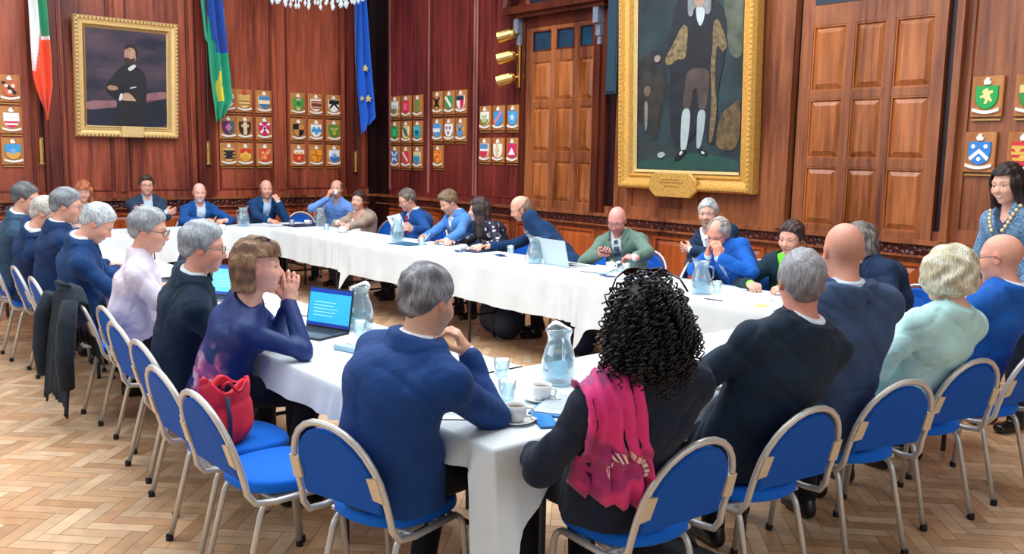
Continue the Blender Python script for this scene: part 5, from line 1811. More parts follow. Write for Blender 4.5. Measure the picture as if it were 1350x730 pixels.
# --- near corner, seen from behind
navy = person('man in a navy suit seated at the near table corner, chin on hand, back turned', (-2.60, 1.67), 102, (-2.565, 1.79, 1.20), hyaw=104, hpitch=14, hroll=-4, q=.0055,
    top=dict(col='#e9eef6'), jacket=dict(col='#153c78', wr=.008, hem=-.13, off=.022), trousers='#10131d', hair=hair(col='#4e4c50', col2='#8d8f96', t=.016, seed=4, rough=1.6, bald=.42), skin=SK, build=1.05,
    Rr=dict(w=(-2.585, 1.985, .985), d=(-.25, -.35, .9), n=(-.6, -.6, -.1), curl=1.0, pole=(.6, .15, -.9)), L=dict(w=(-2.86, 2.05, .79), d=(.6, .5, 0), n=(0, 0, -1), pole=(-.7, .1, -.6)), seed=3, stubble=('#8d8078', .4))
# --- left row, front to back
redhair = person('woman with a brown bob and navy satin floral top, hands folded at her lips', (-4.10, 1.65), 76, (-3.87, 1.76, 1.187), hyaw=60, hpitch=2, hroll=0, q=.005, female=True,
    top=dict(kind='crew', name='satin_top', col='#12346c', wr=.005, mat=None), trousers='#101629', hair=hair('bob', col='#5f4236', col2='#8a6a4e', t=.016, fringe=.050, open=.2, fx=-.002, seed=2), skin='#e0a996',
    Rr=dict(w=(-3.845, 1.90, 1.005), d=(.03, .10, 1), n=(-.9, .35, .1), curl=.30, pole=(.6, -.2, -.9)), L=dict(w=(-3.90, 1.92, 1.005), d=(.04, .06, 1), n=(.9, -.35, .1), curl=.32, pole=(-.6, .3, -.9)), seed=5)
grey = person('grey-haired man with glasses in a dark navy suit, profile beside the brown-bobbed woman', (-4.66, 1.67), 78, (-4.44, 1.73, 1.222), hyaw=62, hpitch=8, q=.0055,
    top=dict(col='#dfeaf4'), jacket=dict(col='#12283c', wr=.005, hem=-.12), trousers='#11141c', hair=hair(col='#aab0b8', col2='#80868f', t=.018, seed=6, rough=1.4), skin='#dc9f8a', glasses='metal', build=1.08,
    Rr=dict(w=(-4.30, 2.03, .79)), L=dict(w=(-4.70, 2.03, .79)), seed=6)
shirtm = person('man in a pale pink-white shirt and dark glasses, without jacket, in the left row', (-5.42, 1.70), 70, (-5.36, 1.77, 1.236), hyaw=54, hpitch=10, q=.006,
    top=dict(col='#dcd2e2', wr=.006, belly=.03), trousers='#11141c', hair=hair(col='#a2a7ac', col2='#7b8087', t=.018, seed=7, rough=1.4), skin='#d9a18b', glasses='dark', build=1.08,
    Rr=dict(w=(-5.12, 2.06, .79)), L=dict(w=(-5.50, 2.08, .79)), seed=7)
n4 = person('white-haired man in a royal navy jacket bowing his head over papers', (-6.55, 1.68), 78, (-6.30, 1.75, 1.215), hyaw=66, hpitch=36, q=.006,
    top=dict(col='#e6eef6'), jacket=dict(col='#153a6c', wr=.005, hem=-.12, collar=True), trousers='#10131c', hair=hair(col='#c3c8cc', col2='#a5abb0', t=.012, seed=8), skin='#d8a08a', build=1.05,
    Rr=dict(w=(-6.1, 2.06, .79)), L=dict(w=(-6.48, 2.08, .79)), seed=8)
n5 = person('grey-haired man with thin glasses in a navy suit, behind the white-haired man bowing his head', (-7.30, 1.70), 86, (-7.16, 1.78, 1.28), hyaw=66, hpitch=12, q=.0065,
    top=dict(col='#e6eef6'), jacket=dict(col='#12305a'), trousers='#10131c', hair=hair(col='#8e9398', col2='#666a70', t=.014, seed=9), skin='#d8a08a', glasses='metal', seed=9)
n6 = person('man with cropped white hair and a navy suit, half hidden in the left row', (-8.0, 1.70), 82, (-7.62, 1.74, 1.20), hyaw=70, hpitch=22, q=.0065,
    top=dict(col='#e6eef6'), jacket=dict(col='#13335f'), trousers='#10131c', hair=hair(col='#c9c4be', col2='#aaa49e', t=.008, seed=10), skin='#dba48f', seed=10)
n7 = person('grey-haired man with dark-rimmed glasses and a slate suit, at the far left edge', (-8.72, 1.70), 78, (-8.42, 1.78, 1.275), hyaw=62, hpitch=14, q=.0065,
    top=dict(col='#dfe8f2'), jacket=dict(col='#33506a'), trousers='#161a22', hair=hair(col='#6a6d70', col2='#4f5256', t=.014, seed=11, bald=.35), skin='#d8a08a', glasses='dark', seed=11)
# --- near row, seen from behind
curly = person('woman with long black curls and a magenta scarf over her left shoulder, back turned', (-2.03, 2.20), 168, (-1.80, 2.075, 1.215), hyaw=140, hpitch=4, q=.0055, female=True, build=1.14,
    top=dict(kind='crew', col='#15161c'), jacket=dict(col='#172134', wr=.008, hem=-.12, lapel=False), trousers='#11141e', hair=dict(style='curly', col='#0b0b12'), skin='#c99a7e',
    L=dict(w=(-2.21, 1.99, .70), d=(-.6, .5, -.2), n=(0, .3, -1), pole=(.2, -.7, -.5)), Rr=dict(w=(-2.30, 2.45, .79), d=(-1, -.2, 0), n=(0, 0, -1)), seed=12, stand=False)
m1 = person('man with cropped grey hair and thinning crown in a black jacket, back turned', (-2.03, 2.93), 162, (-1.84, 2.985, 1.262), hyaw=136, hpitch=6, q=.0055,
    top=dict(col='#e2e8ee'), jacket=dict(col='#18283a', wr=.008, hem=-.13, off=.024), trousers='#0f1118', hair=hair(col='#9a9ba0', col2='#6e6468', t=.007, seed=13, side2=True, rough=.8, bald=.30), skin='#d58f7c', bald_tone='#d9b2a6', build=1.12,
    L=dict(w=(-2.33, 2.62, .79)), Rr=dict(w=(-2.37, 3.05, .79)), seed=13)
m2 = person('bald man in a creased blue-grey jacket leaning on the table, back turned', (-2.03, 3.54), 156, (-1.97, 3.50, 1.335), hyaw=140, hpitch=10, q=.0055,
    top=dict(col='#c9d6e6'), jacket=dict(col='#3c4f70', wr=.011, hem=-.12, off=.026), trousers='#14161e', hair=None, shaved='#8a6252', stubble=('#8a6a5e', .25), skin='#d3957f', bald_tone='#dca896', build=1.16,
    L=dict(w=(-2.34, 3.25, .79)), Rr=dict(w=(-2.36, 3.72, .79)), seed=14)
mint = person('blonde woman in a pale mint jacket, seen from behind holding papers', (-2.03, 4.16), 166, (-1.82, 4.155, 1.205), hyaw=176, hpitch=8, q=.006, female=True, build=1.16,
    top=dict(kind='crew', col='#dfe9e4'), jacket=dict(name='mint_jacket', col='#bce6e4', wr=.006, hem=-.13, lapel=False, mat=None), trousers='#171a22', hair=hair('wavy', col='#ddd8c4', col2='#b5aa8c', t=.010, open=.06, fringe=.05, seed=15), skin='#e0ac98',
    L=dict(w=(-2.22, 3.93, .82), d=(-.9, .1, .25), n=(0, .9, -.3), curl=.7), Rr=dict(w=(-2.30, 4.35, .82), d=(-.9, -.1, .2), n=(0, -.9, -.2), curl=.7), seed=15)
blue = person('bald man with dark-rimmed glasses in a bright blue jacket at the right edge', (-2.0, 4.86), 172, (-1.87, 4.86, 1.238), hyaw=186, hpitch=8, q=.006,
    top=dict(col='#dfeaf4'), jacket=dict(col='#175ab0', wr=.005, hem=-.12), trousers='#14161e', hair=None, shaved='#9a7a70', skin='#dd9c86', bald_tone='#e2ab98', glasses='dark', build=1.08,
    L=dict(w=(-2.28, 4.68, .79)), Rr=dict(w=(-2.30, 5.02, .79)), seed=16)
# --- standing by the right wall
mayor = person('smiling dark-haired woman standing in a blue tweed jacket with a gold chain', (-2.28, 6.15), 250, (-2.345, 6.10, 1.585), hyaw=258, hpitch=10, hroll=4, q=.0045, female=True, stand=True,
    top=dict(kind='v', col='#3c4c66'), jacket=dict(name='tweed_jacket', col='#4a6a8e', wr=.002, hem=-.16, lapel=True, cut=(.60, .01, .01, .07), mat=None), trousers='#1a2233', hair=hair('shoulder', col='#1c1416', col2='#30201f', t=.014, open=.064, fringe=.068, seed=17), skin='#e0aa94', smile=1, seed=17)
# --- right-hand run, facing the room
cupm = person('man in a light blue shirt drinking from a white cup in the far corner', (-10.93, 6.13), -52, (-10.76, 6.03, 1.205), hyaw=-42, hpitch=-2, q=.0065,
    top=dict(col='#6f9ae0', wr=.004), trousers='#2a2c36', hair=hair(col='#7a5a48', col2='#6a4a3c', t=.006, seed=18, bald=.7), skin='#dba089',
    Rr=dict(w=(-10.64, 5.83, 1.09), d=(.35, .0, .75), n=(.3, .95, .2), curl=.8, pole=(-.8, -.3, -.5)), L=dict(w=(-10.45, 5.98, .79)), seed=18)
white = person('dark-haired woman in a white top and beige cardigan, arms folded on the table', (-10.13, 6.04), -78, (-10.09, 5.97, 1.09), hyaw=-56, hpitch=4, hroll=-6, q=.0065, female=True,
    top=dict(kind='scoop', col='#f3f2f0'), jacket=dict(name='cardigan', col='#a89484', wr=.004, lapel=False, cut=(.3, .10, .09, .10), collar=False), trousers='#4a4a50', hair=hair('bun', col='#2e201e', col2='#43302a', t=.008, seed=19, line='mid'), skin='#e0aa96',
    Rr=dict(w=(-10.02, 5.63, .82), d=(1, .1, 0), n=(0, .1, -1), pole=(-1, 0, -.4)), L=dict(w=(-9.72, 5.60, .80), d=(.7, -.7, 0), n=(0, 0, -1), pole=(1, .2, -.2)), seed=19)
redtie = person('man with glasses, blue suit and red tie reading a sheet of paper', (-8.93, 6.05), -95, (-8.915, 5.93, 1.155), hyaw=-105, hpitch=24, q=.006,
    top=dict(col='#eef2f8'), jacket=dict(col='#164a8c', cut=(.38, .012, .01, .075)), trousers='#161a26', hair=hair(col='#7a6e66', col2='#5d534d', t=.012, seed=20, line='high'), skin='#dba28c', glasses='dark', tie=dict(mat=mat('tie_red', '#c3223a', .5)),
    Rr=dict(w=(-8.72, 5.66, .86), d=(.5, -.6, .1), n=(.2, .2, -1), curl=.8, pole=(-.8, .2, -.5)), L=dict(w=(-8.42, 5.67, .86), d=(.2, -.7, .2), n=(-.9, .1, -.2), curl=.9, pole=(.8, .2, -.5)), seed=20)
light = person('fair-haired man in a light blue suit writing with a pen', (-8.0, 6.04), -92, (-8.05, 5.90, 1.175), hyaw=-100, hpitch=30, q=.006,
    top=dict(col='#e6eef6'), jacket=dict(col='#4f86cc', cut=(.38, .016, .012, .075)), trousers='#2a3448', hair=hair(col='#8a6e52', col2='#6c553f', t=.018, seed=21, quiff=True), skin='#dfa78f', tie=dict(mat=stripes('tie_silver', '#b9c9d6', '#93aabf', 50)),
    Rr=dict(w=(-8.02, 5.56, .80), d=(.3, -.9, .1), n=(.7, .3, -.6), curl=.9, pole=(-.8, .2, -.4)), L=dict(w=(-7.58, 5.52, .79), d=(-.9, -.25, 0), n=(0, 0, -1), curl=.35, pole=(.9, .2, -.4)), seed=21)
dots = person('woman with long dark hair and a dark dress with pale spots', (-7.40, 6.06), -100, (-7.57, 5.95, 1.12), hyaw=-122, hpitch=6, q=.006, female=True, build=1.14,
    top=dict(kind='crew', name='spotted_dress', col='#1c1a2e', mat=spotted('spotted_dress_cloth', '#191a30', '#d6cfdc', 17, .30)), trousers='#1c1a2e', hair=hair('long', col='#2c2022', col2='#4a3834', t=.014, open=.06, fringe=.06, seed=22), skin='#e6b4a4',
    Rr=dict(w=(-7.62, 5.62, .79), pole=(-.8, .1, -.6)), L=dict(w=(-7.1, 5.62, .79), pole=(.8, .1, -.6)), seed=22)
lean = person('bald man in a navy suit and patterned tie leaning across towards his neighbour', (-6.13, 6.0), -118, (-6.75, 5.83, 1.185), hyaw=-132, hpitch=26, hroll=-14, q=.006,
    top=dict(col='#dbe6f2'), jacket=dict(col='#12345c', wr=.005, cut=(.12, .11, .10, .10)), trousers='#12151e', hair=hair(col='#a08878', col2='#8a7060', t=.004, seed=23, bald=.9), skin='#e0a088', bald_tone='#e6b49e', build=1.12,
    tie=dict(mat=stripes('tie_lattice', '#b4c4d8', '#6f86a6', 42), end=.2), Rr=dict(w=(-6.95, 5.6, .80), pole=(-.6, .5, -.5)), L=dict(w=(-6.25, 5.6, .80), pole=(.6, .5, -.5)), seed=23)
green = person('bald man in a green tweed jacket looking down at his phone', (-5.60, 6.14), -72, (-5.605, 6.0, 1.137), hyaw=-62, hpitch=26, q=.0055,
    top=dict(col='#dfe8ee', belly=.02), jacket=dict(name='tweed_jacket', col='#5d7a6c', wr=.005, cut=(.36, .02, .016, .08)), trousers='#2c2f36', hair=None, skin='#e2958a', bald_tone='#e8a89a', glasses='metal', build=1.12,
    tie=dict(mat=mat('tie_slate', '#2f4a68', .5)), Rr=dict(w=(-5.55, 5.74, .85), d=(.8, -.35, .05), n=(.1, .5, .8), curl=.8, pole=(-.9, .1, -.4)), L=dict(w=(-5.14, 5.74, .86), d=(-.85, -.2, .05), n=(-.1, .3, -.9), curl=.9, pole=(.9, .2, -.3)), seed=24)
stripe = person('man with short white hair, arms folded, in a dark suit and striped tie', (-4.66, 6.48), -75, (-4.87, 6.36, 1.235), hyaw=-62, hpitch=6, q=.0055,
    top=dict(col='#e6eef6'), jacket=dict(col='#1a3350', cut=(.36, .016, .012, .075)), trousers='#151a24', hair=hair(col='#c4c7c8', col2='#9fa3a6', t=.010, seed=25), skin='#d5a18b',
    tie=dict(mat=stripes('tie_striped', '#dfe6ec', '#4d6482', 34)), Rr=dict(w=(-4.62, 6.16, .90), d=(.95, .0, .1), n=(-.1, .9, .2), curl=.4, pole=(-.8, -.2, -.5)), L=dict(w=(-4.85, 6.13, .93), d=(-.95, .05, .05), n=(.1, .9, .2), curl=.4, pole=(.8, -.2, -.5)), seed=25)
clasp = person('man in a bright blue suit resting his mouth on clasped hands', (-4.06, 6.03), -100, (-4.345, 5.82, 1.125), hyaw=-86, hpitch=30, hroll=-8, q=.005,
    top=dict(col='#bcd2ec'), jacket=dict(col='#125cb8', wr=.005, hem=-.1), trousers='#182440', hair=hair(col='#b9b4b0', col2='#98928e', t=.008, seed=26, bald=.5, line='high'), skin='#e39a84', bald_tone='#e6a894', build=1.08,
    Rr=dict(w=(-4.27, 5.60, .965), d=(.16, -.10, 1), n=(.85, .4, .1), curl=.8, pole=(-.9, -.2, -.6)), L=dict(w=(-4.16, 5.59, .965), d=(-.14, -.12, 1), n=(-.85, .4, .1), curl=.8, pole=(.9, -.1, -.6)), seed=26)
lime = person('woman with tied-back dark hair, lime green top and dark jacket, hands joined on the table', (-3.80, 5.99), -66, (-3.72, 5.86, 1.145), hyaw=-82, hpitch=16, hroll=-4, q=.0048, female=True,
    top=dict(kind='crew', name='lime_top', col='#6fe23a'), jacket=dict(col='#17303e', wr=.004, lapel=False, cut=(.12, .10, .10, .115), collar=False), trousers='#14161c', hair=hair('bun', col='#2c2020', col2='#4c3a36', t=.006, seed=27, line='mid'), skin='#dfa48e',
    Rr=dict(w=(-3.86, 5.58, .80), d=(.72, -.6, 0), n=(.3, .3, -.9), curl=.7, pole=(-.9, .1, -.5)), L=dict(w=(-3.55, 5.60, .80), d=(-.72, -.6, 0), n=(-.3, .3, -.9), curl=.7, pole=(.9, .1, -.5)), seed=27)
dark = person('woman with straight grey-brown hair in a dark navy jacket, half hidden behind a bald man', (-3.02, 6.02), -110, (-3.22, 5.92, 1.155), hyaw=-165, hpitch=14, q=.006, female=True, build=1.12,
    top=dict(kind='crew', col='#1c2436'), jacket=dict(col='#172a48', wr=.005), trousers='#14161c', hair=hair('bob', col='#4e4644', col2='#7a706a', t=.016, open=.058, fringe=.05, seed=28), skin='#dba692', seed=28)
# --- far run under the back wall
f1 = person('red-haired woman in a pale top at the far wall, under the portrait edge', (-11.56, 3.05), 0, (-11.50, 3.05, 1.18), hyaw=-12, hpitch=6, q=.007, female=True,
    top=dict(kind='crew', col='#c4b0a8'), trousers='#2a2a32', hair=hair('shoulder', col='#9a5236', col2='#b4704c', t=.014, open=.062, fringe=.035, seed=29), skin='#e2ab98', glasses='metal', seed=29)
f2 = person('dark-haired man with glasses and folded arms in a charcoal suit under the portrait', (-11.58, 3.80), -2, (-11.50, 3.785, 1.247), hyaw=-10, hpitch=4, q=.0068,
    top=dict(col='#b9cfe8'), jacket=dict(col='#2a3c54', cut=(.30, .04, .035, .075)), trousers='#171a22', hair=hair(col='#4f3e36', col2='#3c2e28', t=.012, seed=30, quiff=True), skin='#dba28c', glasses='dark',
    Rr=dict(w=(-11.25, 3.92, .92), d=(0, .95, .1), n=(-.9, 0, .2), curl=.4, pole=(.2, -.8, -.5)), L=dict(w=(-11.22, 3.70, .95), d=(0, -.95, .1), n=(-.9, 0, .2), curl=.4, pole=(.2, .8, -.5)), seed=30)
f3 = person('bald man with a white beard in a blue suit holding a pen', (-11.50, 4.42), -6, (-11.40, 4.412, 1.15), hyaw=-16, hpitch=8, q=.0068,
    top=dict(col='#cfe0f2'), jacket=dict(col='#174e94', cut=(.28, .05, .045, .08)), trousers='#171a22', hair=None, skin='#e2a894', bald_tone='#ecc0b0', stubble=('#e8e0da', .7),
    Rr=dict(w=(-11.03, 4.30, .82), d=(.5, .75, .1), n=(-.2, .3, -.8), curl=.8, pole=(.1, -.9, -.4)), L=dict(w=(-11.03, 4.60, .81), d=(.4, -.8, .1), n=(-.2, -.3, -.8), curl=.8, pole=(.1, .9, -.4)), seed=31)
f4 = person('bald man in a dark blue suit, hand at his chin, by the far wall', (-11.56, 5.33), -8, (-11.50, 5.37, 1.182), hyaw=-14, hpitch=4, q=.0068,
    top=dict(col='#b4d4f0'), jacket=dict(col='#163e6c', cut=(.28, .045, .04, .075)), trousers='#171a22', hair=hair(col='#8a6a5c', col2='#7a5a4e', t=.004, seed=32, bald=.9), skin='#dfa28c', bald_tone='#e8b6a2',
    L=dict(w=(-11.30, 5.45, 1.01), d=(-.25, -.35, .85), n=(-.9, -.2, .1), curl=.9, pole=(.6, .25, -.9)), Rr=dict(w=(-11.06, 5.2, .79), pole=(0, -.8, -.5)), seed=32)

# ------------------------------------------------------------------ things worn or carried that need their wearer
def satin():
    m = mat('navy_satin_floral', '#14306c', .5, bump=.3, bscale=9, spec=.4)
    nt = m.node_tree; b = nt.nodes['Principled BSDF']
    tc = nt.nodes.new('ShaderNodeTexCoord'); sx = nt.nodes.new('ShaderNodeSeparateXYZ')
    nt.links.new(tc.outputs['Object'], sx.inputs[0])
    v = nt.nodes.new('ShaderNodeTexVoronoi'); v.inputs['Scale'].default_value = 9; v.inputs['Randomness'].default_value = .9
    w = nt.nodes.new('ShaderNodeTexNoise'); w.inputs['Scale'].default_value = 16; w.inputs['Detail'].default_value = 3
    nt.links.new(tc.outputs['Object'], v.inputs[0]); nt.links.new(tc.outputs['Object'], w.inputs[0])
    r = nt.nodes.new('ShaderNodeValToRGB')
    e = r.color_ramp.elements
    e[0].position = .36; e[0].color = (*lin('#d9d2e2'), 1); e[1].position = .62; e[1].color = (*lin('#7a3f8a'), 1)
    k = e.new(.48); k.color = (*lin('#cf6a8a'), 1)
    nt.links.new(w.outputs['Fac'], r.inputs[0])
    # blossoms only round the lower back and hem
    mz = nt.nodes.new('ShaderNodeMapRange'); mz.inputs['From Min'].default_value = .86; mz.inputs['From Max'].default_value = .72
    nt.links.new(sx.outputs['Z'], mz.inputs['Value'])
    mv = nt.nodes.new('ShaderNodeMapRange'); mv.inputs['From Min'].default_value = .62; mv.inputs['From Max'].default_value = .50
    nt.links.new(v.outputs['Distance'], mv.inputs['Value'])
    mx = nt.nodes.new('ShaderNodeMapRange'); mx.inputs['From Min'].default_value = .02; mx.inputs['From Max'].default_value = -.04
    nt.links.new(sx.outputs['X'], mx.inputs['Value'])
    a = nt.nodes.new('ShaderNodeMath'); a.operation = 'MULTIPLY'; c = nt.nodes.new('ShaderNodeMath'); c.operation = 'MULTIPLY'
    nt.links.new(mz.outputs[0], a.inputs[0]); nt.links.new(mv.outputs[0], a.inputs[1]); nt.links.new(a.outputs[0], c.inputs[0]); nt.links.new(mx.outputs[0], c.inputs[1])
    mix = nt.nodes.new('ShaderNodeMix'); mix.data_type = 'RGBA'
    nt.links.new(c.outputs[0], mix.inputs[0]); mix.inputs[6].default_value = (*lin('#14306c'), 1); nt.links.new(r.outputs[0], mix.inputs[7])
    nt.links.new(mix.outputs[2], b.inputs['Base Color'])
    return m
for c in redhair['root'].children:
    if c.name.startswith('satin_top'):
        c.data.materials.clear(); c.data.materials.append(satin())
def child(p, stem_):
    return [c for c in p['root'].children if c.name.startswith(stem_)][0]
def worn(name, p, bm, m, smooth=True): return obj(name, bm, m, p['root'], smooth=smooth)
def skin_pt(vol, o, d, t0=0.0, tmax=.4):
    o = np.array(o, float); d = nrm(d); t = t0
    while vol.at(o + d * t) < 0 and t < tmax: t += .003
    return o + d * t
# mint jacket sheen colour, tweed weave for the two tweed jackets
def weave(name, c1, c2, scale):
    m = mat(name, c1, .85, sheen=.1)
    nt = m.node_tree; b = nt.nodes['Principled BSDF']
    tc = nt.nodes.new('ShaderNodeTexCoord'); ch_ = nt.nodes.new('ShaderNodeTexNoise'); ch_.inputs['Scale'].default_value = scale; ch_.inputs['Detail'].default_value = 2
    r = nt.nodes.new('ShaderNodeValToRGB'); r.color_ramp.elements[0].position = .42; r.color_ramp.elements[1].position = .58
    r.color_ramp.elements[0].color = (*lin(c1), 1); r.color_ramp.elements[1].color = (*lin(c2), 1)
    nt.links.new(tc.outputs['Object'], ch_.inputs[0]); nt.links.new(ch_.outputs['Fac'], r.inputs[0]); nt.links.new(r.outputs[0], b.inputs['Base Color'])
    return m
tw = child(mayor, 'tweed_jacket'); tw.data.materials.clear(); tw.data.materials.append(weave('blue_tweed', '#355a84', '#7ea0bd', 130))
tw = child(green, 'tweed_jacket'); tw.data.materials.clear(); tw.data.materials.append(weave('green_tweed', '#506c60', '#6f8c7c', 200))
# chain of office
p = mayor
links = []
for s in (-1, 1):
    for i in range(9):
        t = i / 8
        q0 = p['N'] + p['u'] * (.03 - .20 * t) + p['lat'] * s * (.105 * (1 - t) ** .6 + .01) - p['fw'] * .02
        links.append(skin_pt(p['jacket'], q0, p['fw']) + p['fw'] * .006)
bm = bmesh.new()
for q in links:
    Mx = Matrix.Translation(Vector(q))
    ring = bmesh.ops.create_icosphere(bm, subdivisions=1, radius=.015)
    for v in ring['verts']: v.co = Vector((v.co.x * 1.0, v.co.y * 1.0, v.co.z * 1.1)) + Vector(q)
q = skin_pt(p['jacket'], p['N'] - p['u'] * .215, p['fw']) + p['fw'] * .008
r_ = bmesh.ops.create_icosphere(bm, subdivisions=2, radius=.032)
for v in r_['verts']: v.co = Vector(v.co) + Vector(q)
worn('chain_of_office', p, bm, mat('pale_gold', '#e6d3a0', .35, .7))
# bracelet and hair slide of the woman in satin, sunglasses on the curls
p = redhair
E_, w_ = p['hands'][-1][0], p['hands'][-1][1]
d_ = nrm(w_ - E_); a_ = nrm(np.cross(d_, (0.3, 1, .2))); b_ = np.cross(d_, a_); c_ = w_ - d_ * .03
bm = bmesh.new(); tube(bm, [c_ + (a_ * math.cos(2 * PI * i / 16) + b_ * math.sin(2 * PI * i / 16)) * .029 for i in range(16)], .004, 6, closed=True)
worn('bracelet', p, bm, M_BLACK)
bm = bmesh.new(); tube(bm, [p['hp'](.055, -.03, .125), p['hp'](.02, -.035, .137), p['hp'](-.01, -.045, .132)], .004, 6)
tube(bm, [p['hp'](.05, -.045, .12), p['hp'](.015, -.05, .130)], .003, 6)
worn('hair_slide', p, bm, M_SPEC)
p = curly
bm = bmesh.new()
for s in (-1, 1):
    ring = [p['hp'](.045 - .012 * math.sin(2 * PI * i / 16), s * .036 + .032 * math.cos(2 * PI * i / 16), .150 + .014 * math.sin(2 * PI * i / 16)) for i in range(16)]
    tube(bm, ring, .0032, 6, closed=True)
    bm.faces.new([bm.verts.new(q) for q in ring])
    tube(bm, [p['hp'](.045, s * .068, .152), p['hp'](.0, s * .098, .135), p['hp'](-.04, s * .115, .10)], .0035, 6)
worn('sunglasses', p, bm, mat('brown_lens', '#3a1418', .2))
# magenta scarf thrown over the left shoulder
def scarf(p):
    root_rot = p['root']
    path_c = []
    S1 = p['S'][1]; N = p['N']; u = p['u']; fw = p['fw']; la = p['lat']
    bm = bmesh.new()
    rows = []
    nw = 14
    V3 = []
    for i in range(30):
        t = i / 29
        row = []
        for j in range(nw + 1):
            w = j / nw - .5
            fold = .012 * math.sin(j * 1.9 + t * 3) + .006 * math.sin(j * 3.7 + t * 9)
            # from the chest over the shoulder and down the back
            base = N * .25 + S1 * .75
            ang = lerp(-1.15, 1.0, min(1, t / .45))
            width = lerp(.14, .22, t)
            c = base + la * (w * width + .0 + .015 * math.sin(t * 5)) + u * (-.02)
            if t < .45:
                a = ang
                d = fw * -math.sin(a) + u * math.cos(a)
                q = skin_pt(p['jacket'], c - u * .03, d) + d * (.012 + fold)
            else:
                k = (t - .45) / .55
                c2 = c - u * (.02 + .33 * k) - la * .02 * k
                q = skin_pt(p['jacket'], c2, -fw) - fw * (.010 + fold * 1.3 + .01 * k)
            row.append(bm.verts.new(q))
        rows.append(row)
    G = np.array([[tuple(v.co) for v in row] for row in rows])
    for a, b in zip(rows[:-1], rows[1:]):
        for j in range(nw):
            bm.faces.new((a[j], a[j + 1], b[j + 1], b[j]))
    def P(i, j):
        i = min(max(i, 0), 28.99); j = min(max(j, 0), nw - .01)
        a, b = int(i), int(j); s, t = i - a, j - b
        return G[a, b] * (1 - s) * (1 - t) + G[a + 1, b] * s * (1 - t) + G[a, b + 1] * (1 - s) * t + G[a + 1, b + 1] * s * t - fw * .009
    dash = bmesh.new()
    for k in range(15):
        a0 = rad(75 + k * 15); a1 = a0 + rad(8)
        q = [P(20.5 + r * 4.6 * math.cos(a), 5.0 - r * 4.2 * math.sin(a) * -1 * -1 + 0) for r, a in ((.78, a0), (1.05, a0), (1.05, a1), (.78, a1))]
        vs = [dash.verts.new(p_) for p_ in q] + [dash.verts.new(p_ + fw * .006) for p_ in q]
        for f_ in ((0, 1, 2, 3), (7, 6, 5, 4), (0, 4, 5, 1), (1, 5, 6, 2), (2, 6, 7, 3), (3, 7, 4, 0)): dash.faces.new([vs[i] for i in f_])
    return bm, dash
m_sc = mat('magenta_scarf_cloth', '#c41a72', .7, sheen=.2)
nt = m_sc.node_tree; b = nt.nodes['Principled BSDF']
tc = nt.nodes.new('ShaderNodeTexCoord'); v = nt.nodes.new('ShaderNodeTexNoise'); v.inputs['Scale'].default_value = 4.2; v.inputs['Detail'].default_value = 2
r = nt.nodes.new('ShaderNodeValToRGB'); e = r.color_ramp.elements
e[0].position = .0; e[0].color = (*lin('#e8307e'), 1); e[1].position = 1.0; e[1].color = (*lin('#6f1560'), 1)
for pos, c in ((.46, '#e0267c'), (.52, '#9a1a6e'), (.62, '#b01a74'), (.70, '#5c1458')):
    k = e.new(pos); k.color = (*lin(c), 1)
nt.links.new(tc.outputs['Object'], v.inputs[0]); nt.links.new(v.outputs['Fac'], r.inputs[0]); nt.links.new(r.outputs[0], b.inputs['Base Color'])
scarf_bm, dash_bm = scarf(curly)
so = worn('scarf', curly, scarf_bm, m_sc)
obj('printed_dashes', dash_bm, mat('scarf_cream', '#e8c8c0', .7), so)
md = so.modifiers.new('t', 'SOLIDIFY'); md.thickness = .006

# ------------------------------------------------------------------ things on the tables
def carafe(x, y, label, level=.62, deg=0):
    root = empty('water_carafe', (x, y, TOP), rad(deg))
    tag(root, label, 'jug', 'water jugs on the tables')
    prof = [(.058, .002), (.066, .012), (.070, .05), (.069, .10), (.058, .145), (.046, .175), (.044, .20), (.050, .225), (.056, .243)]
    bm = bmesh.new()
    n = 24
    rings = []
    for r, z in prof:
        ring = []
        for k in range(n):
            a = 2 * PI * k / n
            lip = max(0, (z - .20) / .043)
            sp = 1 + .30 * lip * max(0, math.cos(a)) ** 6 
            ring.append(bm.verts.new((r * sp * math.cos(a), r * math.sin(a), z + .016 * lip * (max(0, math.cos(a)) ** 6 - .5 * abs(math.sin(a)) ** 2))))
        rings.append(ring)
    for A, B in zip(rings[:-1], rings[1:]):
        for k in range(n): bm.faces.new((A[k], A[(k + 1) % n], B[(k + 1) % n], B[k]))
    bm.faces.new(rings[0][::-1])
    o = obj('glass_body', bm, M_GLASS, root, smooth=True)
    md = o.modifiers.new('t', 'SOLIDIFY'); md.thickness = .004; md.offset = -1
    bm = bmesh.new()
    tube(bm, arc([(-.048, 0, .205), (-.085, 0, .20), (-.088, 0, .13), (-.064, 0, .105)], .03), .006, 8)
    obj('handle', bm, M_GLASS, root, smooth=True)
    zt = .02 + .16 * level
    w = [(r - .005, max(z, .008)) for r, z in prof if z <= zt] + [(.05 if zt > .13 else .062, zt)]
    bm = bmesh.new(); lathe(bm, w, 20, cap0=True, cap1=True)
    obj('water', bm, M_WATER, root, smooth=False)
    return root
def tumbler(x, y, label, water=False):
    root = empty('water_glass', (x, y, TOP)); tag(root, label, 'glass', 'water glasses on the tables')
    bm = bmesh.new(); lathe(bm, [(.028, 0), (.030, .004), (.036, .085), (.0335, .085), (.0285, .012), (.001, .010)], 18)
    obj('tumbler_body', bm, M_GLASS, root, smooth=True)
    if water:
        bm = bmesh.new(); lathe(bm, [(.028, .012), (.031, .045)], 18, cap1=True); obj('water', bm, M_WATER, root)
    return root
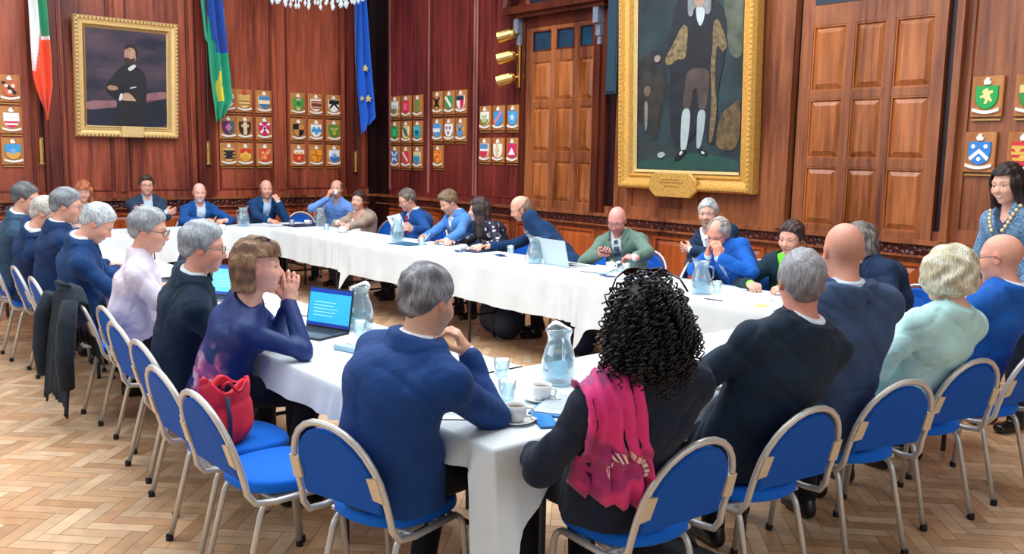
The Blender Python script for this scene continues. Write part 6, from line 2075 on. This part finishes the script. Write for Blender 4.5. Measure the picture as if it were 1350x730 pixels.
def cup(x, y, deg, label, coffee=True, saucer=True, z=TOP, at=None, spoon=True):
    a = rad(deg)
    if saucer:
        s = empty('saucer', (x, y, TOP)); tag(s, label.replace('cup', 'saucer under the cup', 1), 'saucer', 'white saucers on the tables')
        bm = bmesh.new(); lathe(bm, [(.03, 0), (.045, .002), (.072, .014), (.070, .016), (.044, .006), (.001, .005)], 24); obj('dish', bm, M_WHITE, s, smooth=True)
        if spoon:
            so = empty('teaspoon', (x, y, TOP + .012), a + 1.0); tag(so, label.replace('cup', 'cup spoon', 1).replace('white', 'steel', 1), 'spoon', 'teaspoons on the saucers')
            bm = bmesh.new(); tube(bm, [(.045, -.04, .004), (.05, .03, .006), (.052, .075, .008)], .0025, 6); obj('spoon_handle', bm, M_STEEL, so)
            bm = bmesh.new(); q = bmesh.ops.create_icosphere(bm, subdivisions=2, radius=.012)
            for v in q['verts']: v.co = Vector((v.co.x * .8 + .045, v.co.y * 1.3 - .05, v.co.z * .25 + .004))
            obj('spoon_bowl', bm, M_STEEL, so, smooth=True)
    root = empty('coffee_cup', at or (x, y, TOP + (.005 if saucer else 0)), a); tag(root, label, 'cup', 'white cups on the tables')
    bm = bmesh.new(); lathe(bm, [(.024, .0), (.026, .003), (.034, .012), (.039, .03), (.0405, .062), (.0375, .062), (.036, .03), (.028, .012), (.001, .010)], 24)
    obj('cup_body', bm, M_WHITE, root, smooth=True)
    bm = bmesh.new(); tube(bm, arc([(.038, 0, .052), (.064, 0, .052), (.060, 0, .022), (.036, 0, .020)], .014), .0045, 8); obj('handle', bm, M_WHITE, root, smooth=True)
    if coffee:
        bm = bmesh.new(); lathe(bm, [(.0375, .050), (.0001, .0505)], 24, cap0=True); obj('coffee', bm, M_COFFEE, root)
    return root
def slab(name, x, y, deg, w, l, h, m, label, cat, group=None, z=TOP + .001, bev=.004, parts=None):
    root = empty(name, (x, y, z), rad(deg)); tag(root, label, cat, group)
    bm = bmesh.new(); box(bm, -w / 2, w / 2, -l / 2, l / 2, 0, h, min(bev, h * .45)); obj(name + '_body' if not parts else parts, bm, m, root)
    return root
def sheets(x, y, deg, label, n=2, w=.21, l=.297, m=None, curlz=.012, z=TOP):
    """loose paper: each sheet slightly bent"""
    rng = random.Random(int(abs(x * 100) + abs(y * 10)))
    n = min(n, 2)
    for i in range(n):
        bm = bmesh.new()
        a = rad(deg) + (rng.uniform(-.12, .12) if i else 0)
        rows = []
        for r in range(7):
            t = r / 6
            rows.append([bm.verts.new((w * (s - .5), l * (t - .5), .0015 + .001 * i + curlz * (t - .3) ** 2 * (1.2 if i == n - 1 else .2))) for s in (0, .25, .5, .75, 1)])
        for A, B in zip(rows[:-1], rows[1:]):
            for k in range(4): bm.faces.new((A[k], A[k + 1], B[k + 1], B[k]))
        o = obj('paper_sheet', bm, m or M_PAPER, None, loc=(x + rng.uniform(-.015, .015) * (i > 0), y + rng.uniform(-.015, .015) * (i > 0), z + .001 * i), rotz=a)
        tag(o, label if i == n - 1 else label.replace('sheet', 'lower sheet', 1), 'paper', 'papers on the tables')
        if i == n - 1:
            bm = bmesh.new()
            for r in range(9):
                yy = l * .36 - r * l * .085
                ww = w * (.36 if r % 4 != 3 else .2)
                t = yy / l + .5
                zz = .0022 + .001 * i + curlz * (t - .3) ** 2 * 1.2
                box(bm, -w * .38, -w * .38 + ww * 2, yy - .002, yy + .002, zz, zz + .0004)
            obj('printed_lines', bm, mat('print_grey', '#8c98a6', .7), o)
def pen(x, y, deg, label, col='#22335c', z=TOP + .006, pitch=0):
    root = empty('pen', (x, y, z), rad(deg)); tag(root, label, 'pen', 'pens on the tables')
    if pitch: root.rotation_euler = (0, rad(-pitch), rad(deg))
    bm = bmesh.new(); tube(bm, [(-.07, 0, 0), (.055, 0, 0), (.066, 0, 0), (.07, 0, 0)], [.0045, .0045, .002, .0008], 8); obj('barrel', bm, mat('pen_' + col.strip('#'), col, .3), root)
    bm = bmesh.new(); box(bm, -.07, -.03, -.001, .001, .0045, .007); obj('pocket_clip', bm, M_STEEL, root)
def laptop(x, y, deg, label, open_deg=105, w=.30, d=.21, casing='#2a2d33', deck='#4a525c', screen='#2f9fe0', lit=1.0):
    """local +x points from the hinge to the user"""
    root = empty('laptop', (x, y, TOP + .001), rad(deg)); tag(root, label, 'laptop', 'laptops on the tables')
    bm = bmesh.new(); box(bm, 0, d, -w / 2, w / 2, .0, .014, .003); b = obj('base', bm, mat('case_' + casing.strip('#'), casing, .4, .3), root)
    bm = bmesh.new(); box(bm, .008, d - .006, -w / 2 + .008, w / 2 - .008, .013, .0148); obj('deck', bm, mat('deck_' + deck.strip('#'), deck, .5, .2), b)
    bm = bmesh.new()
    for r in range(5):
        for c in range(13):
            box(bm, .02 + r * .019, .036 + r * .019, -w / 2 + .02 + c * (w - .04) / 13, -w / 2 + .02 + (c + .82) * (w - .04) / 13, .0148, .0162)
    obj('keyboard', bm, mat('key_dark', '#1c2026', .5), b)
    bm = bmesh.new(); box(bm, .135, d - .015, -.05, .05, .0148, .0154); obj('touchpad', bm, mat('touchpad', '#5a636e', .35), b)
    A = rad(open_deg)
    ax, az = math.cos(A), math.sin(A)
    def Fm(u, v, dd): return Vector((v * ax - dd * az * -1 * -1, u, .012 + v * az + dd * ax * 1))
    def Fs(u, v, dd): return Vector((ax * v + az * dd, u, .013 + az * v - ax * dd))
    bm = bmesh.new(); prism(bm, [(-w / 2, 0), (w / 2, 0), (w / 2, d), (-w / 2, d)], Fs, -.004, .003); lid = obj('lid', bm, MATS['case_' + casing.strip('#')], root)
    bm = bmesh.new(); prism(bm, [(-w / 2 + .007, .012), (w / 2 - .007, .012), (w / 2 - .007, d - .007), (-w / 2 + .007, d - .007)], Fs, .003, .0036)
    obj('screen', bm, mat('screen_' + screen.strip('#') + str(lit), screen, .25, emit=lit), lid)
    if lit:
        bm = bmesh.new()
        prism(bm, [(-w / 2 + .007, d - .03), (w / 2 - .007, d - .03), (w / 2 - .007, d - .007), (-w / 2 + .007, d - .007)], Fs, .0036, .004)
        obj('title_bar', bm, mat('screen_bar', '#123a9a', .3, emit=.6), lid)
        bm = bmesh.new()
        prism(bm, [(-w / 2 + .007, .012), (w / 2 - .007, .012), (w / 2 - .007, .03), (-w / 2 + .007, .03)], Fs, .0036, .004)
        obj('task_bar', bm, MATS['screen_bar'], lid)
        bm = bmesh.new()
        for i in range(5):
            prism(bm, [(-w * .36, d * .3 + i * .018), (w * (.1 + .05 * (i % 3)), d * .3 + i * .018), (w * (.1 + .05 * (i % 3)), d * .3 + i * .018 + .005), (-w * .36, d * .3 + i * .018 + .005)], Fs, .0036, .004)
        obj('screen_text', bm, mat('screen_text', '#8fd0f2', .3, emit=.8), lid)
    else:
        pass
    return root
def phone(x, y, deg, label, col='#14161c', screen='#1d8ad0', z=TOP + .001):
    root = empty('mobile_phone', (x, y, z), rad(deg)); tag(root, label, 'phone', 'mobile phones')
    bm = bmesh.new(); box(bm, -.037, .037, -.077, .077, 0, .009, .003); b = obj('phone_body', bm, mat('phone_' + col.strip('#'), col, .3), root)
    bm = bmesh.new(); box(bm, -.034, .034, -.073, .073, .0085, .0096); obj('screen', bm, mat('phone_screen_' + screen.strip('#'), screen, .15), b)
    return root

carafe(-2.72, 2.58, 'glass water jug on the near table beside the two coffee cups', .75, 150)
carafe(-4.22, 2.50, 'glass water jug right of the open laptop, behind the man in navy', .5, 120)
carafe(-5.93, 5.30, 'glass water jug left of the silver laptop', .7, 200)
carafe(-3.96, 5.13, 'glass water jug in front of the man with clasped hands', .55, 200)
carafe(-8.20, 5.33, 'glass water jug in front of the man reading with a red tie', .6, 200)
carafe(-10.78, 4.72, 'glass water jug at the far table right of the bald man with the pen', .4, 90)
carafe(-10.36, 5.57, 'glass water jug in the far corner in front of the man drinking', .8, 90)
cup(-2.40, 2.07, 40, 'white cup of coffee nearest the table corner')
cup(-2.56, 2.34, 20, 'white cup of tea behind the blue phone, beside the jug')
cup(-4.74, 2.49, 60, 'white cup on the left table in front of the folded hands')
cup(-2.50, 5.31, 0, 'white cup left of the blonde woman in mint', spoon=False)
cup(-9.47, 5.38, 10, 'white cup in front of the woman in the beige cardigan', spoon=False)
cup(-7.12, 5.40, 10, 'white cup in front of the woman in the spotted dress', spoon=False, saucer=False)
cup(-5.25, 5.56, 10, 'white cup beside the sideways empty chair, right of the green jacket', spoon=False)
cup(-10.43, 4.30, 10, 'white cup at the far table right of the pen holder', spoon=False, saucer=False)
cup(-10.62, 5.52, 30, 'white cup on the dark tray at the far corner', spoon=False, saucer=False)
hnd = cupm['hands'][-1]
Wc = np.array(hnd[1]) + nrm(hnd[2]) * .09 + nrm(hnd[3]) * .05
root_m = Matrix.Translation((-10.93, 6.13, 0)) @ Matrix.Rotation(rad(-52), 4, 'Z')
hc = cupm['hp'](.135, 0, -.075)
cw = root_m @ Vector(hc)
cc = cup(0, 0, 200, 'white cup held to his mouth by the man in the light blue shirt', saucer=False, coffee=False, at=tuple(cw))
cc.rotation_euler = (0, rad(-38), rad(-52))
tumbler(-2.63, 2.22, 'empty water glass between the two coffee cups')
tumbler(-2.93, 2.44, 'water glass at the join of the left and near tables')
tumbler(-4.05, 2.40, 'water glass close behind the laptop screen, beside the man in navy')
tumbler(-3.94, 5.29, 'water glass right of the jug, before the man with clasped hands')
tumbler(-7.70, 5.30, 'water glass by the pen of the fair-haired man')
tumbler(-10.26, 5.72, 'water glass right of the far corner jug')
tumbler(-9.75, 5.32, 'water glass in front of the beige cardigan')
tumbler(-8.42, 5.42, 'water glass left of the jug by the red tie')
tumbler(-10.52, 5.25, 'small glass left of the dark tray at the far corner')
tumbler(-6.62, 5.60, 'water glass before the bald man leaning across')
tumbler(-5.02, 5.50, 'water glass by the flat phone, right of the papers')
laptop(-4.27, 2.33, -72, 'open dark laptop with a bright blue screen on the left table', 100, .31, .22)
laptop(-5.68, 5.33, 88, 'silver laptop seen from behind on the right-hand table', 104, .33, .23, casing='#c4d2d8', deck='#b4bcc4', screen='#101820', lit=0)
laptop(-5.58, 2.33, -62, 'laptop with a pale blue screen between the dark-suited man and the brown-bobbed woman', 106, .31, .21, screen='#58b4e6')
laptop(-6.55, 2.38, -85, 'dark laptop in front of the man in the pink-white shirt', 112, .30, .21, casing='#232a3c', screen='#2a3350', lit=0)
slab('spectacle_case', -3.77, 2.17, 14, .17, .055, .032, mat('pale_blue_case', '#a9cfe0', .45), 'pale blue spectacle case in front of the open laptop', 'case', bev=.012)
pen(-3.83, 2.25, 20, 'teal marker pen lying on the pale blue case', '#17a6b0', z=TOP + .0085)
pen(-4.03, 2.02, 10, 'slim pen by the elbow of the woman in satin', '#8a9aa0')
sheets(-4.52, 2.32, 20, 'white sheet stack left of the open laptop', 3)
slab('notebook', -4.40, 2.28, 12, .045, .22, .012, mat('pale_spiral', '#9fb8c6', .5), 'slim pale blue notebook between papers and laptop', 'notebook')
# near corner: folder, tablet, phone, papers
o = slab('tablet_folder', -2.42, 2.36, 30, .24, .31, .010, mat('folder_blue', '#1f7fc0', .5), 'blue edged folder holding a grey document beside the curly-haired woman', 'folder')
bm = bmesh.new(); box(bm, -.108, .108, -.142, .142, .010, .013); obj('document', bm, mat('document_grey', '#b4c2d2', .6), o)
bm = bmesh.new()
for i in range(10): box(bm, -.08, .07 - .02 * (i % 3), .115 - i * .022, .119 - i * .022, .013, .0134)
obj('printed_lines', bm, mat('print_grey2', '#94a3b4', .7), o)
ph = phone(-2.335, 2.155, 62, 'bright blue phone lying by the coffee saucer', '#0f5fa8', '#1a86d6')
sheets(-2.66, 2.02, 55, 'white sheet under the elbow of the man in navy', 2)
sheets(-2.86, 2.15, 75, 'white sheet left of the empty glass at the near corner', 2)
slab('document_folder', -2.93, 2.30, 60, .10, .21, .006, mat('navy_folder', '#1c3c78', .5), 'dark blue folder edge by the water glass at the table join', 'folder')
sheets(-2.62, 3.05, 10, 'white sheet before the man in the black jacket', 1)
# mint lady's papers
sheets(-2.52, 5.0, 100, 'white sheet lying past the blonde woman in mint', 2)
bm = bmesh.new()
rows = []
for r in range(6):
    t = r / 5
    rows.append([bm.verts.new((-2.28 - .06 * t + .02 * math.sin(t * 3), 3.98 + .21 * s, .80 + .16 * t + .03 * (s - .5) ** 2)) for s in (0, .25, .5, .75, 1)])
for A_, B_ in zip(rows[:-1], rows[1:]):
    for k in range(4): bm.faces.new((A_[k], A_[k + 1], B_[k + 1], B_[k]))
tag(obj('held_paper', bm, M_PAPER, None), 'white page held up by the blonde woman in mint', 'paper')
# right-hand run
sheets(-3.56, 5.18, 5, 'white sheet in front of the woman in lime', 2)
sheets(-3.95, 5.40, 10, 'white sheet by the elbows of the man with clasped hands', 2)
slab('sticky_note', -3.40, 5.05, 20, .075, .075, .004, mat('yellow_note', '#e9dc6a', .7), 'yellow sticky note near the table edge', 'note', bev=.001)
pen(-3.16, 4.95, 20, 'grey pen near the table end in front of the woman in lime', '#7c8894')
pen(-3.72, 4.97, 10, 'dark pen by the table edge left of the yellow note', '#39424e')
phone(-3.35, 5.42, 80, 'red-brown cased phone beside the joined hands', '#7a2a3a', '#40202a')
sheets(-5.25, 5.42, 12, 'white sheet in front of the man in the green jacket', 3, curlz=.05)
slab('document_folder', -5.22, 5.42, 10, .25, .32, .004, mat('folder_pale_blue', '#8fb4d2', .6), 'pale blue folder under the papers of the man in green', 'folder', z=TOP - .001)
phone(-4.98, 5.24, 70, 'dark blue phone lying flat on the right-hand table', '#16386e', '#1c4684')
sheets(-4.75, 5.34, 20, 'pale blue sheet between the phone and the water jug', 2, m=mat('paper_blue', '#b9d9ee', .7))
phone(-6.55, 5.42, 70, 'dark phone lying before the bald man leaning across', '#16386e', '#1b3d74')
slab('document_folder', -7.0, 5.50, 8, .24, .30, .008, mat('navy_folder2', '#1a2f55', .5), 'navy folder in front of the woman in the spotted dress', 'folder')
phone(-7.06, 5.30, 60, 'grey phone by the white cup near the spotted dress', '#34507a', '#3c5c88')
slab('document_folder', -7.90, 5.26, 6, .34, .26, .008, mat('folder_teal', '#1f5a80', .5), 'teal folder by the jug near the fair-haired man', 'folder')
sheets(-7.85, 5.46, 8, 'white sheet the fair-haired man writes on', 2)
pen(-7.86, 5.47, 60, 'pen in the hand of the fair-haired man', '#d0d4da', z=TOP + .06, pitch=50)
pen(-10.93, 4.40, 60, 'pen held by the bald man at the far table', '#d8c8b8', z=TOP + .07, pitch=60)
# page held by the man with the red tie
bm = bmesh.new()
rows = []
for r in range(6):
    t = r / 5
    rows.append([bm.verts.new((-8.66 + .27 * s, 5.58 - .10 * t + .02 * (s - .5) ** 2, .80 + .19 * t + .05 * s)) for s in (0, .25, .5, .75, 1)])
for A_, B_ in zip(rows[:-1], rows[1:]):
    for k in range(4): bm.faces.new((A_[k], A_[k + 1], B_[k + 1], B_[k]))
tag(obj('held_paper', bm, M_PAPER, None), 'white page held up by the man with the red tie', 'paper')
pg = phone(-5.40, 5.655, 60, 'dark phone held by the man in the green jacket', '#1a1a22', '#2a2c38', z=.875)
slab('serving_tray', -10.52, 5.42, 4, .30, .46, .016, mat('tray_navy', '#1a2440', .5), 'dark navy tray near the far table corner', 'tray')
sheets(-10.0, 5.50, 10, 'white sheet left of the beige cardigan', 1)
sheets(-10.72, 5.05, 90, 'white sheet before the bald man with his hand at his chin', 2)
sheets(-10.65, 3.3, 90, 'white sheet stack in front of the red-haired woman', 2)
sheets(-6.30, 2.25, 10, 'white sheet stack the white-haired man bows over', 4)
sheets(-5.35, 2.32, 10, 'white sheet in front of the man in the shirt', 3)
sheets(-7.2, 2.25, 8, 'pale green sheet further along the left table', 2, m=mat('paper_green', '#c6ece2', .7))
st = empty('tent_card', (-5.75, 2.50, TOP), rad(10)); tag(st, 'small white folded name card facing the man in the shirt', 'card')
bm = bmesh.new(); prism(bm, [(-.06, 0), (-.055, 0), (0, .105), (.055, 0), (.06, 0), (0, .115)], lambda u, v, d: Vector((d, u, v)), -.10, .10); obj('card_fold', bm, M_PAPER, st)

# ------------------------------------------------------------------ bags and a coat
root = empty('red_handbag', (-3.585, 1.47, .487), rad(20))
tag(root, 'bright red open fabric bag standing on an empty blue chair', 'bag')
g = Vol((-.12, -.17, -.01), (.12, .17, .34), .008)
g.ecap((0, 0, .07), (0, .0, .29), (0, 1, 0), (.135, .085), (.120, .060), .03)
x, y, z = g.coords()
F = g.F + wrinkle(g.coords(), 5, .006, 34)
F = np.maximum(F, .0 - z + .0); F = np.maximum(F, z - (.27 + .02 * np.sin(y * 40) + .02 * np.sin(x * 60 + 1)))
inner = np.sqrt((y / (.112)) ** 2 + (x / .052) ** 2) - 1
F = np.maximum(F, -np.maximum(inner * .05, .17 - z))
g.F = F.astype(np.float32); Vb, Qb = g.mesh()
link('bag_body', fast_mesh('bag_body', Vb, Qb), mat('red_fabric', '#e3203c', .6, vary=.12, vscale=20, bump=.2, bscale=300), root)
bm = bmesh.new(); lathe(bm, [(.108, .0), (.104, .06)], 20, (0, 0, .175), cap0=True)
for v in bm.verts: v.co.x *= .45
obj('lining', bm, mat('navy_lining', '#1a2040', .8), root)
bm = bmesh.new()
for s in (-1, 1):
    tube(bm, arc([(s * .052, -.06, .25), (s * .075, -.05, .285), (s * .085, .0, .22), (s * .078, .05, .27), (s * .052, .06, .25)], .03), .007, 6)
obj('handle', bm, mat('red_strap', '#c71a38', .6), root, smooth=True)
bm = bmesh.new(); tube(bm, [(.09, -.06, .02), (.10, -.065, .12), (.08, -.06, .22)], .01, 6); obj('side_strap', bm, mat('navy_strap', '#20264a', .7), root, smooth=True)

# dark coat hung over a chair back in the left row: a folded sheet, front and back
root = empty('draped_coat', (-5.92, 1.47, .0), rad(92))
tag(root, 'dark charcoal coat draped over the back of a chair in the left row', 'coat')
bm = bmesh.new()
rows = []
for i in range(34):
    t = i / 33
    row = []
    for j in range(25):
        w = j / 24 - .5
        fold = .016 * math.sin(j * 1.05 + 1.0) + .010 * math.sin(j * 2.3 + t * 2)
        if t < .36:      # outer (back) side, hanging from the top down to the hem, reversed
            k = 1 - t / .36
        s = t
        if s < .62:      # hangs behind the chair
            k = 1 - s / .62
            z = .86 - .66 * k
            x = -.055 - .05 * k - abs(fold) * (.4 + k)
        elif s < .70:
            k = (s - .62) / .08
            x = -.055 + .11 * k; z = .86 + .022 * math.sin(k * PI)
        else:
            k = (s - .70) / .30
            z = .86 - .36 * k; x = .055 + .03 * k + fold * k * .5
        top_w = .34 + .14 * min(1, abs(s - .66) * 3)
        droop = .10 * (abs(w) * 2) ** 2.5
        row.append(bm.verts.new((x, w * top_w, z - droop)))
    rows.append(row)
for A_, B_ in zip(rows[:-1], rows[1:]):
    for j in range(24): bm.faces.new((A_[j], A_[j + 1], B_[j + 1], B_[j]))
o = obj('coat_cloth', bm, cloth_mat('#1d2733', .2), root, smooth=True)
md = o.modifiers.new('t', 'SOLIDIFY'); md.thickness = .012
bm = bmesh.new(); tube(bm, [(-.03, -.10, .875), (-.06, -.05, .885), (-.065, 0, .888), (-.06, .05, .885), (-.03, .10, .875)], [.012, .018, .02, .018, .012], 8)
obj('collar', bm, cloth_mat('#1d2733', .2), root, smooth=True)
for s in (-1, 1):
    bm = bmesh.new(); tube(bm, [(-.06, s * .19, .80), (-.10, s * .235, .66), (-.12, s * .24, .45), (-.11, s * .22, .28)], [.045, .055, .052, .045], 10)
    obj('sleeve', bm, cloth_mat('#1d2733', .2), root, smooth=True)

def backpack(x, y, deg, label, sc=1.0, col='#14203c'):
    root = empty('backpack', (x, y, 0), rad(deg)); tag(root, label, 'bag', 'bags under the tables')
    g = Vol((-.2, -.26, 0), (.2, .26, .42), .014)
    g.ecap((0, -.10 * sc, .13 * sc), (0, .12 * sc, .15 * sc), (1, 0, 0), (.12 * sc, .13 * sc), (.11 * sc, .14 * sc), .04)
    g.ell((.10 * sc, 0, .11 * sc), (.06 * sc, .12 * sc, .09 * sc), None, .03)
    g.F = (g.F + wrinkle(g.coords(), 4, .006)).astype(np.float32); xx, yy, zz = g.coords(); g.F = np.maximum(g.F, .004 - zz)
    V_, Q_ = g.mesh(); link('bag_body', fast_mesh('bag_body', V_, Q_), mat('bag_' + col.strip('#'), col, .7, vary=.15, bump=.2, bscale=300), root)
    bm = bmesh.new(); tube(bm, [(.02, -.06, .26 * sc), (.02, -.03, .31 * sc), (.02, .03, .31 * sc), (.02, .06, .26 * sc)], .01, 6); obj('handle', bm, M_BLACK, root, smooth=True)
    bm = bmesh.new(); tube(bm, [(-.10, -.1, .25 * sc), (-.16, -.12, .14 * sc), (-.12, -.1, .02)], .012, 6); obj('shoulder_strap', bm, M_BLACK, root, smooth=True)
backpack(-6.45, 5.35, 80, 'dark navy backpack under the right-hand table, by the folding leg', 1.25)
backpack(-5.55, 5.45, 80, 'dark blue bag under the right-hand table, behind the hanging cloth', 1.1, '#172a52')
backpack(-2.05, 2.60, 100, 'black bag on the floor between the two chairs at the near run', 1.0, '#0e0f14')
